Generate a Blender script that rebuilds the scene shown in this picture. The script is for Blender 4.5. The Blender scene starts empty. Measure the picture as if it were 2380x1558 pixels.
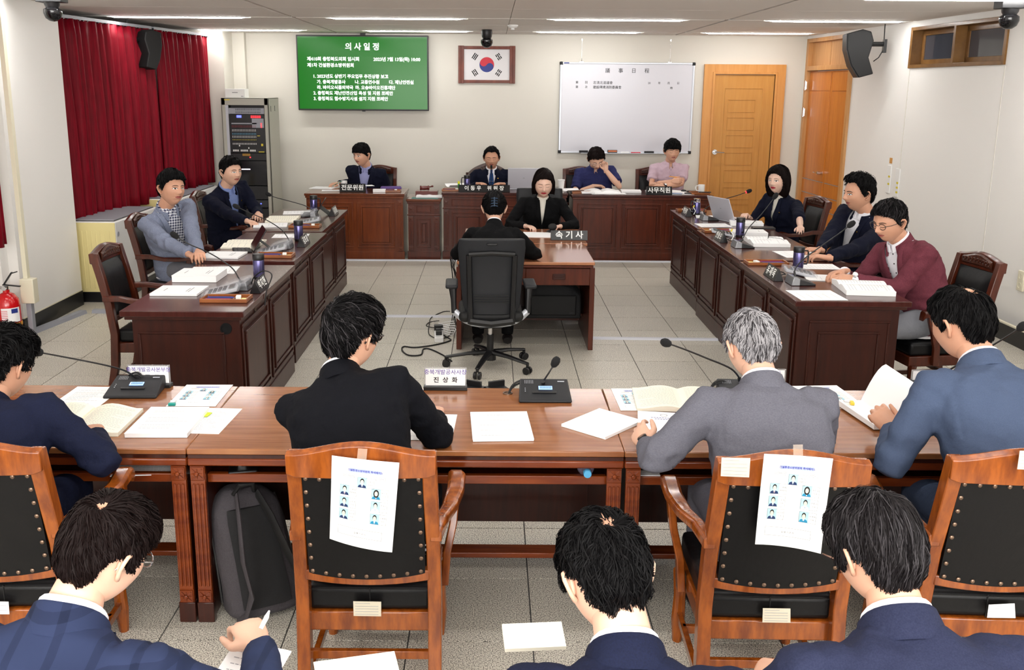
import bpy, bmesh, math, random
import numpy as np
from mathutils import Vector, Matrix, noise
from mathutils.bvhtree import BVHTree
random.seed(7); np.random.seed(7)
S = bpy.context.scene
COL = S.collection
PI = math.pi
R = math.radians

# ------------------------------------------------------------ camera
F = 2191.0; CX = 1140.0; CY = 693.0; H = 2.05
TH = math.atan((CY - 203) / F); ROLL = 0.0065
fwd = Vector((0, math.cos(TH), -math.sin(TH)))
rt = Vector((1, 0, 0)); up = rt.cross(fwd)
ex = math.cos(ROLL) * rt + math.sin(ROLL) * up
ey = -math.sin(ROLL) * rt + math.cos(ROLL) * up
cam = bpy.data.objects.new('camera', bpy.data.cameras.new('camera'))
COL.objects.link(cam)
M3 = Matrix((ex, ey, -fwd)).transposed()
cam.matrix_world = Matrix.Translation((0, 0, H)) @ M3.to_4x4()
cam.data.sensor_width = 36.0
cam.data.lens = F / 2380 * 36.0
cam.data.shift_x = (1190 - CX) / 2380
cam.data.shift_y = -(779 - CY) / 2380
cam.data.clip_start = 0.05
S.camera = cam

# ------------------------------------------------------------ world and exposure
S.view_settings.view_transform = 'Standard'
S.view_settings.look = 'None'
S.view_settings.gamma = 1.0
S.view_settings.use_curve_mapping = False
S.view_settings.exposure = EXPOSURE = 0.22
W = bpy.data.worlds.new('world'); S.world = W; W.use_nodes = True
W.node_tree.nodes['Background'].inputs[0].default_value = (0.8, 0.85, 1.0, 1)
W.node_tree.nodes['Background'].inputs[1].default_value = 0.3
TUBE = 48.0          # ceiling tube strength
def area(name, loc, sx, sy, power, col=(1, .97, .93), rot=(0, 0, 0)):
    l = bpy.data.lights.new(name, 'AREA'); l.shape = 'RECTANGLE'; l.size = sx; l.size_y = sy
    l.energy = power; l.color = col
    o = bpy.data.objects.new(name, l); COL.objects.link(o); o.location = loc; o.rotation_euler = rot
    return o
# the camera's own flash bounced off the ceiling above and behind the photographer
area('bounced_flash', (0.2, 0.2, 2.70), 3.6, 3.0, 55, (1, .985, .965))
area('rear_fill', (0.2, -2.5, 1.9), 7.4, 1.8, 400, (1, .985, .965), (R(97), 0, 0))  # added fill lamp behind the camera, brightens faces and ceiling

def ray(x, y):
    return ex * ((x - CX) / F) - ey * ((y - CY) / F) + fwd
def at(x, y, Z=None, Y=None, X=None):
    """a point of the room seen at photo position x, y, on the level Z, or the plane Y or X"""
    d = ray(x, y); o = Vector((0, 0, H))
    if Z is not None: t = (Z - H) / d.z
    elif Y is not None: t = Y / d.y
    else: t = X / d.x
    return o + d * t

# ------------------------------------------------------------ materials
def lin(c):
    return tuple(((v / 255) / 12.92 if v / 255 <= .04045 else ((v / 255 + .055) / 1.055) ** 2.4) for v in c) + (1,)
MATS = {}
def mat(name, rgb, rough=.5, metal=0, spec=.5, coat=0, emit=0, alpha=1, trans=0, bump=None, noise_col=None, sheen=0, subsurf=0, ior=None):
    """rgb in 0..255 sRGB. bump=(scale,strength,distance). noise_col=(scale, rgb2, (stretch xyz), detail)"""
    m = bpy.data.materials.new(name); m.use_nodes = True
    nt = m.node_tree; b = nt.nodes['Principled BSDF']
    b.inputs['Base Color'].default_value = lin(rgb)
    b.inputs['Roughness'].default_value = rough
    b.inputs['Metallic'].default_value = metal
    b.inputs['Specular IOR Level'].default_value = spec
    if ior: b.inputs['IOR'].default_value = ior
    if coat: b.inputs['Coat Weight'].default_value = coat; b.inputs['Coat Roughness'].default_value = .12
    if sheen: b.inputs['Sheen Weight'].default_value = sheen; b.inputs['Sheen Roughness'].default_value = .5
    if emit:
        b.inputs['Emission Color'].default_value = lin(rgb); b.inputs['Emission Strength'].default_value = emit
    if alpha < 1: b.inputs['Alpha'].default_value = alpha
    if trans: b.inputs['Transmission Weight'].default_value = trans
    if subsurf:
        b.inputs['Subsurface Weight'].default_value = subsurf; b.inputs['Subsurface Radius'].default_value = (.01, .004, .002)
        b.inputs['Subsurface Scale'].default_value = 1
    tc = nt.nodes.new('ShaderNodeTexCoord')
    if noise_col:
        sc, rgb2, st, det = noise_col
        mp = nt.nodes.new('ShaderNodeMapping'); mp.inputs['Scale'].default_value = st
        nz = nt.nodes.new('ShaderNodeTexNoise'); nz.inputs['Scale'].default_value = sc; nz.inputs['Detail'].default_value = det
        nz.inputs['Roughness'].default_value = .6
        cr = nt.nodes.new('ShaderNodeValToRGB')
        cr.color_ramp.elements[0].position = .35; cr.color_ramp.elements[1].position = .65
        cr.color_ramp.elements[0].color = lin(rgb); cr.color_ramp.elements[1].color = lin(rgb2)
        nt.links.new(tc.outputs['Object'], mp.inputs[0]); nt.links.new(mp.outputs[0], nz.inputs[0])
        nt.links.new(nz.outputs['Fac'], cr.inputs[0]); nt.links.new(cr.outputs[0], b.inputs['Base Color'])
    if bump:
        n2 = nt.nodes.new('ShaderNodeTexNoise'); n2.inputs['Scale'].default_value = bump[0]; n2.inputs['Detail'].default_value = 4
        bp = nt.nodes.new('ShaderNodeBump'); bp.inputs['Strength'].default_value = bump[1]; bp.inputs['Distance'].default_value = bump[2]
        nt.links.new(tc.outputs['Object'], n2.inputs[0]); nt.links.new(n2.outputs['Fac'], bp.inputs['Height'])
        nt.links.new(bp.outputs[0], b.inputs['Normal'])
    MATS[name] = m
    return m
def wood(name, a, b, rough=.28, grain=(1, 14, 14), sc=3.0, coat=.3):
    return mat(name, a, rough, noise_col=(sc, b, grain, 5), coat=coat, spec=.3)

M_wall = mat('wall_paint', (216, 212, 202), .6, bump=(220, .12, .002))  # back wall colour darkened to offset the tube row close to it
M_wall2 = mat('lightened_wall_paint', (238, 236, 232), .55, bump=(220, .12, .002))  # side walls lightened in colour to make up for weaker light there
M_black_base = mat('black_skirting', (15, 15, 17), .35)
M_ceil = mat('ceiling_board', (232, 226, 220), .8, bump=(300, .2, .002))
M_joint = mat('ceiling_joint', (134, 116, 92), .8)
M_slot = mat('dark_slot', (110, 104, 78), .7)
M_grout = mat('grout', (74, 72, 70), .9)
M_alu = mat('aluminium', (196, 200, 208), .35, .6)
M_alu2 = mat('grey_duct', (150, 152, 160), .5)
M_chrome = mat('chrome', (215, 215, 218), .15, 1)
M_white = mat('white_plastic', (236, 236, 234), .4)
M_cream = mat('cream_plastic', (226, 220, 196), .45)
M_creamrad = mat('cream_panel', (226, 212, 150), .45)
M_blackp = mat('black_plastic', (15, 15, 17), .4)
M_blackm = mat('black_matte', (11, 11, 12), .7)
M_darkgrey = mat('dark_grey_plastic', (32, 33, 36), .5, spec=.3, bump=(400, .1, .001))
M_rubber = mat('rubber', (14, 14, 15), .6)
M_table = wood('table_top_wood', (156, 102, 62), (132, 78, 44), .16, (1.2, 16, 1), 2.5, .5)
M_tedge = wood('table_edge_wood', (128, 58, 20), (98, 38, 13), .25, (1, 9, 9), 3)
M_tdark = wood('table_dark_wood', (62, 24, 13), (46, 17, 9), .3, (14, 2, 1.2), 3)
M_dtop = wood('desk_top_wood', (70, 33, 28), (58, 25, 21), .24, (14, 1.2, 1), 3, .3)
M_dface = wood('desk_face_wood', (58, 22, 12), (44, 15, 8), .38, (14, 14, 1.3), 2, .08)
M_bface = wood('bench_face_wood', (116, 54, 18), (96, 42, 13), .32, (12, 12, 1.2), 2)
M_bface2 = wood('chair_desk_wood', (88, 36, 18), (70, 27, 13), .3, (12, 12, 1.2), 2)
M_btop = wood('bench_top_wood', (108, 58, 34), (88, 43, 24), .2, (1.2, 14, 1), 2.5, .5)
M_chairw = wood('chair_wood', (150, 78, 22), (106, 48, 12), .22, (7, 7, 1.5), 4, .6)
M_chairw2 = wood('dark_chair_wood', (80, 32, 14), (58, 21, 9), .3, (7, 7, 1.5), 4, .25)
M_carve = mat('carved_wood', (78, 40, 24), .35, coat=.3, bump=(60, .5, .006), noise_col=(60, (44, 18, 10), (1, 1, 1), 3))
M_leather = mat('black_leather', (9, 9, 11), .42, spec=.25, bump=(25, .25, .006))
M_brass = mat('aged_nail', (122, 100, 84), .35, .8)
M_doorw = wood('back_door_wood', (198, 142, 70), (188, 130, 60), .4, (14, 14, 1), 2, .2)
M_doorf = wood('back_door_frame_wood', (210, 150, 84), (200, 138, 72), .4, (14, 14, 1), 2, .2)
M_rdoor = wood('side_door_wood', (204, 126, 48), (188, 108, 36), .3, (14, 14, 1), 2, .3)
M_rfr = wood('side_frame_wood', (200, 150, 96), (186, 134, 80), .4, (14, 14, 1), 2, .2)
M_winw = wood('window_wood', (132, 94, 48), (116, 80, 38), .4, (3, 3, 3), 3, .2)
M_paper = mat('paper', (240, 240, 240), .7)
M_paper2 = mat('cream_paper', (240, 236, 218), .7)
M_ink = mat('ink', (60, 62, 70), .8)
M_inkl = mat('faint_ink', (158, 160, 166), .8)
M_lav = mat('lavender_print', (176, 186, 228), .7)
M_blackink = mat('black_ink', (25, 25, 28), .8)
M_txtw = mat('white_lettering', (244, 244, 240), .5)
M_plate = mat('black_name_plate', (22, 22, 24), .25)
M_silverpl = mat('silver_lcd_base', (150, 152, 156), .3, .7)

# ------------------------------------------------------------ mesh helpers
class MB:
    """collects simple solids, then links them as ONE mesh object"""
    def __init__(s): s.v = []; s.f = []; s.m = []; s.mi = 0
    def raw(s, v, f):
        k = len(s.v); s.v += [tuple(p) for p in v]; s.f += [tuple(i + k for i in q) for q in f]; s.m += [s.mi] * len(f); return s
    def box(s, c, d, rot=None):
        x, y, z = d[0] / 2, d[1] / 2, d[2] / 2
        v = [Vector((a * x, b * y, e * z)) for e in (-1, 1) for b in (-1, 1) for a in (-1, 1)]
        if rot is not None:
            q = rot if isinstance(rot, Matrix) else Matrix.Rotation(rot, 3, 'Z')
            v = [q @ p for p in v]
        v = [p + Vector(c) for p in v]
        return s.raw(v, [(0, 2, 3, 1), (4, 5, 7, 6), (0, 1, 5, 4), (2, 6, 7, 3), (0, 4, 6, 2), (1, 3, 7, 5)])
    def bb(s, x0, x1, y0, y1, z0, z1):
        return s.box(((x0 + x1) / 2, (y0 + y1) / 2, (z0 + z1) / 2), (x1 - x0, y1 - y0, z1 - z0))
    def bar(s, p, q, w, h, up=(0, 0, 1)):
        p = Vector(p); q = Vector(q); d = (q - p); L = d.length; d.normalize()
        u = Vector(up); a = d.cross(u)
        if a.length < 1e-4: a = d.cross(Vector((1, 0, 0)))
        a.normalize(); b = a.cross(d)
        m = Matrix((a, d, b)).transposed()
        return s.box((p + q) / 2, (w, L, h), m)
    def loft(s, rings, cap=True, closed=False):
        n = len(rings[0]); v = [p for r in rings for p in r]; f = []
        k = len(rings)
        for i in range(k - (0 if closed else 1)):
            for j in range(n):
                a = i * n + j; b = i * n + (j + 1) % n; i2 = (i + 1) % k
                f.append((a, b, i2 * n + (j + 1) % n, i2 * n + j))
        if cap and not closed:
            f.append(tuple(range(n - 1, -1, -1))); f.append(tuple(range((k - 1) * n, k * n)))
        return s.raw(v, f)
    def tube(s, pts, r, n=8, rb=None, flat=1.0, up=None):
        """tapering tube along pts; r number or list; flat scales the second axis"""
        pts = [Vector(p) for p in pts]; k = len(pts)
        rr = list(r) if hasattr(r, '__len__') else [r] * k
        rings = []; prev = None
        for i, p in enumerate(pts):
            t = (pts[min(i + 1, k - 1)] - pts[max(i - 1, 0)])
            if t.length < 1e-9: t = Vector((0, 0, 1))
            t.normalize()
            if prev is None:
                a = t.cross(Vector(up) if up is not None else Vector((0, 0, 1)))
                if a.length < 1e-3: a = t.cross(Vector((1, 0, 0)))
            else:
                a = prev - t * prev.dot(t)
            a.normalize(); prev = a; b = t.cross(a)
            rings.append([p + a * (math.cos(2 * PI * j / n) * rr[i]) + b * (math.sin(2 * PI * j / n) * rr[i] * flat) for j in range(n)])
        return s.loft(rings)
    def cyl(s, p, q, r, n=16, r2=None):
        return s.tube([p, q], [r, r if r2 is None else r2], n)
    def lathe(s, c, prof, n=24, axis=None):
        """prof list of (r,z)"""
        c = Vector(c); q = axis if axis is not None else Matrix.Identity(3)
        rings = [[c + q @ Vector((r * math.cos(2 * PI * j / n), r * math.sin(2 * PI * j / n), z)) for j in range(n)] for r, z in prof]
        return s.loft(rings)
    def ball(s, c, r, n=12, sx=1, sy=1, sz=1, rot=None):
        q = rot if rot is not None else Matrix.Identity(3); k = max(6, n // 2 + 1)
        rings = []
        for i in range(k):
            a = -PI / 2 + PI * (i + .02) / (k - 1 + .04)
            rings.append([Vector(c) + q @ Vector((math.cos(a) * math.cos(2 * PI * j / n) * r * sx, math.cos(a) * math.sin(2 * PI * j / n) * r * sy, math.sin(a) * r * sz)) for j in range(n)])
        return s.loft(rings)
    def prism(s, poly, z0, z1, xf=None):
        """poly in xy extruded z0..z1, then xf (a function of a Vector)"""
        n = len(poly)
        a = [Vector((p[0], p[1], z0)) for p in poly]; b = [Vector((p[0], p[1], z1)) for p in poly]
        v = a + b
        if xf: v = [xf(p) for p in v]
        return s.raw(v, [tuple(range(n - 1, -1, -1)), tuple(range(n, 2 * n))] + [(i, (i + 1) % n, n + (i + 1) % n, n + i) for i in range(n)])
    def mesh(s, name, mats):
        me = bpy.data.meshes.new(name); me.from_pydata(s.v, [], s.f)
        for m in (mats if isinstance(mats, (list, tuple)) else [mats]): me.materials.append(m)
        if any(s.m): me.polygons.foreach_set('material_index', s.m)
        if me.validate(): print('fixed a mesh', name)
        me.update()
        bm = bmesh.new(); bm.from_mesh(me); bmesh.ops.recalc_face_normals(bm, faces=bm.faces); bm.to_mesh(me); bm.free()
        return me
    def build(s, name, mats, parent=None, bevel=0, smooth=True, seg=2, sub=0):
        o = bpy.data.objects.new(name, s.mesh(name, mats)); COL.objects.link(o)
        if parent is not None: o.parent = parent
        if smooth:
            for p in o.data.polygons: p.use_smooth = True
            try: o.data.set_sharp_from_angle(angle=R(35))
            except Exception: pass
        if bevel:
            b = o.modifiers.new('bevel', 'BEVEL'); b.width = bevel; b.segments = seg; b.limit_method = 'ANGLE'; b.angle_limit = R(40)
            b.harden_normals = False
        if sub:
            q = o.modifiers.new('subdivision', 'SUBSURF'); q.levels = sub; q.render_levels = sub
        return o
def thing(name, label, cat, loc=(0, 0, 0), rz=0, group=None):
    o = bpy.data.objects.new(name, None); COL.objects.link(o)
    o.empty_display_size = .1
    o.location = loc; o.rotation_euler = (0, 0, rz)
    return tag(o, label, cat, group)
def tag(o, label=None, cat=None, group=None, kind=None):
    if label: o['label'] = label
    if cat: o['category'] = cat
    if group: o['group'] = group
    if kind: o['kind'] = kind
    return o
def struct(o): o['kind'] = 'structure'; return o
KIDS = {}
def copy_tree(o, loc=None, rz=None, label=None, group=None, name=None):
    c = o.copy(); COL.objects.link(c)
    if loc is not None: c.location = loc
    if rz is not None: c.rotation_euler = (0, 0, rz)
    if label: c['label'] = label
    if group: c['group'] = group
    for ch in [k for k in bpy.data.objects if k.parent is o]:
        d = ch.copy(); COL.objects.link(d); d.parent = c
        for g in [k for k in bpy.data.objects if k.parent is ch]:
            e = g.copy(); COL.objects.link(e); e.parent = d
    return c
WORK = bpy.data.scenes.new('workbench'); WL_ = WORK.view_layers[0]
def baked(o):
    """evaluate one object's modifiers away from the main scene"""
    WORK.collection.objects.link(o); WL_.update(); dg = WL_.depsgraph; dg.update()
    me = bpy.data.meshes.new_from_object(o.evaluated_get(dg)); return me
def text(name, body, size, m, parent=None, M=None, bold=0.0, ext=0.0004, align='CENTER', sx=1.0, space=1.0, line=1.0):
    """flat lettering as a mesh; M places it (letters in the local XY plane, facing +Z)"""
    c = bpy.data.curves.new('lettering', 'FONT'); c.body = body; c.size = size; c.align_x = align; c.align_y = 'CENTER'
    c.offset = bold; c.extrude = ext; c.space_character = space; c.space_line = line; c.resolution_u = 2
    o = bpy.data.objects.new('lettering', c); me = baked(o)
    bpy.data.objects.remove(o); bpy.data.curves.remove(c)
    me.materials.clear(); me.materials.append(m)
    if sx != 1: me.transform(Matrix.Diagonal((sx, 1, 1, 1)))
    if M is not None: me.transform(M)
    t = bpy.data.objects.new(name, me); COL.objects.link(t)
    if parent is not None: t.parent = parent
    return t
def face_cam(loc, rz=0, tilt=90):
    """matrix for lettering standing up and facing -Y, turned by rz"""
    return Matrix.Translation(loc) @ Matrix.Rotation(rz, 4, 'Z') @ Matrix.Rotation(R(tilt), 4, 'X')
# ============================================================ THE ROOM
YB = 13.0; ZC = 2.74; YF = -2.6
XL = -4.55
def rwx(y): return 4.44 - .24 * max(0, (y - 8.4)) / 4.6      # the right wall runs slightly inwards towards the back
# floor: bed + tiles
TS = .4715
fb = MB(); fb.bb(XL - .2, 4.9, YF - .2, YB + .2, -.12, -.004)
floor = struct(fb.build('floor', M_grout))
def tile_mat():
    m = mat('terrazzo_tile', (164, 160, 148), .38, spec=.4)
    nt = m.node_tree; b = nt.nodes['Principled BSDF']; tc = nt.nodes.new('ShaderNodeTexCoord')
    geo = nt.nodes.new('ShaderNodeNewGeometry')
    n1 = nt.nodes.new('ShaderNodeTexNoise'); n1.inputs['Scale'].default_value = 210; n1.inputs['Detail'].default_value = 2
    n1.inputs['Roughness'].default_value = .7
    cr = nt.nodes.new('ShaderNodeValToRGB'); e = cr.color_ramp.elements
    e[0].position = .40; e[0].color = lin((84, 80, 76)); e[1].position = .62; e[1].color = lin((242, 238, 228))
    a = e.new(.455); a.color = lin((172, 167, 158)); a = e.new(.53); a.color = lin((218, 213, 202))
    n2 = nt.nodes.new('ShaderNodeTexNoise'); n2.inputs['Scale'].default_value = 1.6; n2.inputs['Detail'].default_value = 4
    cr2 = nt.nodes.new('ShaderNodeValToRGB'); cr2.color_ramp.elements[0].color = (.86, .85, .82, 1); cr2.color_ramp.elements[1].color = (1.05, 1.04, 1, 1)
    oi = nt.nodes.new('ShaderNodeObjectInfo'); mr = nt.nodes.new('ShaderNodeMapRange')
    mr.inputs[3].default_value = .93; mr.inputs[4].default_value = 1.04
    mx = nt.nodes.new('ShaderNodeMix'); mx.data_type = 'RGBA'; mx.blend_type = 'MULTIPLY'; mx.inputs[0].default_value = 1
    mx2 = nt.nodes.new('ShaderNodeMix'); mx2.data_type = 'RGBA'; mx2.blend_type = 'MULTIPLY'; mx2.inputs[0].default_value = 1
    L = nt.links.new
    L(geo.outputs['Position'], n1.inputs[0]); L(geo.outputs['Position'], n2.inputs[0])
    L(n1.outputs['Fac'], cr.inputs[0]); L(n2.outputs['Fac'], cr2.inputs[0])
    L(cr.outputs[0], mx.inputs[6]); L(cr2.outputs[0], mx.inputs[7]); L(oi.outputs['Random'], mr.inputs[0])
    L(mx.outputs[2], mx2.inputs[6]); L(mr.outputs[0], mx2.inputs[7]); L(mx2.outputs[2], b.inputs['Base Color'])
    return m
M_tile = tile_mat()
g = .0028
tm = MB(); tm.box((0, 0, -.005), (TS - g * 2, TS - g * 2, .01)); tile_me = tm.mesh('tile', M_tile)
rest = MB(); ntile = 0
for j in range(-12, 22):
    y0 = 6.5 + TS * (j - 0); yc = y0 + TS / 2
    if yc < YF or yc > YB + .2: continue
    for i in range(-11, 11):
        xc = .168 + TS * i + TS / 2
        if xc < XL - .2 or xc > 4.85: continue
        gx = 0
        if 2.6 < yc < 9.5 and ntile < 300 and abs(xc) < 1.2 + .55 * yc:
            o = bpy.data.objects.new('tile', tile_me); COL.objects.link(o); o.parent = floor; o.location = (xc, yc, random.uniform(-.0004, .0004)); ntile += 1
        else: rest.box((xc, yc, -.005), (TS - g * 2, TS - g * 2, .01))
ro = rest.build('outer_tile', M_tile, floor, smooth=False); ro['kind'] = 'stuff'

# ceiling: boards with open joints
cb = MB(); cb.bb(XL - .2, 4.9, YF - .2, YB + .2, ZC + .02, ZC + .12)
ceiling = struct(cb.build('ceiling', M_joint))
ys = [YF, -1.0, .15, 1.3, 2.4, 3.5, 4.6, 5.65, 6.7, 7.77, 8.87, 10.05, 10.13, 11.16, 12.28, 12.36, YB]
LROWS = [10.10, 12.32, 7.62, 5.65, 3.45, 1.25, -.95]
xs = [XL, -2.05, 2.42, 4.75]
for a in range(len(ys) - 1):
    if ys[a + 1] - ys[a] < .2: continue
    for b in range(3):
        xa, xb = xs[b], xs[b + 1]
        k = 1 if b != 1 else 2
        for q in range(k):
            x0 = xa + (xb - xa) * q / k; x1 = xa + (xb - xa) * (q + 1) / k
            gl = .018 if (q == 0 and b > 0) else .0025; gr = .018 if (q == k - 1 and b < 2) else .0025
            m = MB(); m.bb(x0 + gl, x1 - gr, ys[a] + .006, ys[a + 1] - .006, ZC, ZC + .015)
            m.build('ceiling_board', M_ceil, ceiling, bevel=.002, seg=1)
# walls
w = MB(); w.bb(XL - .2, 4.9, YB, YB + .15, -.1, ZC + .1); struct(w.build('wall_back', M_wall))
w = MB(); w.bb(XL - .2, 4.9, YF - .15, YF, -.1, ZC + .1); struct(w.build('wall_front', M_wall))
# right wall with the window and side door openings
w = MB()
def rq(y0, y1, z0, z1, m=w, off=0, th=.15):
    a, b = rwx(y0) + off, rwx(y1) + off
    m.raw([(a, y0, z0), (b, y1, z0), (b, y1, z1), (a, y0, z1), (a + th, y0, z0), (b + th, y1, z0), (b + th, y1, z1), (a + th, y0, z1)],
          [(0, 1, 2, 3), (4, 7, 6, 5), (0, 4, 5, 1), (3, 2, 6, 7), (0, 3, 7, 4), (1, 5, 6, 2)])
WY0, WY1, WZ0, WZ1 = 8.42, 10.1, 2.27, 2.68
DY0, DY1, DZ = 11.50, 12.93, 2.70
for a in [(YF - .1, WY0, -.1, ZC + .1), (WY0, WY1, -.1, WZ0), (WY0, WY1, WZ1, ZC + .1), (WY1, DY0, -.1, ZC + .1), (DY0, DY1, DZ, ZC + .1), (DY1, YB + .1, -.1, ZC + .1)]:
    rq(*a)
wr = struct(w.build('wall_right', M_wall2))
m = MB()
for yy in (8.40, 10.1): m.bar((rwx(yy) - .002, yy, .12), (rwx(yy) - .002, yy, 2.26), .006, .006)
m.build('seam', M_wall, wr)
m = MB(); rq(YF, 11.42, 0, .14, m, -.02, .03); struct(m.build('baseboard_right', M_black_base))
m = MB(); rq(YF, 11.42, .14, .152, m, -.016, .03); struct(m.build('trim_1', M_cream))
# left wall
w = MB(); w.bb(XL - .15, XL, YF - .1, YB + .1, -.1, ZC + .1)
struct(w.build('wall_left', M_wall2))
w = MB(); w.bb(XL, -3.885, 7.62, 8.76, 0, ZC); w.bb(XL, -3.965, 7.50, 7.63, 0, ZC)
col = w.build('wall_column', M_wall2); struct(col)
w = MB(); w.bb(XL, -3.44, YB - .55, YB, 0, ZC); w.bb(-3.44, -3.28, YB - .1, YB, 0, ZC); struct(w.build('wall_left_corner', M_wall))
m = MB(); m.bb(XL, -3.88, 7.615, 8.765, 0, .14); m.bb(XL, -3.96, 7.495, 7.63, 0, .14); struct(m.build('baseboard_left', M_black_base))
m = MB(); m.bb(XL, -3.882, 7.617, 8.763, .14, .15); m.bb(XL, -3.962, 7.497, 7.63, .14, .15); struct(m.build('trim_2', M_cream))
# daylight window behind the red curtains (seen only as slivers)
M_pane = mat('window_glass', (200, 210, 220), .05, trans=1)
wg = MB()
for y in (9.0, 10.2, 11.4, 12.4): wg.bb(XL + .01, XL + .06, y - .03, y + .03, .9, 2.6)
wg.bb(XL + .01, XL + .06, 8.8, 12.45, .9, .96); wg.bb(XL + .01, XL + .06, 8.8, 12.45, 2.55, 2.62)
wo = struct(wg.build('window_1', M_alu)); m = MB(); m.bb(XL + .025, XL + .035, 8.8, 12.45, .96, 2.55); m.build('pane', mat('night_glass', (150, 156, 170), .1), wo)

# side window high in the right wall
m = MB(); d = .16
def rb(m, y0, y1, z0, z1, x0, x1):
    a, b = rwx(y0), rwx(y1)
    m.raw([(a + x0, y0, z0), (b + x0, y1, z0), (b + x0, y1, z1), (a + x0, y0, z1), (a + x1, y0, z0), (b + x1, y1, z0), (b + x1, y1, z1), (a + x1, y0, z1)],
          [(0, 1, 2, 3), (4, 7, 6, 5), (0, 4, 5, 1), (3, 2, 6, 7), (0, 3, 7, 4), (1, 5, 6, 2)])
rb(m, WY0, WY1, WZ0, WZ0 + .035, -.02, d); rb(m, WY0, WY1, WZ1 - .035, WZ1, -.02, d)
for y in (WY0, (WY0 + WY1) / 2, WY1): rb(m, y - .02, y + .02, WZ0, WZ1, -.02, d)
win = struct(m.build('window_2', M_winw, bevel=.003))
for k, (a, b) in enumerate([(WY0 + .02, 9.24), (9.28, WY1 - .02)]):
    m = MB(); z0, z1 = WZ0 + .035, WZ1 - .035
    rb(m, a, b, z0, z0 + .05, .09, .12); rb(m, a, b, z1 - .05, z1, .09, .12); rb(m, a, a + .05, z0, z1, .09, .12); rb(m, b - .05, b, z0, z1, .09, .12)
    s = m.build('sash', M_winw, win, bevel=.003)
    m = MB(); rb(m, a + .05, b - .05, z0 + .05, z1 - .05, .1, .108)
    m.build('pane', mat('corridor_glass', (66, 68, 76), .06, spec=.8), s)

# side door, double height frame with transom boards
m = MB()
for y in (DY0 + .03, DY1 - .03): rb(m, y - .035, y + .035, 0, DZ, -.03, .12)
rb(m, DY0, DY1, DZ - .05, DZ, -.03, .12); rb(m, DY0, DY1, 2.29, 2.35, -.03, .12)
sd = struct(m.build('door_1', M_rfr, bevel=.003))
ym = (DY0 + DY1) / 2 + .05
m = MB(); rb(m, DY0 + .06, ym - .004, 2.35, DZ - .05, .03, .06); m.build('transom_board', M_rfr, sd)
m = MB(); rb(m, ym + .004, DY1 - .06, 2.35, DZ - .05, .03, .06); m.build('transom_board', M_rfr, sd)
for k, (a, b) in enumerate([(DY0 + .065, 12.12), (12.126, DY1 - .065)]):
    m = MB(); rb(m, a, b, .01, 2.28, .02, .05)
    lf = m.build('door_leaf', M_rdoor, sd)
    m = MB()
    zs = [.02, .17, .34, .52, .70, .88, 2.03, 2.27]
    for z0, z1 in zip(zs[:-1], zs[1:]):
        rb(m, a + .03, b - .03, z0 + .004, z1 - .004, .012, .03)
    m.build('door_panel', M_rdoor, lf, bevel=.004)
    m = MB()
    for z in zs[1:-2]: rb(m, a + .03, b - .03, z - .003, z + .003, .008, .02)
    m.build('silver_inlay', M_alu, lf)
m = MB(); p = Vector((rwx(12.2) + .0, 12.2, 1.0)); m.cyl(p + Vector((.02, 0, 0)), p + Vector((-.05, 0, 0)), .022); m.tube([p + Vector((-.045, 0, 0)), p + Vector((-.055, .03, 0)), p + Vector((-.055, .13, .0))], [.011, .01, .008])
m.build('door_handle', M_chrome, sd)
for z in (1.75, 2.1):
    m = MB(); p = Vector((rwx(DY1 - .05) - .034, DY1 - .06, z)); m.cyl(p - Vector((0, 0, .06)), p + Vector((0, 0, .06)), .012); m.box(p + Vector((.005, 0, 0)), (.008, .07, .1)); m.build('hinge', M_chrome, sd)

# back door
dx0, dx1, dz1 = 2.84, 3.93, 2.37
m = MB(); m.bb(dx0, 2.985, YB - .05, YB, 0, dz1); m.bb(3.79, dx1, YB - .05, YB, 0, dz1); m.bb(2.985, 3.79, YB - .05, YB, 2.24, dz1)
bd = struct(m.build('door_2', M_doorf, bevel=.003))
m = MB(); m.bb(2.955, 2.985, YB - .065, YB, 0, 2.27); m.bb(3.79, 3.82, YB - .065, YB, 0, 2.27); m.bb(2.985, 3.79, YB - .065, YB, 2.24, 2.27); m.build('inner_frame', M_doorf, bd, bevel=.004)
m = MB(); m.bb(2.99, 3.785, YB - .035, YB - .005, .01, 2.235); lf = m.build('door_leaf', M_doorw, bd)
m = MB()
def frame(m, x0, x1, z0, z1, y, t=.008, dp=.006):
    m.bb(x0, x1, y - dp, y, z0, z0 + t); m.bb(x0, x1, y - dp, y, z1 - t, z1); m.bb(x0, x0 + t, y - dp, y, z0 + t, z1 - t); m.bb(x1 - t, x1, y - dp, y, z0 + t, z1 - t)
frame(m, 3.13, 3.64, .25, 2.06, YB - .035)
for k in range(7): frame(m, 3.18, 3.55, .33 + k * .235, .33 + k * .235 + .17, YB - .035)
m.build('door_moulding', M_doorw, lf, bevel=.002)
m = MB(); p = Vector((3.035, YB - .04, 1.21)); m.cyl(p, p + Vector((0, -.02, 0)), .034, 20); m.cyl(p, p + Vector((0, -.06, 0)), .013); m.tube([p + Vector((0, -.055, 0)), p + Vector((.04, -.062, 0)), p + Vector((.12, -.06, -.005))], [.011, .010, .008]); m.build('door_handle', M_chrome, bd)

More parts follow.
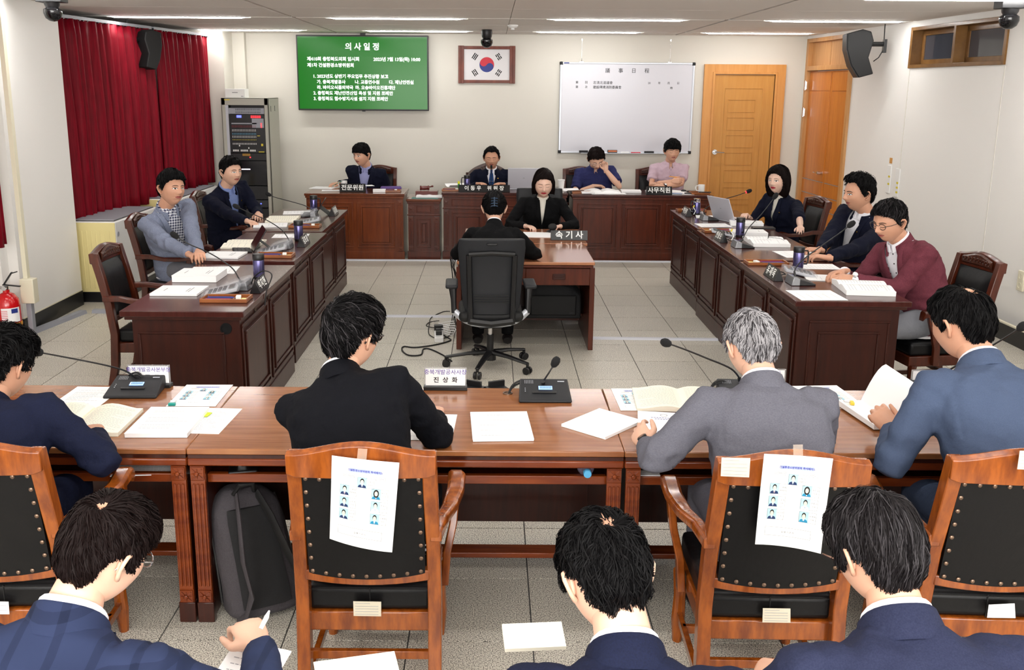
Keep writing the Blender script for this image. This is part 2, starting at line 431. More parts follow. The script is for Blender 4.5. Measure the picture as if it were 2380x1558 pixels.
# ceiling lights
M_tube = mat('tube_glow', (255, 253, 250), .5, emit=TUBE)
def ceiling_light(x0, x1, y, label, extra=''):
    t = thing('ceiling_light', label, 'ceiling light', ((x0 + x1) / 2, y, ZC), 0, 'recessed tube lights in the ceiling')
    L = x1 - x0
    m = MB(); m.bb(-L / 2 - .05, L / 2 + .05, -.035, -.028, -.006, .012); m.bb(-L / 2 - .05, L / 2 + .05, .028, .035, -.006, .012); m.build('housing', M_white, t)
    m = MB(); n = 8; pts = [(-L / 2, 0, -.001), (-L / 2 + .05, 0, -.005), (0, 0, -.005), (L / 2 - .05, 0, -.005), (L / 2, 0, -.001)]
    m.tube(pts, [.012, .027, .027, .027, .012], 10, flat=.4); m.build('diffuser', M_tube, t)
    return t
lx1 = [(-3.93, -2.54), (-1.67, -.30), (.61, 1.98), (2.85, 4.22)]
lx2 = [(-3.70, -2.39), (-1.59, -.29), (.56, 1.86), (2.68, 4.02)]
nm = ['far left', 'left of centre', 'right of centre', 'far right']
for q, (a, b) in enumerate(lx1): ceiling_light(a, b, 10.09, 'glowing ceiling tube light, %s of the front row of four' % nm[q])
for q, (a, b) in enumerate(lx2): ceiling_light(a, b, 12.32, 'glowing ceiling tube light, %s of the row nearest the back wall' % nm[q])
for ri, y in enumerate(LROWS[2:]):
    for q, (a, b) in enumerate(lx1):
        ceiling_light(a, b, y, 'glowing ceiling tube light, %s of the row over %s' % (nm[q], ['the side desks', 'the nearest side desks', 'the long table', 'the spectators', 'the photographer'][ri]))
m = MB()
for y in (10.09, 12.32):
    m.bb(XL, 4.7, y - .036, y + .036, ZC + .013, ZC + .02)
struct(m.build('trim_light_channel', M_slot))
t = thing('smoke_detector', 'small round smoke detector on the ceiling above the flag', 'smoke detector', (.233, 11.08, ZC))
m = MB(); m.lathe((0, 0, 0), [(.06, 0), (.06, -.012), (.045, -.03), (.02, -.035), (.02, -.05), (.03, -.055), (.001, -.058)], 20); m.build('body', M_white, t)
# ============================================================ FURNITURE
def rect_mould(m, c, u, v, n, w, h, t=.018, d=.012):
    """a raised rectangular moulding on a plane: c centre, u/v axes, n outward"""
    c, u, v, n = map(Vector, (c, u, v, n)); q = Matrix((u, v, n)).transposed()
    for s in (-1, 1):
        m.box(c + v * (s * (h / 2 - t / 2)) + n * d / 2, (w, t, d), q)
        m.box(c + u * (s * (w / 2 - t / 2)) + n * d / 2, (t, h - 2 * t, d), q)
def rosette(m, c, u, v, n, s):
    c, u, v, n = map(Vector, (c, u, v, n)); q = Matrix((u, v, n)).transposed()
    m.box(c + n * .004, (s, s, .008), q)
    m.lathe(c + n * .008, [(s * .18, 0), (s * .18, .008), (s * .1, .012), (.001, .012)], 12, q)
    for k in range(4):
        a = PI / 4 + k * PI / 2
        m.bar(c + n * .01 + u * math.cos(a) * s * .2 + v * math.sin(a) * s * .2, c + n * .009 + u * math.cos(a) * s * .55 + v * math.sin(a) * s * .55, s * .13, .008, n)
        a += PI / 4
        m.bar(c + n * .009 + u * math.cos(a) * s * .2 + v * math.sin(a) * s * .2, c + n * .008 + u * math.cos(a) * s * .4 + v * math.sin(a) * s * .4, s * .08, .006, n)
def pilaster(parent, mt, x, y0, z0, z1, w, ny=-1, foot=.0):
    """fluted flat column with a rosette block at top and bottom, on a face that looks towards ny*Y"""
    rs = w
    m = MB(); m.bb(x - w / 2, x + w / 2, min(y0, y0 + ny * .018), max(y0, y0 + ny * .018), z0 + rs, z1 - rs)
    for k in (-1, 0, 1):
        xx = x + k * w * .28
        m.bb(xx - w * .09, xx + w * .09, min(y0 + ny * .017, y0 + ny * .024), max(y0 + ny * .017, y0 + ny * .024), z0 + rs + .015, z1 - rs - .015)
    p = m.build('pilaster', mt, parent, bevel=.002, seg=1)
    for z in (z0 + rs / 2, z1 - rs / 2):
        m = MB(); m.bb(x - w / 2, x + w / 2, min(y0, y0 + ny * .016), max(y0, y0 + ny * .016), z - rs / 2, z + rs / 2)
        rosette(m, (x, y0 + ny * .016, z), (1, 0, 0), (0, 0, 1), (0, ny, 0), w * .9); m.build('rosette', mt, p)

def side_desk(label, cx, cy, L, face, double=False, hole=True):
    """member's desk; its panelled front looks along +X (face=1) or -X (face=-1)"""
    t = thing('member_desk', label, 'desk', (cx, cy, 0), 0, 'members desks along the two sides')
    hw = .345; f = face
    m = MB(); m.box((0, 0, .7725), (.71, L, .035)); m.build('desk_top', M_dtop, t, bevel=.004)
    m = MB(); m.box((0, 0, .745), (.67, L - .03, .022)); m.build('top_moulding', M_dface, t, bevel=.004)
    m = MB(); m.bb(-.30, .30, -L / 2 + .04, -L / 2 + .075, 0.0, .735)
    e = m.build('end_panel', M_dface, t)
    y = -L / 2 + .04
    m = MB(); rect_mould(m, (0 if double else -.02 * f, y, .35), (1, 0, 0), (0, 0, 1), (0, -1, 0), .50, .62, .014, .008)
    if double: rect_mould(m, (0, y, .34), (1, 0, 0), (0, 0, 1), (0, -1, 0), .38, .5, .014, .01)
    m.build('moulding', M_dface, e, bevel=.003, seg=1)
    if hole:
        m = MB(); c = (f * .24, y, .68); m.lathe(c, [(.034, .0), (.034, .006), (.026, .006), (.026, .001), (.001, .0)], 20, Matrix.Rotation(R(90), 3, 'X')); m.build('grommet', M_leather, e)
    m = MB(); m.bb(-.30, .30, L / 2 - .075, L / 2 - .04, 0.0, .735); m.build('end_panel', M_dface, t)
    m = MB(); fx = f * .325; m.box((fx - f * .02, 0, .37), (.035, L - .06, .735)); fr = m.build('front_panel', M_dface, t)
    for k in (-1, 1):
        m = MB(); cy_ = k * (L / 4 - .012)
        rect_mould(m, (fx - f * .003, cy_, .43), (0, 1, 0), (0, 0, 1), (f, 0, 0), L / 2 - .09, .54, .02, .012)
        rect_mould(m, (fx - f * .003, cy_, .43), (0, 1, 0), (0, 0, 1), (f, 0, 0), L / 2 - .19, .44, .018, .02)
        m.box((fx + f * .002, cy_, .43), (.008, L / 2 - .22, .40))
        m.build('raised_panel', M_dface, fr, bevel=.004)
    m = MB(); m.box((fx, 0, .065), (.012, L - .06, .13)); m.build('kick_board', M_dface, fr, bevel=.004)
    for q in (-.4, 0):
        m = MB(); m.lathe((fx + f * .002, q * L * .6, .715), [(.014, 0), (.014, .004), (.009, .004), (.009, 0), (.001, 0)], 12, Matrix.Rotation(f * R(90), 3, 'Y')); m.build('cable_eyelet', M_brass, fr)
    return t
LD = [(-1.765, 5.955, 1.45), (-1.80, 7.53, 1.40), (-1.855, 9.06, 1.54)]
RD = [(2.215, 6.27, 1.34), (2.235, 7.77, 1.54), (2.26, 9.29, 1.40)]
nmL = ['nearest of the three dark desks on the left, with an empty chair behind it', 'middle dark desk on the left, at which the man in the pale grey jacket sits', 'farthest dark desk on the left, by the equipment rack']
nmR = ['nearest of the three dark desks on the right, end panel with two framed mouldings', 'middle dark desk on the right, in front of the man in profile', 'farthest dark desk on the right, with the open silver laptop']
for k in range(3):
    side_desk(nmL[k], *LD[k], 1); side_desk(nmR[k], *RD[k], -1, True, False)

def bench(name, label, x0, x1, zt, yf, dep, panels, mt, mtop, pil=True, drawer=False):
    """raised desk along the back wall: panelled front looking at the camera"""
    cx = (x0 + x1) / 2; w = x1 - x0
    t = thing(name, label, 'desk', (cx, yf, 0), 0, 'raised desks along the back wall')
    m = MB(); m.bb(-w / 2, w / 2, -.02, dep, zt - .03, zt); m.build('desk_top', mtop, t, bevel=.006)
    m = MB(); m.bb(-w / 2 + .01, w / 2 - .01, -.012, dep, zt - .055, zt - .03); m.build('top_moulding', mt, t, bevel=.005)
    m = MB(); m.bb(-w / 2 + .02, w / 2 - .02, .01, .04, .0, zt - .055)
    fr = m.build('front_panel', mt, t)
    m = MB(); m.bb(-w / 2 + .02, -w / 2 + .05, .04, dep - .03, 0, zt - .055); m.build('side_panel', mt, t)
    m = MB(); m.bb(w / 2 - .05, w / 2 - .02, .04, dep - .03, 0, zt - .055); m.build('side_panel', mt, t)
    m = MB(); m.bb(-w / 2 + .01, w / 2 - .01, 0, .03, 0, .1); m.build('kick_board', mt, t, bevel=.004)
    zp1 = zt - .08
    if drawer:
        zp1 = zt - .21
        m = MB(); m.bb(-w / 2 + .01, w / 2 - .01, -.008, .03, zt - .2, zt - .185); m.build('ledge', mt, t, bevel=.005)
        n = max(1, round(w / .55)); a = w - .2
        for k in range(n):
            m = MB(); rect_mould(m, (-a / 2 + a * (k + .5) / n, .01, zt - .12), (1, 0, 0), (0, 0, 1), (0, -1, 0), a / n - .04, .085, .012, .01)
            m.build('drawer_front', mt, t, bevel=.003, seg=1)
        for s in (-1, 1):
            m = MB(); rosette(m, (s * (w / 2 - .055), .01, zt - .12), (1, 0, 0), (0, 0, 1), (0, -1, 0), .07); m.build('rosette', mt, t)
    if pil:
        for s in (-1, 1): pilaster(t, mt, s * (w / 2 - .055), .01, .105, zp1, .06)
    a = w - (.2 if pil else .1)
    for k in range(panels):
        m = MB(); c = (-a / 2 + a * (k + .5) / panels, .01, (.12 + zp1) / 2); pw = a / panels - .05; ph = zp1 - .12 - .05
        rect_mould(m, c, (1, 0, 0), (0, 0, 1), (0, -1, 0), pw, ph, .016, .012)
        rect_mould(m, c, (1, 0, 0), (0, 0, 1), (0, -1, 0), pw - .09, ph - .09, .014, .016)
        m.box((c[0], .008, c[2]), (pw - .13, .014, ph - .13))
        m.build('raised_panel', mt, fr, bevel=.004)
    return t
bench('staff_desk', 'amber wooden desk at the far left of the back row, two framed panels', -2.235, -1.035, .80, 11.27, .62, 2, M_bface, M_btop)
bench('side_cabinet', 'narrow wooden cabinet holding the gavel, between two back desks', -1.02, -.60, .735, 11.30, .55, 1, M_bface2, M_btop, drawer=True)
bench('chair_desk', 'wide reddish desk of the chairman with fluted columns and drawers', -.595, .925, .815, 11.32, .75, 3, M_bface2, M_dtop, drawer=True)
bench('clerk_desk', 'long reddish desk at the right of the back row, three framed panels', .965, 2.665, .80, 11.30, .62, 3, M_bface2, M_dtop, pil=False)

# pair of stenographers' tables, end to end
def steno_table(label, x0, x1, y0, y1, front=True):
    t = thing('stenographer_table', label, 'table', ((x0 + x1) / 2, (y0 + y1) / 2, 0), 0, 'stenographers tables in the middle')
    w = x1 - x0; d = y1 - y0
    m = MB(); m.box((0, 0, .708), (w + .03, d, .024)); m.build('table_top', M_stop, t, bevel=.005)
    m = MB(); m.box((0, 0, .682), (w + .01, d - .02, .02)); m.build('top_moulding', M_bface2, t, bevel=.005)
    for s in (-1, 1):
        m = MB(); m.bb(s * w / 2 - .02, s * w / 2 + .02, -d / 2 + .03, d / 2 - .01, 0, .672); m.build('side_panel', M_bface2, t, bevel=.004)
        f_ = -1 if front else 1
        m = MB(); m.bb(-.0 if s > 0 else -w / 2 + .02, w / 2 - .02 if s > 0 else -.0, f_ * d / 2 - f_ * .05, f_ * d / 2 - f_ * .03, .53, .665) if front else m.bb(-.0 if s > 0 else -w / 2 + .02, w / 2 - .02 if s > 0 else 0, d / 2 - .05, d / 2 - .03, .53, .665)
        dr = m.build('drawer', M_bface2, t, bevel=.004)
        m = MB(); c = Vector((s * w / 4, f_ * (d / 2 - .03), .60)); m.box(c + Vector((0, f_ * .006, 0)), (.1, .014, .045)); m.box(c + Vector((0, f_ * .014, .006)), (.08, .01, .018))
        m.build('drawer_pull', M_dface, dr, bevel=.004)
    yb = (d / 2 - .05) if front else (-d / 2 + .05)
    m = MB(); m.bb(-w / 2 + .02, w / 2 - .02, yb - .01, yb + .01, .12, .67); m.build('back_panel', M_bface2, t)
    m = MB(); m.bb(-w / 2 + .02, w / 2 - .02, min(yb, yb * .25), max(yb, yb * .25), .15, .175); m.build('lower_shelf', M_bface2, t, bevel=.003)
    m = MB(); m.bb(-w / 2 + .02, w / 2 - .02, yb - .03, yb - .01, .05, .15); m.build('apron', M_bface2, t)
    return t
M_stop = wood('stenographer_top_wood', (170, 116, 84), (148, 92, 64), .13, (1.2, 14, 1), 2.5, .6)
steno_table('stenographers table nearer the camera, laptop bag on its shelf', -.25, .80, 7.24, 8.14, True)
steno_table('stenographers table farther from the camera, white paper and name plate on it', -.23, .83, 8.15, 9.01, False)

# the long row of witness tables
def witness_table(label, x0, x1):
    w = x1 - x0; d = .76; yc = 3.70
    t = thing('witness_table', label, 'table', ((x0 + x1) / 2, yc, 0), 0, 'witness tables standing in one long row')
    m = MB(); m.box((0, 0, .7085), (w - .0015, d, .023)); m.build('table_top', M_table, t, bevel=.004)
    m = MB(); m.box((0, 0, .689), (w - .008, d - .006, .014)); m.build('shadow_moulding', M_tdark, t)
    m = MB(); m.box((0, 0, .667), (w - .002, d + .004, .03)); m.build('top_moulding', M_tedge, t, bevel=.006)
    for s in (-1, 1):
        m = MB(); m.bb(min(s * (w / 2 - .01), s * (w / 2 - .058)), max(s * (w / 2 - .01), s * (w / 2 - .058)), -d / 2 + .02, d / 2 - .02, .0, .652); sp = m.build('side_panel', M_tdark, t, bevel=.003)
        pilaster(t, M_tedge, s * (w / 2 - .036), -d / 2 + .02, .085, .65, .055)
        m = MB(); m.bb(s * (w / 2 - .036) - .032, s * (w / 2 - .036) + .032, -d / 2 - .002, -d / 2 + .03, 0, .085); m.build('plinth_block', M_tdark, t, bevel=.003)
    m = MB(); m.bb(-w / 2 + .058, w / 2 - .058, -d / 2 + .07, d / 2 - .06, .572, .59); m.build('open_shelf', M_tdark, t)
    m = MB(); m.bb(-w / 2 + .058, w / 2 - .058, -d / 2 + .05, -d / 2 + .075, .565, .60); m.build('shelf_lip', M_tedge, t, bevel=.003)
    m = MB(); m.bb(-w / 2 + .058, w / 2 - .058, d / 2 - .07, d / 2 - .05, .10, .66); m.build('back_panel', M_tdark, t)
    m = MB(); m.bb(-w / 2 + .058, w / 2 - .058, -.02, .06, .09, .115); m.build('foot_rail', M_tedge, t, bevel=.004)
    return t
WT = [(-2.79, -1.137), (-1.137, .507), (.507, 2.132), (2.132, 3.76)]
for (a, b), l in zip(WT, ['polished witness table at the left end, in front of the man in navy', 'polished witness table with the backpack under it', 'polished witness table in front of the grey-haired man', 'polished witness table at the right end, beyond the man in blue']):
    witness_table(l, a, b)

# armchairs ---------------------------------------------------------------
def arch(n, w, z, rise, shoulder=.0):
    out = []
    for k in range(n + 1):
        u = -1 + 2 * k / n
        out.append((u * w, z + rise * (math.cos(u * PI) * .5 + .5) ** 1.0 * (1) - shoulder * abs(u) ** 6))
    return out
def armchair(name, label, group, wd, carved=True, cushion=None, high=0):
    """wooden armchair that faces +Y, origin on the floor under its seat"""
    t = thing(name, label, 'chair', (0, 0, 0), 0, group)
    h = .965 + high
    def post(s):
        m = MB(); pts = [(s * .215, -.30, 0), (s * .215, -.255, .2), (s * .215, -.24, .42), (s * .213, -.265, .62), (s * .208, -.31, .82), (s * .206, -.345, h)]
        for k in range(len(pts) - 1):
            pass
        rings = []
        for (x, y, z) in pts:
            a, b = .022, .026 if z > .1 else .022
            rings.append([(x - a, y - b, z), (x + a, y - b, z), (x + a, y + b, z), (x - a, y + b, z)])
        m.loft(rings); return m
    for s in (-1, 1): post(s).build('rear_leg', wd, t, bevel=.004)
    # crest rail: arched, curved in plan
    m = MB(); n = 16; rings = []
    for k in range(n + 1):
        u = -1 + 2 * k / n; x = u * .228; zt = h + .005 + .035 * (math.cos(u * PI * .95) * .5 + .5); zb = h - .075 + (.01 if abs(u) > .9 else 0)
        y = -.345 - .012 * (1 - u * u); rings.append([(x, y - .022, zb + .0), (x, y - .026, zt - .008), (x, y + .0, zt), (x, y + .022, zt - .01), (x, y + .024, zb)])
    m.loft(rings); cr = m.build('crest_rail', wd, t, bevel=.003)
    if carved:
        m = MB(); rings = []
        for k in range(13):
            u = -1 + 2 * k / 12; x = u * .15; zt = h - .004 + .03 * (math.cos(u * PI * .9) * .5 + .5); zb = h - .055
            y = -.321 - .012 * (1 - u * u); rings.append([(x, y, zb), (x, y + .012, zb + .01), (x, y + .012, zt - .01), (x, y, zt)])
        m.loft(rings)
        for k in range(9):
            x = -.13 + k * .0325; m.tube([(x + .012 * math.cos(q), -.308 - .012 * (1 - (x / .15) ** 2), h - .026 + .013 * math.sin(q) + .008 * math.cos(x * 9)) for q in [j * PI / 3 for j in range(6)]], [.004, .005, .005, .005, .004, .003], 6)
        m.build('carved_panel', M_carve, cr)
    m = MB(); rings = []
    for k in range(9):
        u = -1 + 2 * k / 8; x = u * .20; y = -.262 - .010 * (1 - u * u); z = .50 - .014 * (1 - u * u)
        rings.append([(x, y - .018, z), (x, y - .018, z + .036), (x, y + .018, z + .036), (x, y + .018, z)])
    m.loft(rings); m.build('lower_back_rail', wd, t, bevel=.004)
    # upholstered back: rear skin, padded front
    m = MB(); nx, nz = 8, 8; V = []
    for side in (0, 1):
        for j in range(nz + 1):
            w_ = j / nz; z = .525 + (h - .075 - .525) * w_; yc = -.255 - .085 * ((z - .45) / .5) ** 1.25
            for i in range(nx + 1):
                u = -1 + 2 * i / nx; zz = z - (1 - w_) * .016 * (1 - u * u)
                e = min(1, (1 - abs(u)) * 4) * min(1, min(w_, 1 - w_) * 5)
                V.append((u * .186, yc - .012 - .012 * (1 - u * u) + (-.006 if side == 0 else (.012 + .03 * e ** .5)), zz))
    f = []; q = (nx + 1) * (nz + 1)
    for j in range(nz):
        for i in range(nx):
            a = j * (nx + 1) + i; f.append((a, a + 1, a + nx + 2, a + nx + 1)); f.append((q + a, q + a + nx + 1, q + a + nx + 2, q + a + 1))
    for i in range(nx):
        f.append((i, q + i, q + i + 1, i + 1)); a = nz * (nx + 1) + i; f.append((a, a + 1, q + a + 1, q + a))
    for j in range(nz):
        a = j * (nx + 1); f.append((a, a + nx + 1, q + a + nx + 1, q + a)); a += nx; f.append((a, q + a, q + a + nx + 1, a + nx + 1))
    m.raw(V, f); bk = m.build('backrest', M_leather, t)
    m = MB()
    def bp(u, w_):
        z = .525 + (h - .075 - .525) * w_; yc = -.255 - .085 * ((z - .45) / .5) ** 1.25
        return Vector((u * .186, yc - .012 - .012 * (1 - u * u) - .008, z - (1 - w_) * .016 * (1 - u * u)))
    spots_ = [bp(-.93 + 1.86 * i / 8, w_) for w_ in (.035, .965) for i in range(9)] + [bp(s * .94, .035 + .93 * j / 7) for j in range(1, 7) for s in (-1, 1)]
    if not carved:
        m.ball((0, 0, 0), .0072, 8, sy=.5); nm_ = m.mesh('upholstery_nail', M_brass)
        for p_ in spots_:
            o = bpy.data.objects.new('upholstery_nail', nm_); COL.objects.link(o); o.parent = bk; o.location = p_
    # seat
    m = MB(); m.box((0, -.0, .325), (.43, .47, .07)); m.build('seat_frame', wd, t, bevel=.006)
    m = MB(); m.box((0, 0, .405), (.415, .46, .09)); m.build('seat', M_leather, t, bevel=.022, seg=3)
    m = MB(); m.box((0, -.2305, .405), (.003, .003, .08)); m.box((0, -.2305, .44), (.38, .003, .003)); m.build('seat_seam', M_blackm, t)
    for s in (-1, 1):
        m = MB(); m.tube([(s * .205, .215, 0), (s * .205, .21, .1), (s * .205, .205, .2), (s * .205, .2, .3)], [.018, .026, .022, .03], 10); m.build('front_leg', wd, t)
        m = MB()  # arm: sweeps forward with a scrolled end
        pts = [(s * .222, -.30, .665), (s * .235, -.18, .668), (s * .255, -.05, .650), (s * .27, .08, .652), (s * .272, .16, .668), (s * .268, .205, .655), (s * .266, .215, .625)]
        rings = []
        for k, (x, y, z) in enumerate(pts):
            hw = [.018, .022, .026, .03, .032, .03, .022][k]; th = [.02, .018, .016, .016, .02, .022, .012][k]
            rings.append([(x - hw, y, z - th), (x + hw, y, z - th), (x + hw, y, z + th * .5), (x + hw * .6, y, z + th), (x - hw * .6, y, z + th), (x - hw, y, z + th * .5)])
        m.loft(rings)
        ar = m.build('armrest', wd, t, bevel=.003)
        m = MB(); pts = [(s * .232, .06, .30), (s * .24, .07, .42), (s * .262, .11, .52), (s * .268, .14, .60), (s * .267, .15, .648)]
        rings = [[(x - .014, y - .022, z), (x + .014, y - .022, z), (x + .014, y + .022, z), (x - .014, y + .022, z)] for x, y, z in pts]
        m.loft(rings); m.build('arm_support', wd, t, bevel=.004)
        m = MB(); m.bar((s * .21, -.27, .12), (s * .205, .2, .12), .02, .03); m.build('side_stretcher', wd, t, bevel=.002)
    m = MB(); m.bar((-.21, -.18, .17), (.21, -.18, .17), .02, .03); m.build('rear_stretcher', wd, t, bevel=.002)
    m = MB(); m.bar((-.21, .1, .12), (.21, .1, .12), .02, .03); m.build('front_stretcher', wd, t, bevel=.002)
    return t
proto = armchair('armchair', 'x', 'x', M_chairw, carved=False)
CH = [(-1.60, 3.04, .03, 'studded leather armchair of the man in navy, cut by the left picture edge'),
      (-.39, 3.04, 0, 'studded leather armchair with a seating chart taped crooked, backpack beside it'),
      (.918, 3.0, -.02, 'studded leather armchair with two papers on its back, under the grey-haired man'),
      (1.64, 3.02, -.05, 'studded leather armchair at the right picture edge, torn sticker below its seat')]
CHO = []
for k, (x, y, a, l) in enumerate(CH):
    if k == 0: o = proto; o.location = (x, y, 0); o.rotation_euler = (0, 0, a); o['label'] = l; o['group'] = 'armchairs at the witness tables'
    else: o = copy_tree(proto, (x, y, 0), a, l, 'armchairs at the witness tables')
    CHO.append(o)
proto2 = armchair('carved_armchair', 'x', 'x', M_chairw2, carved=True)
G2 = 'carved dark armchairs of the members'
spots = [(-2.27, 6.32, R(-90), 'carved armchair standing empty at the nearest left desk, white cushion on it'),
         (-2.64, 7.90, R(-88), 'carved armchair under the man in the pale grey jacket'),
         (-2.66, 9.66, R(-88), 'carved armchair under the young man in navy by the rack'),
         (2.92, 6.13, R(98), 'carved armchair behind the man in the dusty pink jacket'),
         (3.0, 7.85, R(92), 'carved armchair under the man in navy seen in profile'),
         (2.96, 9.44, R(100), 'carved armchair behind the woman with the laptop')]
for k, (x, y, a, l) in enumerate(spots):
    if k == 0: o = proto2; o.location = (x, y, 0); o.rotation_euler = (0, 0, a); o['label'] = l; o['group'] = G2
    else: copy_tree(proto2, (x, y, 0), a, l, G2)
G3 = 'armchairs of the staff along the back wall'
for x, a, l in [(-1.50, 175, 'carved armchair of the man writing at the back left, seen past his shoulder'), (1.17, 180, 'carved armchair behind the man in the dark blue shirt'), (2.13, 180, 'carved armchair behind the man in the pale pink shirt')]:
    o = copy_tree(proto2, (x, 12.16, .04), R(a), l, G3)
# the chairman's chair: broad carved back
t = thing('chairman_chair', 'broad carved wooden chair with curling top, behind the chairman', 'chair', (-.04, 12.3, 0), PI)
m = MB(); rings = []
for k in range(21):
    u = -1 + 2 * k / 20; x = u * .29; top = 1.03 + .04 * math.cos(u * PI * 1.0) * (1 - abs(u) * .3) - .10 * abs(u) ** 5; zb = top - .10
    rings.append([(x, -.23, zb), (x, -.25, top), (x, -.20, top + .012), (x, -.18, zb)])
m.loft(rings); cr = m.build('crest_rail', M_carve, t, bevel=.004)
m = MB()
for k in range(13):
    x = -.26 + k * .0433; u = x / .29; z = .985 + .04 * math.cos(u * PI) * (1 - abs(u) * .3) - .10 * abs(u) ** 5
    m.tube([(x + .016 * math.cos(q), -.174, z + .02 * math.sin(q)) for q in [j * PI / 3 for j in range(6)]], [.005] * 6, 6)
m.build('carving', M_carve, cr)
m = MB(); m.bb(-.25, .25, -.24, -.17, .5, .93); m.build('backrest', M_leather, t, bevel=.03, seg=3)
for s in (-1, 1):
    m = MB(); m.tube([(s * .27, -.25, 0), (s * .27, -.2, .45), (s * .275, -.22, .95)], [.02, .025, .022], 8); m.build('rear_leg', M_carve, t)
    m = MB(); m.tube([(s * .27, .25, 0), (s * .27, .24, .42)], [.02, .028], 8); m.build('front_leg', M_carve, t)
    m = MB(); m.tube([(s * .28, -.2, .67), (s * .31, .05, .66), (s * .3, .22, .64)], [.02, .025, .028], 8); m.build('armrest', M_carve, t)
m = MB(); m.box((0, 0, .43), (.54, .5, .11)); m.build('seat', M_leather, t, bevel=.03, seg=3)

# office chairs of the stenographers
def office_chair(label, loc, rz):
    t = thing('office_chair', label, 'office chair', loc, rz, None)
    # five-star base
    m = MB(); m.tube([(0, 0, .06), (0, 0, .13)], [.045, .04], 16)
    for k in range(5):
        a = R(90 + 18 + 72 * k); d = Vector((math.cos(a), math.sin(a), 0))
        m.tube([d * .02 + Vector((0, 0, .12)), d * .17 + Vector((0, 0, .108)), d * .33 + Vector((0, 0, .082))], [.032, .024, .019], 8, flat=.6, up=(0, 0, 1))
    m.build('star_base', M_blackp, t)
    for k in range(5):
        a = R(90 + 18 + 72 * k); d = Vector((math.cos(a), math.sin(a), 0)); e = Vector((-d.y, d.x, 0)); c = d * .33
        m = MB(); m.cyl(c + Vector((0, 0, .09)), c + Vector((0, 0, .055)), .012, 8)
        for s in (-1, 1): m.cyl(c + e * s * .008 + Vector((0, 0, .029)), c + e * s * .026 + Vector((0, 0, .029)), .029, 14)
        m.build('caster', M_blackp, t, bevel=.003)
    m = MB(); m.cyl((0, 0, .12), (0, 0, .26), .026, 14); m.build('gas_lift', M_blackp, t)
    m = MB(); m.cyl((0, 0, .26), (0, 0, .34), .016, 14); m.build('piston', M_chrome, t)
    m = MB(); m.bb(-.09, .09, -.14, .12, .34, .395); m.build('mechanism', M_blackp, t, bevel=.015)
    m = MB(); m.box((0, .03, .44), (.47, .46, .085)); m.build('seat', M_blackm, t, bevel=.04, seg=4)
    # silver arm bow
    m = MB(); pts = []
    for k in range(13):
        u = -1 + 2 * k / 12; pts.append((u * .265, -.17 + .05 * abs(u) ** 3, .385 + .085 * abs(u) ** 3.2))
    m.tube(pts, [.022] * 13, 10, flat=1.2); bow = m.build('arm_bow', M_alu, t)
    for s in (-1, 1):
        m = MB(); m.tube([(s * .268, -.125, .46), (s * .272, -.11, .56), (s * .278, -.09, .645)], [.02, .021, .03], 10); m.build('arm_post', M_blackp, bow)
        m = MB(); m.box((s * .285, -.03, .665), (.09, .26, .032)); m.build('arm_pad', M_darkgrey, bow, bevel=.014, seg=3)
    # backrest shell
    m = MB(); rings = []
    for k in range(9):
        w_ = k / 8; z = .46 + .575 * w_; hw = .205 + .045 * w_; y = -.19 - .045 * w_ + .02 * math.sin(w_ * PI)
        if k == 0: hw -= .02
        if k == 8: hw -= .012
        rings.append([(-hw, y + .03, z), (-hw * .8, y, z), (-hw * .4, y - .012, z), (hw * .4, y - .012, z), (hw * .8, y, z), (hw, y + .03, z), (hw * .9, y + .06, z), (-hw * .9, y + .06, z)])
    m.loft(rings); sh = m.build('backrest', M_darkgrey, t, bevel=.008)
    m = MB()
    def fr(u, z): w_ = (z - .46) / .575; return Vector((u, -.212 - .045 * w_ + .02 * math.sin(w_ * PI), z))
    for s in (-1, 1): m.tube([fr(s * .15, .40), fr(s * .155, .6), fr(s * .16, .78), fr(s * .163, .92)], [.022, .02, .02, .02], 8)
    m.tube([fr(-.163, .925), fr(0, .935), fr(.163, .925)], .02, 8); m.tube([fr(-.155, .42), fr(0, .40), fr(.155, .42)], .03, 8)
    m.build('back_frame', M_blackp, sh)
    m = MB()
    for k in range(4): m.bar(fr(-.125, .56 + k * .018) - Vector((0, .004, 0)), fr(.125, .56 + k * .018) - Vector((0, .004, 0)), .008, .006)
    m.build('vent_slots', M_blackm, sh)
    m = MB(); m.box(fr(0, 1.0) + Vector((0, .004, 0)), (.075, .012, .016)); m.build('lever', M_blackp, sh, bevel=.005)
    for s in (-1, 1):
        m = MB(); m.box((s * .12, -.205, .405), (.045, .02, .05)); m.build('silver_bracket', M_alu, sh, bevel=.004)
    return t
office_chair('dark grey office chair of the stenographer with pinned-up hair, seen from behind', (.0, 6.80, 0), R(2)).scale = (1, 1, .97)
office_chair('black office chair behind the stenographer with the bob', (.50, 9.55, 0), R(180))
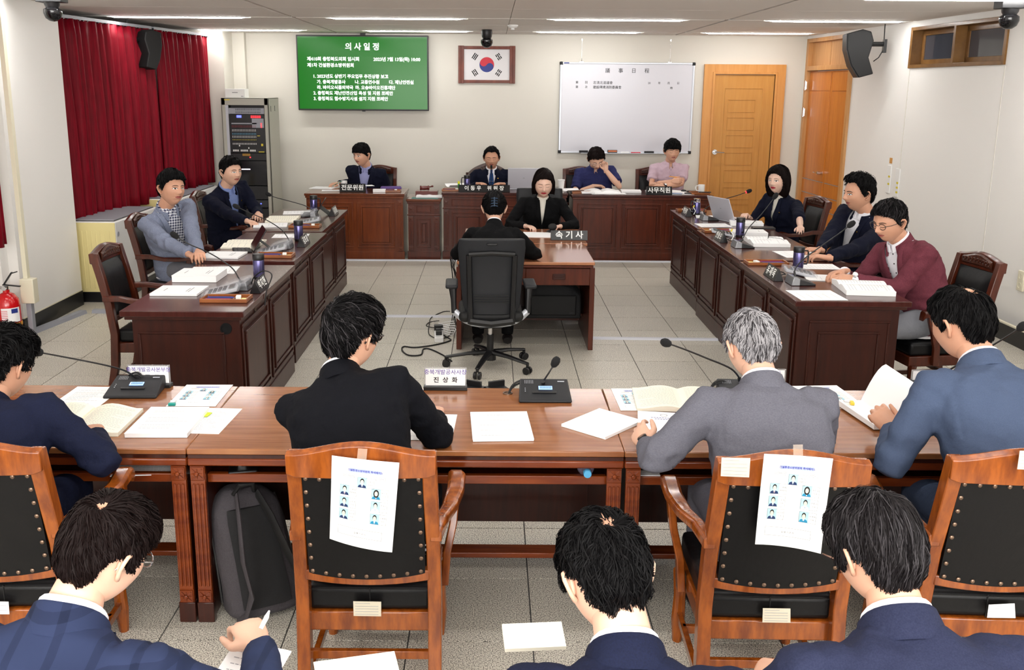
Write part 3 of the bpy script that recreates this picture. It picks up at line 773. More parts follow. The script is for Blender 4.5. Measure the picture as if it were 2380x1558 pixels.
# ============================================================ PEOPLE
DBG = False
def cloth(name, rgb, rgb2=None, rough=.85, sc=300, st=(1, 1, 1), sheen=.0):
    m = mat(name, rgb, rough, spec=.12, sheen=sheen, bump=(11, .45, .03), noise_col=(sc, rgb2, st, 2) if rgb2 else None)
    return m
def checked(name, a, b, size, lines=False, line=.1):
    """woven check as real yarn colours, in the cloth's own coordinates"""
    m = mat(name, a, .85, spec=.12); nt = m.node_tree; bs = nt.nodes['Principled BSDF']
    tc = nt.nodes.new('ShaderNodeTexCoord'); sp = nt.nodes.new('ShaderNodeSeparateXYZ'); nt.links.new(tc.outputs['Object'], sp.inputs[0])
    outs = []
    for ax in ('X', 'Z'):
        q = nt.nodes.new('ShaderNodeMath'); q.operation = 'MULTIPLY'; q.inputs[1].default_value = 1 / size; nt.links.new(sp.outputs[ax], q.inputs[0])
        fr = nt.nodes.new('ShaderNodeMath'); fr.operation = 'FRACT'; nt.links.new(q.outputs[0], fr.inputs[0])
        g_ = nt.nodes.new('ShaderNodeMath'); g_.operation = 'LESS_THAN'; g_.inputs[1].default_value = line if lines else .5; nt.links.new(fr.outputs[0], g_.inputs[0]); outs.append(g_)
    ad = nt.nodes.new('ShaderNodeMath'); ad.operation = 'ADD'; nt.links.new(outs[0].outputs[0], ad.inputs[0]); nt.links.new(outs[1].outputs[0], ad.inputs[1])
    hf = nt.nodes.new('ShaderNodeMath'); hf.operation = 'MULTIPLY'; hf.inputs[1].default_value = .5; nt.links.new(ad.outputs[0], hf.inputs[0])
    mx = nt.nodes.new('ShaderNodeMix'); mx.data_type = 'RGBA'; mx.inputs[6].default_value = lin(a); mx.inputs[7].default_value = lin(b)
    nt.links.new(hf.outputs[0], mx.inputs[0]); nt.links.new(mx.outputs[2], bs.inputs['Base Color'])
    return m
def skin(name, rgb): return mat(name, rgb, .5, spec=.4, subsurf=.08, bump=(180, .08, .001))
SK1 = skin('skin_tan', (208, 160, 134)); SK2 = skin('skin_light', (214, 170, 146)); SK3 = skin('skin_warm', (198, 148, 121))
SKW = skin('skin_pale', (220, 182, 162)); M_lip = mat('lip', (146, 74, 68), .45); M_lipr = mat('red_lip', (160, 32, 50), .35)
M_eye = mat('eye_white', (225, 220, 214), .3); M_iris = mat('iris', (28, 18, 14), .15); M_brow = mat('brow_hair', (34, 26, 24), .7)
def hairm(name, rgb, rough=.58): return mat(name, rgb, rough, spec=.1)
HB = hairm('black_hair', (9, 8, 9)); HBR = hairm('brown_black_hair', (20, 11, 10)); HG = hairm('grey_hair', (156, 154, 157), .5); HGD = hairm('salt_pepper_hair', (22, 19, 20), .5)
HGRY2 = hairm('dark_grey_hair', (52, 49, 51), .5)

HA, HBB, HC = .077, .097, .118
HL_A = [0, 25, 45, 62, 74, 82, 90, 100, 115, 128, 150, 180]
HL_MAN = [.066, .064, .056, .040, .012, -.010, -.006, .020, .012, -.034, -.060, -.066]
HL_RECEDE = [.078, .084, .080, .050, .014, -.008, -.004, .020, .012, -.034, -.060, -.066]
HL_BOB = [.068, .062, .044, .002, -.075, -.12, -.13, -.13, -.13, -.13, -.13, -.13]
HL_SHORTBOB = [.066, .062, .048, .014, -.055, -.082, -.088, -.09, -.092, -.094, -.096, -.098]
HL_FRINGE = [.040, .038, .036, .024, .008, -.010, -.006, .020, .012, -.034, -.060, -.066]
HL_UP = [.066, .064, .056, .040, .02, .005, .0, .012, -.01, -.045, -.060, -.06]
def deform(q, jaw=1.0):
    """unit directions (n,3) to the surface of a head, y forward"""
    p = q * np.array([HA, HBB, HC]); x, y, z = p[:, 0].copy(), p[:, 1].copy(), p[:, 2].copy()
    t = np.clip(-z / HC, 0, 1); u = np.clip(z / HC, 0, 1)
    fr = np.clip(y / HBB, 0, 1); bk = np.clip(-y / HBB, 0, 1)
    x *= 1 - jaw * .26 * t ** 2.2 + .05 * np.sin(u * PI) * .6
    y = np.where(y > 0, y * (1 - .06 * t ** 2), y * (1 - jaw * .38 * t ** 1.4 + .05 * u))
    # squarer plan
    x *= 1 + .05 * (4 * (fr * np.abs(q[:, 0]))) * .6
    return np.stack([x, y, z], 1)
BUMPS = [(0, .004, .0062, .014, .006), (0, -.012, .0072, .012, .009), (0, -.027, .0092, .009, .018), (.0125, -.031, .006, .0055, .0065), (-.0125, -.031, .006, .0055, .0065),
         (.031, .006, .015, .011, -.0075), (-.031, .006, .015, .011, -.0075), (.031, .001, .012, .007, .0055), (-.031, .001, .012, .007, .0055),
         (.030, .024, .02, .006, .0035), (-.030, .024, .02, .006, .0035), (.043, -.022, .018, .016, .004), (-.043, -.022, .018, .016, .004),
         (0, -.0505, .016, .0042, .0048), (0, -.0625, .014, .0048, .0058), (0, -.0563, .022, .0020, -.0048), (0, -.075, .016, .005, -.002), (0, -.094, .018, .013, .006)]
def face_bumps(p):
    w = np.clip((p[:, 1] - .02) / .03, 0, 1)
    for x0, z0, sx, sz, d in BUMPS:
        p[:, 1] += w * d * np.exp(-((p[:, 0] - x0) / sx) ** 2 / 2 * 1.0 - ((p[:, 2] - z0) / sz) ** 2 / 2)
    return p
NLON, NLAT = 88, 84
def sphere_grid():
    u = np.linspace(-1, 1, NLON + 1)[:-1]; phi = PI * np.sign(u) * np.abs(u) ** 1.35
    th = np.linspace(-PI / 2 + .03, PI / 2 - .03, NLAT)
    T, P = np.meshgrid(th, phi, indexing='ij')
    q = np.stack([np.cos(T) * np.sin(P), np.cos(T) * np.cos(P), np.sin(T)], -1).reshape(-1, 3)
    f = []
    for i in range(NLAT - 1):
        for j in range(NLON):
            a = i * NLON + j; b = i * NLON + (j + 1) % NLON; f.append((a, b, b + NLON, a + NLON))
    f.append(tuple(range(NLON - 1, -1, -1))); f.append(tuple((NLAT - 1) * NLON + j for j in range(NLON)))
    return q, f
SQ, SF = sphere_grid()
HEADP = face_bumps(deform(SQ))
def sstep(x): x = np.clip(x, 0, 1); return x * x * (3 - 2 * x)
def hairline(q, z, tab, jit=.0035):
    ph = np.degrees(np.abs(np.arctan2(q[:, 0], q[:, 1]))); zl = np.interp(ph, HL_A, tab)
    return zl + jit * (np.sin(q[:, 0] * 61 + 1) * np.cos(q[:, 1] * 53) + .6 * np.sin(q[:, 0] * 131))
def whorl_d(q, hs):
    w = np.array(hs.get('whorl', (.1, -.5, .86))); w = w / np.linalg.norm(w); return np.linalg.norm(q - w, axis=1)
def hair_surface(q, hs, off=0.0, line=True):
    """points on the outside of the hair (head units)"""
    head = deform(q); z = head[:, 2]
    top = sstep((q[:, 2] - .1) / .7); ft = sstep((q[:, 1] - .1) / .8) * top
    th = hs.get('side', .008) * (1 - top) + hs.get('top', .018) * top + hs.get('front', .006) * ft
    nape = np.clip(-q[:, 1], 0, 1) * np.clip(-z / .06, 0, 1)
    th = th * (1 - .45 * nape)
    if hs.get('bald'): th = th * (.12 + .88 * sstep((whorl_d(q, hs) - hs['bald'] * .3) / (hs['bald'] * 1.1)))
    lump = .0022 * (np.sin(q[:, 0] * 17 + q[:, 2] * 9 + hs.get('seed', 0)) + np.sin(q[:, 1] * 15 - q[:, 2] * 13 + hs.get('seed', 0) * 2)) * hs.get('lump', 1)
    if hs.get('bob'):
        hor = q.copy(); lo = q[:, 2] < .1
        hl = np.linalg.norm(hor[:, :2], axis=1, keepdims=True) + 1e-6
        cyl = np.concatenate([hor[:, :2] / hl * np.array([HA, HBB]) * .995, z[:, None]], 1)
        w = sstep((.25 - q[:, 2]) / .5)[:, None]
        base = head * (1 - w) + cyl * w
        tuck = 1 - .14 * sstep((-z - .07) / .06)
        base[:, 0] *= tuck; base[:, 1] *= tuck
        th = th + hs.get('puff', .012) * sstep((.06 - z) / .08)
    else: base = head
    n = q / np.array([HA, HBB, HC]) ** 1; n /= np.linalg.norm(n, axis=1, keepdims=True)
    return base + n * (th + lump + off)[:, None]
def hair_mask(q, hs):
    z = deform(q)[:, 2]; m = sstep((z - hairline(q, z, hs['line'])) / .010 + .3)
    if False:
        wx, wy, wz = hs.get('whorl', (.1, -.5, .86)); d = np.linalg.norm(q - np.array([wx, wy, wz]) / math.sqrt(wx * wx + wy * wy + wz * wz), axis=1)
        m = m * sstep((d - hs['bald'] * (.6 + .4 * np.abs(np.sin(np.arctan2(q[:, 0] - wx, q[:, 1] - wy) * 2.5)))) / .06)
    return m
def make_hair(hs, HSc, Mh, parent, m1, n, width, rng, m2=None):
    mk = hair_mask(SQ, hs)[:, None]
    cap = (HEADP * .965) * (1 - mk) + hair_surface(SQ, hs) * mk
    cap = cap * HSc
    me = bpy.data.meshes.new('hair')
    V = [cap]; Fc = [SF]; nb = len(cap)
    # strands
    q = rng.normal(size=(n * 3, 3)); q /= np.linalg.norm(q, axis=1, keepdims=True)
    q = q[hair_mask(q, hs) > .45]
    if hs.get('bald'):
        dd = whorl_d(q, hs); q = q[rng.random(len(q)) < np.clip(.10 + .9 * ((dd - hs['bald'] * .25) / (hs['bald'] * .8)), .10, 1)]
    q = q[:n]; n = len(q)
    wv = np.array(hs.get('whorl', (.1, -.5, .86))); wv = wv / np.linalg.norm(wv)
    comb = np.array(hs.get('comb', (0, 0, 0))); K = 7
    ln = hs.get('len', .045) * rng.uniform(.7, 1.25, n) / .1 / K
    ph = rng.uniform(0, 6.28, n); pts = []; nor = []
    # hairs clump: blend direction noise of low frequency
    lift = rng.uniform(0, 1, n) ** 2 * hs.get('lift', .006)
    cur = q.copy(); alive = np.ones(n)
    for k in range(K + 1):
        pts.append(hair_surface(cur, hs, .0005 + 0 * ph) + (cur / np.array([HA, HBB, HC]) / np.linalg.norm(cur / np.array([HA, HBB, HC]), axis=1, keepdims=True)) * (lift * math.sin(PI * (.15 + .75 * k / K)))[:, None])
        nor.append(cur.copy())
        if hs.get('up'):
            v = np.array([0, -1.0, .25]) - cur
        else: v = cur - wv
        d = np.linalg.norm(v, axis=1, keepdims=True); v = v / (d + 1e-4)
        sw = np.cross(cur, v) * (hs.get('swirl', .9) * np.exp(-d * 2.2))
        v = v + sw + comb * sstep((cur[:, 2:3] - .2) / .5)
        a1 = np.sin(q[:, 0] * 19 + hs.get('seed', 0)) * np.cos(q[:, 1] * 23) + np.sin(q[:, 2] * 27 + q[:, 0] * 11)
        tmp = np.cross(cur, v); v = v + tmp * (a1 * hs.get('mess', .25) + .18 * np.sin(ph + k * .7))[:, None]
        if hs.get('bob'): v = v + np.array([0, 0, -1.2]) * sstep((.7 - cur[:, 2:3]) / .6)
        v -= cur * np.sum(v * cur, 1, keepdims=True); v /= np.linalg.norm(v, axis=1, keepdims=True) + 1e-6
        cn = cur + v * (ln * alive)[:, None]; cn /= np.linalg.norm(cn, axis=1, keepdims=True)
        z = deform(cn)[:, 2]; ok = z > hairline(cn, z, hs['line'], 0) - hs.get('over', .010) * (.3 + .7 * np.abs(np.sin(ph * 3)))
        alive = alive * ok; cur = np.where(alive[:, None] > 0, cn, cur)
    P = np.stack(pts, 1) * HSc; Nn = np.stack(nor, 1)
    D = np.gradient(P, axis=1); Sd = np.cross(D, Nn); Sd /= np.linalg.norm(Sd, axis=2, keepdims=True) + 1e-9
    wd = width * rng.uniform(.6, 1.3, n)[:, None] * np.array([.7, 1, 1, 1, .9, .7, .45, .1])[None, :K + 1]
    tw = (rng.uniform(-.5, .5, n)[:, None, None]) * width * Nn
    A = P - Sd * wd[..., None] / 2 - tw; B = P + Sd * wd[..., None] / 2 + tw
    V2 = np.stack([A, B], 2).reshape(-1, 3)
    base = nb + np.arange(n)[:, None] * (K + 1) * 2 + np.arange(K)[None, :] * 2
    Q = np.stack([base, base + 1, base + 3, base + 2], -1).reshape(-1, 4)
    allv = np.concatenate([cap, V2]); faces = SF + Q.tolist()
    me.from_pydata(allv.tolist(), [], faces); me.materials.append(m1)
    mi = np.zeros(len(faces), dtype=np.int32)
    if m2 is not None:
        me.materials.append(m2); sel = rng.random(n) < hs.get('mix', .3); mi[len(SF):] = np.repeat(sel, K)
        cs = (np.sin(SQ[:, 0] * 9 + 1) + SQ[:, 2] * 1.2 > .2)
    if hs.get('bald'):
        me.materials.append(hs.get('scalp', SK3)); fc = np.array([SQ[f[0]] for f in SF]); b_ = whorl_d(fc, hs)
        mi[:len(SF)][b_ < hs['bald'] * (.55 + .25 * np.sin(np.arctan2(fc[:, 0], fc[:, 1] + .5) * 7))] = len(me.materials) - 1
    me.polygons.foreach_set('material_index', mi); me.update()
    me.polygons.foreach_set('use_smooth', [True] * len(me.polygons))
    me.transform(Mh)
    o = bpy.data.objects.new('hair', me); COL.objects.link(o); o.parent = parent
    return o
def remesh(mb, voxel, smooth=3, fac=.5):
    if DBG: print("remesh", len(mb.v), flush=True)
    """fuse the overlapping solids of mb into one continuous skin"""
    me = mb.mesh('tmp', [M_white]); o = bpy.data.objects.new('tmp', me)
    r = o.modifiers.new('r', 'REMESH'); r.mode = 'VOXEL'; r.voxel_size = voxel; r.adaptivity = 0
    s = o.modifiers.new('s', 'SMOOTH'); s.factor = fac; s.iterations = smooth
    out = baked(o)
    bpy.data.objects.remove(o); bpy.data.meshes.remove(me); out.materials.clear()
    return out
def mesh_np(me):
    v = np.empty(len(me.vertices) * 3); me.vertices.foreach_get('co', v); return v.reshape(-1, 3)
def link_mesh(name, me, mats, parent, smooth=True):
    me.name = name
    if len(me.materials): me.materials.clear()
    for m in (mats if isinstance(mats, (list, tuple)) else [mats]): me.materials.append(m)
    if smooth: me.polygons.foreach_set('use_smooth', [True] * len(me.polygons))
    o = bpy.data.objects.new(name, me); COL.objects.link(o)
    if parent is not None: o.parent = parent
    return o
def hand(m, w, d, n, side, s=1.0, curl=.5, spread=.12, thumb=.5, curls=None):
    """hand solids: w wrist, d towards the fingers, n back of the hand, side +1 right / -1 left"""
    w, d, n = Vector(w), Vector(d).normalized(), Vector(n); n = (n - d * n.dot(d)).normalized(); l = d.cross(n)
    def ring(p, hw, ht, k=12): return [p + l * (math.cos(2 * PI * j / k) * hw) + n * (math.sin(2 * PI * j / k) * ht) for j in range(k)]
    m.loft([ring(w - d * .03 * s, .026 * s, .02 * s), ring(w, .027 * s, .02 * s), ring(w + d * .03 * s, .036 * s, .019 * s), ring(w + d * .065 * s + n * .002, .040 * s, .016 * s), ring(w + d * .088 * s, .038 * s, .012 * s)])
    kn = [(-.030, .082, .064, .0088), (-.0105, .088, .074, .0090), (.0095, .086, .070, .0086), (.028, .078, .055, .0078)]
    for i, (lx, ly, L, r) in enumerate(kn):
        a = (lx / .03) * spread * .6; p = w + d * ly * s + l * (lx * side * s) * 1.0
        c = (curls[i] if curls else curl) * (1 + .08 * i)
        dd = (d + l * side * a).normalized(); pts = [p - dd * .02 * s, p]; rr = [r * s, r * 1.04 * s]; ang = 0
        for k, f in enumerate((.45, .32, .23)):
            ang += c * (.75 if k == 0 else 1.0); q = dd * math.cos(ang) - n * math.sin(ang); p = p + q * (L * f * s); pts.append(p); rr.append(r * s * (.98, .9, .72)[k])
        m.tube(pts, rr, 8); m.ball(pts[-1], rr[-1], 8)
    # thumb leaves the side of the palm near its base
    p0 = w + d * .018 * s - l * side * .020 * s - n * .004 * s
    t1 = (d * .62 - l * side * (.78 - .4 * thumb) - n * .28).normalized(); t2 = (d * .9 - l * side * (.35 - .6 * thumb) - n * .2).normalized()
    p1 = p0 + t1 * .042 * s; p2 = p1 + t2 * .032 * s; p3 = p2 + (t2 + d * .3).normalized() * .022 * s
    m.tube([p0, p1, p2, p3], [.015 * s, .0115 * s, .0098 * s, .0075 * s], 8); m.ball(p3, .0076 * s, 8)
def ik(S_, W_, a, b, pole):
    S_, W_, pole = Vector(S_), Vector(W_), Vector(pole); v = W_ - S_; d = v.length
    if d > (a + b) * .998: a *= d / ((a + b) * .998) ; b = d / .998 - a
    v.normalize(); x = (a * a - b * b + d * d) / (2 * d); h = math.sqrt(max(a * a - x * x, 1e-5))
    pl = pole - v * pole.dot(v); pl.normalize(); return S_ + v * x + pl * h

def person(label, loc, rz, head, hyaw=0, hpitch=0, hroll=0, k=1.0, HS=1.0, skinm=SK1, hair=None, hmat=HB, hmat2=None, nstr=900, swidth=.003,
           outer=None, inner=None, trouser=None, short=False, vd=.0, vw=.05, tie=None, lwrist=None, rwrist=None, lpole=(-1, -.5, -1), rpole=(1, -.5, -1),
           lhand={}, rhand={}, female=False, glasses=None, eyes='open', lips=M_lip, collar=True, lapel=True, voxel=.012, seat=.47, legs=True, buttons=None,
           group=None, cuffs=None, wrinkle=1.0, gaze=0, standcol=False, wide=1.08, sleeve=1.0, nko=(0, -.02, -.030)):
    t = thing('person', label, 'person', (loc[0], loc[1], 0), rz, group)
    inv = Matrix.Rotation(-rz, 3, 'Z'); L0 = Vector((loc[0], loc[1], 0))
    loc_ = lambda p: inv @ (Vector(p) - L0)
    hc = loc_(head); s = k
    Rh = Matrix.Rotation(hyaw, 3, 'Z') @ Matrix.Rotation(-hpitch, 3, 'X') @ Matrix.Rotation(hroll, 3, 'Y')
    Mh = Matrix.Translation(hc) @ Rh.to_4x4()
    hip = Vector((0, -.02, seat + .10 * s))
    nk = hc + Rh @ Vector((0, -.028, -.075)) * HS
    nb = Vector((hc.x, hc.y, hc.z)) + Rh @ Vector((0, -.045, -.10)) * HS + Vector(nko) * HS
    sv = nb - hip; SL = sv.length; up_ = sv.normalized(); xr = Vector((1, 0, 0)); xr = (xr - up_ * xr.dot(up_)).normalized(); fr = up_.cross(xr)
    def sp(u, x=0, y=0):
        return hip + sv * u - fr * (.030 * math.sin(PI * min(max(u, 0), 1))) + xr * x + fr * y
    fem = .86 if female else 1.0
    sec = [(-.20, .185, .15), (-.1, .192, .155), (.05, .19, .145), (.2, .178, .135), (.4, .18, .132), (.58, .19, .13), (.72, .196, .122), (.82, .190, .108), (.90, .150, .09), (.96, .098, .074), (1.02, .066, .062), (1.06, .06, .058)]
    def secring(u, a, b, off=0, N=28):
        a = a * s * fem * wide + off; b = b * s * (1.0 if not female else .95) + off; out = []
        for j in range(N):
            A = 2 * PI * j / N; c_, s_ = math.cos(A), math.sin(A); e = .82
            x = math.copysign(abs(c_) ** e, c_) * a; y = math.copysign(abs(s_) ** e, s_) * b
            if female and s_ > 0 and .45 < u < .8: y += .03 * abs(math.sin(A)) * (1 - abs(u - .62) / .2)
            out.append(sp(u, x, y))
        return out
    SU = [x_[0] for x_ in sec]; SA = [x_[1] for x_ in sec]; SB = [x_[2] for x_ in sec]
    sh = {}
    for sd in (-1, 1): sh[sd] = sp(.845, sd * .172 * s * fem * wide, -.005)
    ua, fa = .285 * s, .255 * s
    wr = {}
    if lwrist is not None: wr[-1] = loc_(lwrist)
    if rwrist is not None: wr[1] = loc_(rwrist)
    for sd in (-1, 1):
        if sd not in wr: wr[sd] = Vector((sd * .12, .30, seat + .16))
    el = {sd: ik(sh[sd], wr[sd], ua, fa, lpole if sd < 0 else rpole) for sd in (-1, 1)}
    # ---- skin body: torso core, neck, arms, in one skin; hands finer; head on the neck
    m = MB()
    m.loft([secring(u, a, b, -.028) for u, a, b in sec[1:-2]])
    m.tube([sp(.9), nb + up_ * .01, nk, hc + Rh @ Vector((0, -.02, -.03)) * HS], [.075 * s * fem, .058 * s * (fem + .0), .056 * HS * fem, .05 * HS], 16)
    for sd in (-1, 1):
        m.tube([sh[sd], (sh[sd] + el[sd]) / 2, el[sd], (el[sd] * .6 + wr[sd] * .4), wr[sd]], [.044 * s * fem, .042 * s * fem, .034 * s * fem, .037 * s * fem, .027 * s * fem], 12)
    body = remesh(m, .011, 3)
    bm = bmesh.new(); bm.from_mesh(body)
    m = MB()
    for sd, hd in ((-1, lhand), (1, rhand)):
        if hd is None: continue
        dflt = (wr[sd] - el[sd]).normalized()
        dd = inv @ Vector(hd['dir']) if 'dir' in hd else Vector((dflt.x, dflt.y, dflt.z * .3))
        nn = inv @ Vector(hd['up']) if 'up' in hd else Vector((0, 0, 1))
        hand(m, wr[sd], dd, nn, sd, s * fem * hd.get('s', 1.0), hd.get('curl', .45), hd.get('spread', .12), hd.get('thumb', .4), hd.get('curls'))
    if m.v:
        hm = remesh(m, .0042, 2); bm.from_mesh(hm); bpy.data.meshes.remove(hm)
    me = bpy.data.meshes.new('h'); P = HEADP.copy()
    if female: P[:, 0] *= .96; P[:, 2] *= .97
    me.from_pydata((P * HS).tolist(), [], SF)
    mi = np.zeros(len(SF), dtype=np.int32)
    cz = np.array([P[list(f)].mean(0) for f in SF[:-2]]); lw = (np.abs(cz[:, 0]) / (.0235)) ** 2 + ((cz[:, 2] + .0565) / .0085) ** 2 < 1
    mi[:-2][lw & (cz[:, 1] > .05)] = 1
    me.polygons.foreach_set('material_index', mi); me.transform(Mh); me.update(); 
    nf0 = len(bm.faces); bm.from_mesh(me)
    bvh = BVHTree.FromPolygons([v.co.copy() for v in me.vertices], [tuple(p.vertices) for p in me.polygons])
    bpy.data.meshes.remove(me)
    m = MB()
    for sd in (-1, 1):
        q = Matrix.Rotation(sd * R(20), 3, 'Z'); c = Vector((sd * .0775 * (.96 if female else 1), -.010, -.006))
        f_ = lambda x, y, z: Mh @ ((c + q @ Vector((x * sd, y, z))) * HS)
        rim = [(-.002, .012, -.012), (.004, .014, .004), (.009, .012, .020), (.013, .002, .029), (.015, -.010, .027), (.014, -.017, .014), (.010, -.015, -.002), (.006, -.008, -.016), (.002, .001, -.027), (-.002, .009, -.024)]
        m.tube([f_(*r) for r in rim], [x * HS for x in (.004, .0045, .0045, .0045, .0048, .0048, .0045, .005, .006, .004)], 8)
        m.ball(f_(.001, -.002, .004), .021 * HS, 10, .32, .62, 1.05, (Mh.to_3x3() @ q))
        m.raw([f_(*r) for r in rim] + [f_(.001, -.001, .004), f_(-.006, -.001, .002)], [(i, (i + 1) % 10, 10) for i in range(10)] + [((i + 1) % 10, i, 11) for i in range(10)])
    em = m.mesh('ear', M_white); bm.from_mesh(em); bpy.data.meshes.remove(em)
    out = bpy.data.meshes.new('body'); bm.to_mesh(out); bm.free()
    bo = link_mesh('body', out, [skinm, lips], t)
    # ---- face details, laid on the face
    def on(x, z, lift=.0004):
        o_ = Mh @ (Vector((x, .2, z)) * HS); d_ = Mh.to_3x3() @ Vector((0, -1, 0)); h = bvh.ray_cast(o_, d_)
        return (h[0] - d_ * lift) if h[0] is not None else Mh @ (Vector((x, .08, z)) * HS)
    fem_z = .0
    if eyes is not None:
        for sd in (-1, 1):
            m = MB()
            m.tube([on(sd * x, z, .0012) for x, z in [(.012, .0205), (.022, .0235), (.033, .0245), (.042, .0215), (.048, .017)]], [HS * r for r in ((.0030, .0042, .0040, .0032, .0014) if not female else (.0018, .0024, .0023, .0018, .0009))], 6, flat=.6)
            m.build('eyebrow', M_brow, bo)
        for sd in (-1, 1):
            m = MB()
            if eyes == 'open':
                up2 = [on(sd * (.031 + .0150 * math.cos(a)), .0015 + .0058 * math.sin(a) + (.0008 if math.cos(a) > 0 else 0), .0008) for a in [PI * j / 8 for j in range(9)]]
                lo2 = [on(sd * (.031 + .0150 * math.cos(a)), .0015 - .0036 * math.sin(a), .0008) for a in [PI * j / 8 for j in range(9)]]
                m.mi = 0
                for j in range(8): m.raw([up2[j], up2[j + 1], lo2[j + 1], lo2[j]], [(0, 1, 2, 3)])
                m.mi = 1; c = on(sd * .031 + gaze * .005, .0022, .0014)
                ring = [on(sd * .031 + gaze * .005 + .0058 * math.cos(a), .0024 + .0048 * math.sin(a), .0015) for a in [2 * PI * j / 10 for j in range(10)]]
                m.raw(ring, [tuple(range(10))])
                m.tube([p for p in [on(sd * (.031 + .0165 * math.cos(a)), .0015 + .0068 * math.sin(a) + .0006, .0012) for a in [PI * j / 8 for j in range(9)]]], .0017 * HS, 5)
            else:
                m.mi = 1
                m.tube([on(sd * (.031 + .0145 * math.cos(a)), -.0005 - .0026 * math.sin(a), .0008) for a in [PI * j / 8 for j in range(9)]], .0015 * HS, 5)
            m.build('eye', [M_eye, M_iris], bo, smooth=False)
    if glasses:
        m = MB(); col_, rr_ = glasses
        for sd in (-1, 1):
            c = Vector((sd * .033, .098, .001))
            m.tube([Mh @ ((c + Vector((.0235 * math.cos(a) * (1.0), -abs(.02 * math.cos(a)) * .15, .0175 * math.sin(a)))) * HS) for a in [2 * PI * j / 20 for j in range(21)]], rr_, 6)
            m.tube([Mh @ (Vector(p) * HS) for p in [(sd * .056, .096, .006), (sd * .079, .075, .008), (sd * .083, .02, .008), (sd * .083, -.012, .004), (sd * .082, -.026, -.012)]], rr_, 6)
        m.tube([Mh @ (Vector(p) * HS) for p in [(-.010, .1, .006), (0, .103, .009), (.010, .1, .006)]], rr_, 6)
        m.build('eyeglasses', col_, t)
    # ---- hair
    if hair:
        make_hair(hair, HS, Mh, t, hmat, nstr, swidth, np.random.default_rng(int(abs(loc[0] * 100 + loc[1] * 10)) + 3), hmat2)
    # ---- outer garment
    def garment(off, shortsl, vox, arms=True, hem=-.2):
        m = MB(); ss = [(u, a, b) for u, a, b in sec if u >= hem and u < 1.0] + [(1.0, .072, .066)]
        m.loft([secring(u, a, b, off) for u, a, b in ss])
        if arms:
            for sd in (-1, 1):
                e, w_ = el[sd], wr[sd]; S0 = sh[sd]
                ce = sh[sd] + (xr * (-sd * .06))
                r0 = [(.070 if not female else .066) * s, .062 * s, .056 * s, .052 * s, .049 * s, .044 * s, .040 * s] ; r0 = [r * (fem + .04 if female else 1) + off for r in r0]
                if shortsl:
                    m.tube([ce, S0, S0 * .7 + e * .3, S0 * .28 + e * .72], [r0[0] * .95, r0[0], r0[1] * 1.0, r0[1] * 1.04], 16)
                else:
                    w2 = w_ + (e - w_).normalized() * .012 if sleeve >= 1 else e * (1 - sleeve) + w_ * sleeve
                    m.tube([ce, S0, S0 * .6 + e * .4, S0 * .12 + e * .88, e, e * .85 + w2 * .15, e * .5 + w2 * .5, w2], [r0[0] * .95, r0[0], r0[1], r0[2], r0[2], r0[3], r0[4], r0[6]], 16); m.ball(e, r0[2] * .99, 14)
        return remesh(m, vox, 4)
    me = garment(0, short, voxel)
    v = mesh_np(me); nr = np.empty(len(v) * 3); me.vertices.foreach_get('normal', nr); nr = nr.reshape(-1, 3)
    seed = loc[0] * 3.1 + loc[1]
    disp = np.empty(len(v))
    ev = [np.array(el[-1]), np.array(el[1])]
    for i in range(len(v)):
        p = v[i]; a_ = noise.noise((p[0] * 9 + seed, p[1] * 9, p[2] * 15)); b_ = noise.noise((p[0] * 22, p[1] * 22 + seed, p[2] * 26))
        disp[i] = .0080 * (abs(a_) * -2 + .45) + .0026 * b_
    de = np.minimum(np.linalg.norm(v - ev[0], axis=1), np.linalg.norm(v - ev[1], axis=1))
    disp *= wrinkle * (1 + 1.6 * np.exp(-(de / .09) ** 2))
    ta = (v - np.array(hip)) @ np.array([list(xr), list(fr), list(up_)]).T; uu = ta[:, 2] / SL; xs_ = np.abs(ta[:, 0]); sx_ = .158 * s * fem * wide
    disp -= .0045 * np.exp(-((xs_ - sx_ - .02 * (1 - uu)) / .004) ** 2) * (uu > .5)        # armhole seams
    if not short: disp -= .003 * np.exp(-(xs_ / .0035) ** 2) * (ta[:, 1] < 0) * (uu < .93)  # centre back seam
    v2 = v + nr * disp[:, None]; me.vertices.foreach_set('co', v2.ravel()); me.update()
    bvj = BVHTree.FromPolygons([Vector(p) for p in v2], [tuple(p.vertices) for p in me.polygons])
    F3 = np.array([list(xr), list(fr), list(up_)])
    def tcoord(P): q = (P - np.array(hip)) @ F3.T; q[:, 2] /= SL; return q
    if vd > 0:
        cen = np.empty(len(me.polygons) * 3); me.polygons.foreach_get('center', cen); cen = cen.reshape(-1, 3); tq = tcoord(cen)
        hw = np.interp(tq[:, 2], [vd, .93, 1.0], [0.0, vw, vw * 1.1])
        dele = (np.abs(tq[:, 0]) < hw) & (tq[:, 1] > .0) & (tq[:, 2] > vd) & (tq[:, 1] < np.interp(tq[:, 2], SU, SB) * s + .008)
        bm = bmesh.new(); bm.from_mesh(me); bm.faces.ensure_lookup_table()
        bmesh.ops.delete(bm, geom=[bm.faces[i] for i in np.nonzero(dele)[0]], context='FACES'); bm.to_mesh(me); bm.free()
    jo = link_mesh('shirt' if short else 'jacket', me, outer, t)
    def drape(x, u, lift=.004):
        a_ = float(np.interp(u, SU, SA)) * s * fem * wide; b_ = float(np.interp(u, SU, SB)) * s * (1.0 if not female else .95)
        y = b_ * max(1 - min(abs(x) / a_, .98) ** 2.44, .02) ** .41
        if female and .45 < u < .8: y += .03 * (1 - abs(u - .62) / .2)
        return sp(u, float(x), y + .003) + fr * lift
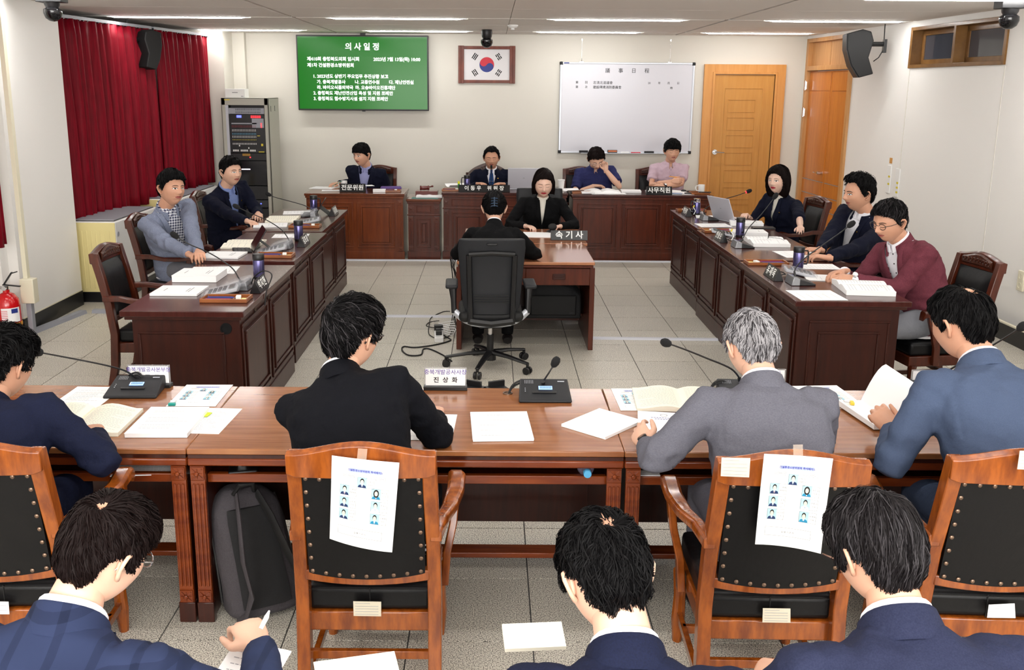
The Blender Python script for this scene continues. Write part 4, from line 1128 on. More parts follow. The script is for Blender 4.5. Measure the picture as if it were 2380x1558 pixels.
    def strip(name, rows, mt, parent, thick=.004):
        """rows of points -> thin cloth sheet with thickness"""
        m = MB(); n_ = len(rows[0]); V = [p for r in rows for p in r]
        V2 = [p - fr * thick for p in V]; f = []; q = len(V)
        for i in range(len(rows) - 1):
            for j in range(n_ - 1):
                a = i * n_ + j; f.append((a, a + 1, a + n_ + 1, a + n_)); f.append((q + a, q + a + n_, q + a + n_ + 1, q + a + 1))
        for i in range(len(rows) - 1):
            a = i * n_; f.append((a, a + n_, q + a + n_, q + a)); a += n_ - 1; f.append((a, q + a, q + a + n_, a + n_))
        for j in range(n_ - 1):
            f.append((j, q + j, q + j + 1, j + 1)); a = (len(rows) - 1) * n_ + j; f.append((a, a + 1, q + a + 1, q + a))
        m.raw(V + V2, f); return m
    def collar_ring(r, z0, z1, flare, gap, mt, name, parent, fwd_drop=.03):
        """a turned-down collar round the neck, open at the front by gap radians"""
        m = MB(); N = 22; rows = []
        for j in range(N + 1):
            a = -PI / 2 - (PI - gap) + (2 * (PI - gap)) * j / N   # from front-left round the back to front-right
            dx, dy = math.cos(a), math.sin(a)
            f_ = (dy + 1) / 2
            rr_ = r * (1.0 + .06 * f_)
            base = nb + up_ * 0
            def P_(rad, h): return base + xr * dx * rad + fr * (dy * rad + .012 * f_) + up_ * (h - fwd_drop * f_ ** 1.5)
            rows.append([P_(rr_ - .004, z0), P_(rr_ - .006, z1), P_(rr_, z1 + .003), P_(rr_ + .004, z1 - .001), P_(rr_ + flare, z0 + .004), P_(rr_ + flare - .002, z0), P_(rr_ + .002, z0 + .004)])
        m.loft(rows); return m.build(name, mt, parent)
    if not short and collar:
        collar_ring(.068 * s * fem, -.03, .034, .020, .55 if vd > 0 else .2, outer, 'jacket_collar', jo, .055)
    if inner is not None:
        mi_ = MB(); mi_.loft([secring(u, a, b, -.013) for u, a, b in sec if u < 1.0] + [secring(1.0, .062, .058, 0), secring(1.03, .06, .056, 0)])
        so = mi_.build('shirt', inner, t)
        if not standcol:
            collar_ring(.060 * s * fem, -.004, .046, .012, .22, inner, 'shirt_collar', so, .050)
        if buttons:
            m = MB()
            for u in (.88, .76, .64, .52, .40):
                if u > vd + .05: m.ball(sp(u, 0, 0) + fr * (np.interp(u, [x[0] for x in sec], [x[2] for x in sec]) * s - .013 + .001), .0055, 8, sy=.4)
            m.build('shirt_buttons', buttons, so)
        if tie is not None:
            m = MB(); rings = []
            for u, w_ in [(.985, .017), (.955, .022), (.93, .013), (.85, .022), (.7, .03), (.55, .036), (.4, .038)]:
                y = np.interp(u, [x[0] for x in sec], [x[2] for x in sec]) * s - .013; rings.append([sp(u, -w_, y + .002), sp(u, 0, y + .009), sp(u, w_, y + .002), sp(u, 0, y - .002)])
            m.loft(rings); m.build('necktie', tie, so)
            m = MB(); y = np.interp(.66, [x[0] for x in sec], [x[2] for x in sec]) * s; m.bar(sp(.66, -.028, y), sp(.66, .028, y), .005, .004); m.build('tie_clip', M_chrome, so)
    elif short and collar:
        collar_ring(.060 * s, -.022, .030, .016, .3, outer, 'shirt_collar', jo, .040)
        m = strip('p', [[drape(-.012, u, .003), drape(.012, u, .003)] for u in np.linspace(.2, .9, 12)], outer, jo); m.build('placket', outer, jo)
        m = MB()
        for u in (.84, .72, .6, .48): m.ball(drape(0, u, .005), .0045, 8, sy=.5)
        m.build('shirt_buttons', buttons or M_white, jo)
    if vd > 0 and lapel and not short:
        for sd in (-1, 1):
            rows = []
            for i in range(15):
                u = .985 - (.985 - vd + .02) * i / 14
                e = np.interp(u, [vd, .93, 1.0], [0.0, vw, vw * 1.1]) - .006
                w_ = np.interp(i / 14, [0, .12, .3, .34, .36, .5, .8, 1], [.028, .036, .046, .05, .062, .054, .036, .008])
                rows.append([drape(sd * (e + w_ * q_), u, .004 + .006 * math.sin(q_ * PI) + .002) for q_ in (0, .33, .66, 1)])
            m = strip('lapel', rows, outer, jo, .005); m.build('lapel', outer, jo)
    if vd > 0 and not short:
        m = MB()
        for u in (vd - .02, vd - .16): m.ball(drape(.004, u, .004), .0085, 10, sy=.35)
        m.build('jacket_buttons', M_blackp, jo)
    if cuffs is not None:
        m = MB()
        for sd in (-1, 1):
            d_ = (wr[sd] - el[sd]).normalized(); m.tube([wr[sd] - d_ * .04, wr[sd] - d_ * .02, wr[sd] + d_ * .003], [.034 * s * fem, .034 * s * fem, .033 * s * fem], 14)
        m.build('shirt_cuffs', cuffs, t)
    # ---- legs
    if legs:
        m = MB(); tr = []
        for sd in (-1, 1):
            H0 = hip + Vector((sd * .085, -.02, -.02)); K0 = Vector((sd * .12, hip.y + .42 * s, seat + .06)); A0 = Vector((sd * .12, hip.y + .44 * s, .09))
            m.tube([H0, H0 * .5 + K0 * .5, K0, K0 * .5 + A0 * .5 + Vector((0, -.02, 0)), A0], [.10 * s, .086 * s, .066 * s, .06 * s, .05 * s], 14)
            tr.append(A0)
        m.ball(hip + Vector((0, 0, -.02)), .15 * s, 16, sx=1.15, sz=.72)
        link_mesh('trousers', remesh(m, .018, 3), trouser or outer, t)
        for A0 in tr:
            m = MB(); m.tube([A0 + Vector((0, -.06, -.045)), A0 + Vector((0, 0, -.035)), A0 + Vector((0, .09, -.055)), A0 + Vector((0, .17, -.065))], [.036, .045, .042, .024], 12, flat=.8, up=(0, 0, 1)); m.build('shoe', M_shoe, t)
    t['_w'] = 0; del t['_w']
    info = dict(t=t, el={a: (Matrix.Rotation(rz, 3, 'Z') @ b + L0) for a, b in el.items()}, wr=wr, Mh=Mh, hc=hc, drape=drape, sp=sp, jo=jo, on=on, bo=bo, s=s, fr=fr, xr=xr, up=up_)
    return info
M_shoe = mat('black_shoe_leather', (24, 22, 22), .3)
M_navy = cloth('navy_wool', (24, 29, 52), (20, 24, 43)); M_navy2 = cloth('deep_navy_wool', (17, 20, 38), (13, 16, 31)); M_blk = cloth('black_wool', (13, 14, 20), (10, 11, 16))
M_blk2 = cloth('plain_black_cloth', (11, 11, 13), (9, 9, 10)); M_gryj = cloth('grey_melange', (100, 100, 109), (88, 88, 98), sc=170, st=(1, 1, 3))
M_bluej = cloth('steel_blue_cotton', (70, 82, 106), (65, 77, 100)); M_ltgrey = cloth('pale_blue_grey_linen', (128, 135, 153), (104, 112, 134), sc=160, st=(1, 1, 3))
M_dusty = cloth('dusty_pink_linen', (108, 54, 64), (88, 42, 53), sc=160, st=(1, 1, 3)); M_pinks = cloth('pale_pink_cotton', (196, 172, 184), (186, 162, 175)); M_purp = cloth('dark_blue_cotton', (46, 49, 92), (40, 43, 82))
M_wsh = cloth('white_shirt', (224, 224, 230)); M_lsh = cloth('light_blue_shirt', (122, 140, 190)); M_lsh2 = cloth('pale_lilac_shirt', (150, 154, 196))
M_ging = checked('gingham_shirt', (226, 228, 236), (36, 42, 78), .022); M_navchk = checked('navy_window_check', (38, 46, 72), (24, 30, 50), .075, True, .22)
M_slate = cloth('slate_navy_wool', (40, 44, 66), (33, 37, 58)); M_tie = cloth('blue_tie', (44, 74, 122), (32, 56, 102)); M_greytr = cloth('grey_trousers', (110, 112, 118)); M_ivory = cloth('ivory_blouse', (226, 222, 210))
M_gold = mat('gold_pin', (205, 170, 80), .25, 1); M_glassf = mat('dark_eyeglass_frame', (30, 26, 26), .3); M_silverf = mat('silver_eyeglass_frame', (190, 190, 195), .2, 1)
TT = .72; DT = .79
# --- four men at the witness tables, seen from behind
pb = {}
pb['black'] = person('man in a black jacket with thick dark hair and black glasses, backpack at his left', (-.40, 3.0), R(-5), (-.515, 3.40, 1.14), hyaw=R(-28), hpitch=R(8), k=1.03, HS=1.06, skinm=SK1,
    hair=dict(line=HL_MAN, top=.030, side=.017, front=.012, seed=1, len=.06, mess=.35, lift=.012, whorl=(-.25, -.6, .75), mix=.22), hmat=HB, hmat2=HGRY2, nstr=3800, swidth=.0024,
    outer=M_blk, inner=M_wsh, vd=.3, lwrist=(-.50, 3.70, TT + .03), rwrist=(-.22, 3.62, TT + .03), lpole=(.25, -.4, -1), rpole=(.6, -.6, -.7), glasses=(M_glassf, .0035), eyes='open', trouser=M_blk)
pb['grey'] = person('grey-haired man in a grey jacket with a black watch, leafing through papers', (.98, 3.0), R(3), (.962, 3.34, 1.125), hyaw=R(6), hpitch=R(22), k=1.06, HS=1.05, skinm=SK2,
    hair=dict(line=HL_MAN, top=.016, side=.010, front=.008, seed=2, len=.032, mess=.3, lift=.007, whorl=(.05, -.45, .88), mix=.3), hmat=HG, hmat2=HGRY2, nstr=4200, swidth=.0022,
    outer=M_gryj, inner=M_wsh, vd=.3, lwrist=tuple(at(1505, 1035, Z=TT + .045)), rwrist=(1.16, 3.62, TT + .03), lpole=(-1, -.8, -.6), rpole=(.6, -.6, -1), lhand=dict(dir=(-.25, .9, .25), up=(-.8, .1, .6), curl=.5), glasses=None)
pb['blue'] = person('man in a steel blue jacket with thinning black crown, lifting a page', (1.82, 2.98), R(4), (1.765, 3.42, 1.195), hyaw=R(22), hpitch=R(16), k=1.10, HS=1.12, skinm=SK3,
    hair=dict(line=HL_MAN, top=.016, side=.010, front=.010, seed=3, len=.05, mess=.25, lift=.006, whorl=(.05, -.35, .9), bald=.38), hmat=HB, nstr=4200, swidth=.0022,
    outer=M_bluej, inner=M_wsh, vd=.3, lwrist=tuple(at(2075, 1000, Z=TT + .06)), rwrist=(2.28, 3.52, TT + .03), lpole=(-.8, -.8, -.8), rpole=(1, -.4, -.8), lhand=dict(dir=(-.3, .8, .45), up=(-.5, -.1, .8), curl=.75))
pb['navyl'] = person('man in a navy jacket with curly black hair, cut by the left picture edge', (-1.72, 3.0), R(2), (-1.80, 3.34, 1.035), hyaw=R(-20), hpitch=R(14), k=1.06, HS=1.08, skinm=SK3,
    hair=dict(line=HL_MAN, top=.026, side=.015, front=.012, seed=4, len=.04, mess=1.0, lift=.014, whorl=(-.1, -.35, .9), bald=.22), hmat=HB, nstr=3800, swidth=.0024,
    outer=M_navy, inner=M_wsh, vd=.3, lwrist=(-2.1, 3.56, TT + .03), rwrist=(-1.50, 3.38, TT + .03), lpole=(-1, -.5, -.6), rpole=(1, -.6, -.6))
# --- three spectators in the foreground
pb['fgl'] = person('man with reddish black hair in a checked navy jacket, writing, nearest on the left', (-.90, 1.42), R(-2), (-.785, 1.76, 1.118), hyaw=R(-30), hpitch=R(26), hroll=R(4), k=1.03, HS=.90, skinm=SK2,
    hair=dict(line=HL_MAN, top=.022, side=.010, front=.014, seed=5, len=.06, mess=.25, lift=.008, whorl=(.08, -.52, .84), bald=.16, mix=.3), hmat=HBR, nstr=6500, swidth=.0017,
    outer=M_navchk, inner=M_wsh, vd=.3, rwrist=tuple(at(600, 1500, Y=1.98)), lwrist=(-1.1, 1.9, .74), rpole=(1, -.3, -.8), lpole=(-1, -.5, -.8), rhand=dict(dir=(-.55, .85, .1), up=(.1, -.25, 1), curl=.75), glasses=(M_silverf, .0016), voxel=.010, nko=(0, -.02, -.05))
pb['fgc'] = person('man with glossy black hair and white collar bending forward, nearest in the centre', (.26, 1.30), R(4), (.237, 1.72, 1.095), hyaw=R(10), hpitch=R(30), hroll=R(-3), k=1.02, HS=.98, skinm=SK2,
    hair=dict(line=HL_MAN, top=.018, side=.008, front=.012, seed=6, len=.04, mess=.7, lift=.010, whorl=(.12, -.5, .85), bald=.26), hmat=HB, nstr=6500, swidth=.0018,
    outer=M_navy, inner=M_wsh, vd=.3, lwrist=(.02, 1.86, .70), rwrist=(.42, 1.86, .70), voxel=.010, nko=(0, -.02, -.05))
pb['fgr'] = person('man with soft dark brown hair in a slate jacket, nearest on the right', (.83, 1.36), R(-2), (.79, 1.76, 1.13), hyaw=R(22), hpitch=R(20), k=1.04, HS=.90, skinm=SK1,
    hair=dict(line=HL_MAN, top=.024, side=.013, front=.010, seed=7, len=.075, mess=.25, lift=.010, whorl=(.15, -.2, .95), over=.022, mix=.35), hmat=HGD, hmat2=HGRY2, nstr=7000, swidth=.0017,
    outer=M_slate, inner=M_wsh, vd=.3, lwrist=(.62, 1.88, .74), rwrist=(1.06, 1.88, .74), voxel=.010, nko=(0, -.02, -.05))
# --- members on the left
pb['lgrey'] = person('man in a pale grey jacket over a gingham shirt, elbow on his chair arm', (-2.62, 7.86), R(-128), (-2.585, 7.62, 1.235), hyaw=R(2), hpitch=R(-2), hroll=R(-4), k=1.05, HS=1.16, skinm=SK3,
    hair=dict(line=HL_MAN, top=.022, side=.008, front=.012, seed=8, len=.06, mess=.15, lift=.005, comb=(.5, 0, 0)), hmat=HB, nstr=1100, swidth=.0035,
    outer=M_ltgrey, inner=M_ging, vd=.10, vw=.085, lwrist=tuple(at(462, 586, Z=DT + .06)), rwrist=tuple(at(440, 592, Z=DT + .03)), rpole=(.3, -1, -1.2), lpole=(-.3, -1, -1.2), rhand=dict(curl=.4), gaze=0, trouser=M_greytr)
pb['lnavy'] = person('young man in a navy jacket and light blue shirt by the equipment rack', (-2.66, 9.55), R(-120), (-2.555, 9.28, 1.225), hyaw=R(-8), hpitch=R(0), k=1.08, HS=1.16, skinm=SK2,
    hair=dict(line=HL_MAN, top=.018, side=.005, front=.014, seed=9, len=.045, mess=.2, lift=.005, comb=(.6, 0, 0)), hmat=HB, nstr=900, swidth=.004,
    outer=M_navy2, inner=M_lsh, vd=.10, vw=.075, rwrist=tuple(at(575, 515, Z=DT + .03)), lwrist=tuple(at(600, 498, Z=DT + .03)), rpole=(.3, -.6, -1), lpole=(-1, -.3, -1), wide=1.12)
# --- members on the right
pb['womr'] = person('woman with a dark bob in a navy short-sleeved jacket behind the silver laptop', (2.90, 9.40), R(122), (2.80, 9.23, 1.18), hyaw=R(12), hpitch=R(0), k=1.06, sleeve=.12, HS=1.13, skinm=SKW, female=True,
    hair=dict(line=HL_BOB, bob=True, top=.022, side=.014, front=.006, seed=10, len=.11, mess=.05, lift=.003, puff=.010, over=.004, lump=.4, whorl=(.15, .2, .95)), hmat=HBR, nstr=1300, swidth=.004,
    outer=M_navy2, inner=M_ivory, standcol=True, vd=.35, vw=.035, lwrist=tuple(at(1860, 528, Z=DT + .03)), rwrist=tuple(at(1735, 500, Z=DT + .05)), rpole=(.6, -.5, -1), lpole=(-.4, -.6, -1), lips=M_lipr, lapel=True, buttons=None)
pb['navyr'] = person('man in a navy jacket and open white collar seen in profile', (3.0, 7.80), R(114), (2.985, 7.66, 1.225), hyaw=R(-12), hpitch=R(2), k=1.12, HS=1.20, skinm=SK3,
    hair=dict(line=HL_RECEDE, top=.028, side=.012, front=.010, seed=11, len=.04, mess=.5, lift=.012), hmat=HB, nstr=1300, swidth=.0035,
    outer=M_navy2, inner=M_wsh, vd=.10, vw=.08, lwrist=tuple(at(1925, 600, Z=DT + .03)), rwrist=tuple(at(1905, 582, Z=DT + .03)), lpole=(-.6, -.5, -1), rpole=(.6, -.5, -1), lhand=dict(dir=(-.9, .2, .1), curl=.6), rhand=dict(dir=(-.9, -.2, .1), curl=.6), wide=1.14)
pb['burg'] = person('man in a dusty pink jacket and glasses, hands clasped on the desk', (2.88, 6.15), R(112), (2.62, 6.15, 1.205), hyaw=R(2), hpitch=R(14), k=1.10, HS=1.13, skinm=SK3,
    hair=dict(line=HL_MAN, top=.018, side=.006, front=.010, seed=12, len=.04, mess=.4, lift=.007, mix=.25), hmat=HB, hmat2=HGRY2, nstr=1600, swidth=.003,
    outer=M_dusty, inner=M_wsh, vd=.2, vw=.07, lwrist=tuple(at(1985, 648, Z=DT + .04)), rwrist=tuple(at(1962, 632, Z=DT + .06)), lpole=(-.5, -.5, -1), rpole=(.6, -.3, -1), lhand=dict(dir=(-.95, .25, -.05), up=(0, -.5, .9), curl=.5), rhand=dict(dir=(-.95, -.25, -.1), up=(0, .3, 1), curl=.55),
    glasses=(M_glassf, .002), eyes='down', cuffs=M_wsh, trouser=M_greytr, buttons=M_blackp, wide=1.05)
# --- people along the back wall
pb['staff'] = person('man in navy jacket and lilac shirt writing at the left end of the back row', (-1.62, 12.05), R(176), (-1.615, 11.86, 1.215), hyaw=R(-30), hpitch=R(6), k=1.06, HS=1.16, skinm=SK1,
    hair=dict(line=HL_FRINGE, top=.018, side=.008, front=.010, seed=13, len=.045, mess=.2, lift=.004), hmat=HB, nstr=700, swidth=.0045,
    outer=M_navy2, inner=M_lsh2, vd=.12, vw=.08, lwrist=tuple(at(860, 427, Z=.84)), rwrist=tuple(at(786, 427, Z=.84)), lpole=(-.6, -.5, -1), rpole=(.7, -.5, -1))
pb['chair'] = person('chairman in a dark suit with a blue tie, eyes lowered, under the flag', (.0, 12.2), R(180), (.002, 12.15, 1.165), hyaw=0, hpitch=R(6), k=1.05, HS=1.14, skinm=SK3,
    hair=dict(line=HL_RECEDE, top=.016, side=.010, front=.006, seed=14, len=.045, mess=.15, lift=.005), hmat=HB, nstr=700, swidth=.0045,
    outer=M_navy2, inner=M_wsh, tie=M_tie, vd=.15, vw=.07, lwrist=(.15, 11.9, .86), rwrist=(-.17, 11.9, .86), eyes='down', lpole=(-1, 0, -1), rpole=(1, 0, -1))
pb['purple'] = person('man in a dark blue short-sleeved shirt, cheek on his fist, reading', (1.36, 12.12), R(180), (1.315, 11.93, 1.18), hyaw=R(8), hpitch=R(34), hroll=R(8), k=1.08, HS=1.16, skinm=SK2,
    hair=dict(line=HL_MAN, top=.022, side=.010, front=.008, seed=15, len=.05, mess=.3, lift=.006), hmat=HBR, nstr=800, swidth=.0045,
    outer=M_purp, short=True, vd=.84, vw=.05, lwrist=tuple(at(1408, 396, Y=11.86)), rwrist=tuple(at(1382, 432, Z=.85)), lpole=(-.7, .5, -1), rpole=(1, 0, -.8), lhand=dict(dir=(-.2, 0, 1), up=(.3, 1, 0), curl=1.1), rhand=dict(dir=(1, -.2, 0), curl=.7),
    eyes='down', glasses=(M_silverf, .0018), buttons=M_blackp)
pb['pink'] = person('man in a pale pink short-sleeved shirt with arms folded, pencil in hand', (2.28, 12.15), R(180), (2.285, 12.05, 1.275), hyaw=R(4), hpitch=R(6), k=1.04, HS=1.10, skinm=SK1,
    hair=dict(line=HL_FRINGE, top=.026, side=.012, front=.012, seed=16, len=.05, mess=.7, lift=.010), hmat=HB, nstr=800, swidth=.0045,
    outer=M_pinks, short=True, vd=.84, vw=.05, rwrist=tuple(at(1562, 422, Y=11.86)), lwrist=tuple(at(1545, 434, Y=11.80)), lpole=(-1, 0, -.5), rpole=(1, 0, -.5), lhand=dict(dir=(-1, 0, .0), up=(0, -1, .3), curl=.4), rhand=dict(dir=(1, -.1, .15), up=(0, -1, .4), curl=.7), eyes='down', buttons=M_greytr)
# --- the two stenographers
pb['sten'] = person('stenographer with a short dark bob in a black jacket, facing the camera, eyes down', (.50, 9.42), R(180), (.510, 9.22, 1.135), hyaw=0, hpitch=R(12), k=1.04, HS=1.16, skinm=SKW, female=True,
    hair=dict(line=HL_SHORTBOB, bob=True, top=.016, side=.010, front=.004, seed=17, len=.09, mess=.04, lift=.002, puff=.010, over=.003, lump=.3, whorl=(-.35, .3, .9)), hmat=HBR, nstr=1400, swidth=.0035,
    outer=M_blk2, inner=M_ivory, standcol=True, vd=.30, vw=.035, lwrist=(.66, 8.98, TT + .03), rwrist=(.34, 8.98, TT + .03), lpole=(-1, 0, -.8), rpole=(1, 0, -.8), eyes='down', lips=M_lipr, wide=1.14)
pb['stenb'] = person('stenographer with pinned-up black hair, back to the camera in the office chair', (.02, 7.02), R(0), (.025, 7.34, 1.125), hyaw=0, hpitch=R(18), k=1.0, HS=1.06, skinm=SK2, female=True,
    hair=dict(line=HL_UP, top=.018, side=.015, front=.004, seed=18, len=.07, mess=.05, lift=.003, up=True, over=.0, lump=.3), hmat=HB, nstr=1800, swidth=.003,
    outer=M_blk2, inner=M_wsh, vd=.3, lwrist=(-.12, 7.56, TT + .03), rwrist=(.20, 7.52, TT + .03), lpole=(-1, -.2, -.6), rpole=(1, -.2, -.5), voxel=.011, wide=1.05)
# pinned bun and claw clip
i = pb['stenb']; m = MB()
q = lambda x, y, z: i['Mh'] @ Vector((x, y, z))
for k_ in range(5):
    a = k_ * 1.2; m.tube([q(.022 * math.cos(a + j * .55), -.108 - .012 * math.sin(j * .8), .0 + .085 * j / 5 + .012 * math.sin(a)) for j in range(7)], [.014, .02, .024, .024, .022, .018, .010], 10)
m.build('twisted_bun', HB, i['t'])
M_clip = mat('blue_claw_clip', (38, 56, 76), .2)
m = MB()
for s_ in (-1, 1):
    for j in range(4): m.tube([q(s_ * .004, -.142, .055 - j * .02), q(s_ * .022, -.138, .053 - j * .02), q(s_ * .03, -.122, .05 - j * .02)], [.004, .005, .002], 6)
m.tube([q(0, -.144, .062), q(0, -.146, .03), q(0, -.142, -.01)], [.005, .007, .005], 8)
m.build('claw_clip', M_clip, i['t'])
# lapel pins, watches, pencils
def pin(key, x=.085, u=.74):
    i = pb[key]; m = MB(); m.lathe((0, 0, 0), [(.008, 0), (.008, .002), (.004, .004), (.001, .004)], 10, Matrix((i['xr'], i['up'], i['fr'])).transposed())
    me_o = m.build('lapel_pin', M_gold, i['jo']); me_o.location = i['drape'](x, u, .012)
for kx in ('lnavy', 'chair', 'womr', 'navyr', 'lgrey'): pin(kx, -.085 if kx in ('chair',) else -.08)
def watch(key, sd, band, dial, r=.033):
    i = pb[key]; w_ = i['wr'][sd]; e = (Matrix.Rotation(-i['t'].rotation_euler.z, 3, 'Z') @ (i['el'][sd] - Vector((i['t'].location.x, i['t'].location.y, 0)))); d = (w_ - e).normalized()
    o = thing('wristwatch', WL[key], 'watch', i['t'].location, i['t'].rotation_euler.z)
    c = w_ + d * .004; a = d.cross(Vector((0, 0, 1))).normalized(); b = a.cross(d)
    m = MB(); rings = []
    for j in range(20):
        g_ = 2 * PI * j / 20; n_ = a * math.cos(g_) + b * math.sin(g_); rings.append([c + n_ * r - d * .010, c + n_ * (r + .004) - d * .010, c + n_ * (r + .004) + d * .010, c + n_ * r + d * .010])
    m.loft(rings, cap=False, closed=True); m.build('strap', band, o)
    m = MB(); n_ = (b * .8 + a * (.6 if sd > 0 else -.6)).normalized(); q_ = Matrix((d, n_.cross(d), n_)).transposed(); m.lathe(c + n_ * (r + .003), [(.019, -.002), (.019, .006), (.016, .008), (.001, .008)], 18, q_); cs = m.build('case', band, o)
    m = MB(); m.lathe(c + n_ * (r + .0115), [(.015, 0), (.015, .0006), (.001, .0006)], 18, q_); m.build('dial', dial, cs)
WL = dict(grey='black wristwatch on the left wrist of the grey-haired man', burg='silver wristwatch on the man in the dusty pink jacket', pink='wristwatch on the folded arm of the man in pale pink')
watch('grey', -1, M_blackp, mat('black_dial', (14, 14, 16), .1), .029); watch('burg', -1, M_chrome, M_white, .036); watch('pink', -1, M_blackp, M_white, .029)
# ============================================================ THINGS ON WALLS AND FLOOR
M_curt = mat('crimson_curtain', (128, 10, 30), .5, spec=.1, sheen=.02, noise_col=(90, (106, 7, 23), (1, 1, .05), 2))
def curtain(label, p0, p1, zt, zb0, zb1, waves, amp=.055, seed=1, into=(1, 0, 0)):
    t = thing('curtain', label, 'curtain', (0, 0, 0), 0, 'red curtains along the window side')
    rng = random.Random(seed); n = waves * 8; a = Vector((p0[0], p0[1], 0)); b = Vector((p1[0], p1[1], 0)); d = (b - a); nrm = Vector((d.y, -d.x, 0)).normalized()
    phs = [rng.uniform(-.5, .5) for _ in range(waves + 2)]
    rows = []; K = 14
    for k in range(K + 1):
        v = k / K; row = []
        for i in range(n + 1):
            u = i / n; w_ = u * waves; j = int(w_); f_ = w_ - j
            ph = phs[j] * (1 - f_) + phs[j + 1] * f_
            A = amp * (.45 + .55 * min(1, v * 2.2)) * (1 + .35 * math.sin(w_ * 1.7 + seed)) * (1 if v > .05 else .6)
            off = A * math.sin(2 * PI * w_ + ph * (1 + .6 * v)) + .012 * math.sin(w_ * 2.3 + v * 2)
            zb = zb0 + (zb1 - zb0) * u + .012 * math.sin(w_ * 3)
            pinch = 0
            row.append(a + d * u + nrm * off + Vector((0, 0, zt + (zb - zt) * v)) + d.normalized() * (.012 * math.sin(w_ * 5 + v * 3) * v))
        rows.append(row)
    m = MB(); V = [p for r in rows for p in r]; q = n + 1
    m.raw(V, [(k * q + i, k * q + i + 1, (k + 1) * q + i + 1, (k + 1) * q + i) for k in range(K) for i in range(n)])
    o = m.build('drape', M_curt, t); s_ = o.modifiers.new('thickness', 'SOLIDIFY'); s_.thickness = .003
    try: o.data.set_sharp_from_angle(angle=PI)
    except Exception: pass
    m = MB(); m.bar(a + Vector((0, 0, zt + .015)), b + Vector((0, 0, zt + .015)), .03, .03); m.build('rail', M_alu2, t)
    m = MB()
    for i in range(waves * 2 + 1):
        p = a + d * (i / (waves * 2)) + Vector((0, 0, zt + .002)); m.box(p, (.02, .02, .022))
    r_ = m.build('runners', M_blackp, t); r_['kind'] = 'stuff'
    return t
def cx_(y): return -4.06 + (y - 8.8) * .115
curtain('crimson curtain nearest the column, long panel on the left window', (cx_(8.82), 8.82), (cx_(10.92), 10.92), 2.66, .66, .78, 15, seed=2)
curtain('crimson curtain farthest from the column, panel beside the equipment rack', (cx_(10.98), 10.98), (cx_(12.72), 12.72), 2.66, .78, .84, 13, seed=5)
curtain('crimson curtain at the very left edge, above the fire extinguisher', (-3.93, 5.6), (-3.84, 7.40), 2.62, .93, .80, 13, seed=9)

# floor-standing fan coil units under the curtains
def fan_coil(label, y0, y1, x0, x1, h=.78):
    t = thing('fan_coil_unit', label, 'air conditioner', ((x0 + x1) / 2, (y0 + y1) / 2, 0), 0, 'fan coil units under the windows')
    w = x1 - x0; L = y1 - y0
    m = MB(); m.box((0, 0, .05), (w - .02, L - .02, .1)); m.build('plinth', M_black_base, t)
    m = MB(); m.box((0, 0, .1 + (h - .1) / 2), (w, L, h - .1)); m.build('casing', M_white, t, bevel=.008)
    for s in (-1, 1):
        m = MB(); m.box((0, s * (L / 2 + .006), .1 + (h - .1) / 2), (w - .004, .012, h - .11))
        for k in range(9): m.box((-w / 2 + .05 + k * (w - .1) / 8, s * (L / 2 + .013), .42), (.012, .006, .56))
        m.build('side_panel', M_creamrad, t, bevel=.004)
    m = MB(); m.box((0, 0, h + .003), (w - .06, L - .12, .006)); g_ = m.build('grille_bed', M_blackp, t)
    m = MB(); n = int(L / .035)
    for k in range(n):
        m.box((0, -L / 2 + .08 + k * (L - .16) / (n - 1), h + .009), (w - .08, .012, .008))
    r_ = m.build('grille_slats', M_alu, t); r_['kind'] = 'stuff'
    m = MB(); m.lathe((w / 2 + .001, -L / 2 + .05, h - .12), [(.024, 0), (.024, .004), (.001, .005)], 14, Matrix.Rotation(R(90), 3, 'Y')); m.build('round_badge', M_alu, t)
fan_coil('cream sided fan coil unit nearest the column, behind the empty chair', 8.36 + .5, 10.05, -4.02, -3.56)
fan_coil('cream sided fan coil unit between the two men on the left', 10.55, 12.1, -3.98, -3.50, .80)

# equipment rack
t = thing('equipment_rack', 'tall grey audio rack with mixer and glowing displays in the corner', 'equipment rack', (-3.115, 12.42, 0), R(0))
M_rack = mat('rack_grey', (176, 174, 162), .5); M_rackd = mat('rack_black', (20, 20, 24), .35)
def LED(n, c, e=3): return mat(n, c, .4, emit=e)
L_red = LED('red_led', (255, 40, 50), 2.5); L_blue = LED('blue_led', (90, 100, 255), 2.2); L_wht = LED('white_led', (255, 230, 255), 2); L_yel = mat('yellow_tape', (216, 196, 50), .5); L_grn = LED('green_led', (160, 230, 60), 1.5)
W2, D2, H2 = .295, .30, 1.90
m = MB(); m.bb(-W2, -W2 + .05, -D2, -D2 + .04, 0, H2); m.bb(W2 - .05, W2, -D2, -D2 + .04, 0, H2); m.bb(-W2, W2, -D2, -D2 + .04, H2 - .09, H2); m.bb(-W2, W2, -D2, -D2 + .04, 0, .06)
m.bb(-W2, W2, -D2, D2, H2 - .012, H2 + .0); m.bb(W2 - .012, W2, -D2, D2, 0, H2); m.bb(-W2, -W2 + .012, -D2, D2, 0, H2); m.bb(-W2, W2, D2 - .01, D2, 0, H2)
m.build('cabinet', M_rack, t, bevel=.004)
m = MB(); m.bb(-W2 + .05, -W2 + .085, -D2 + .005, -D2 + .03, .06, H2 - .09); m.build('mounting_rail', M_alu, t)
m = MB()
for k in range(2): m.bb(W2, W2 + .003, -.16 + k * .22, -.145 + k * .22, H2 - .17, H2 - .1)
m.build('side_slots', M_blackp, t)
xa, xb = -W2 + .085, W2 - .055; yf = -D2 + .01
def unit(z0, z1, mt, name): m = MB(); m.bb(xa, xb, yf, yf + .25, z0, z1); return m.build(name, mt, t, bevel=.003)
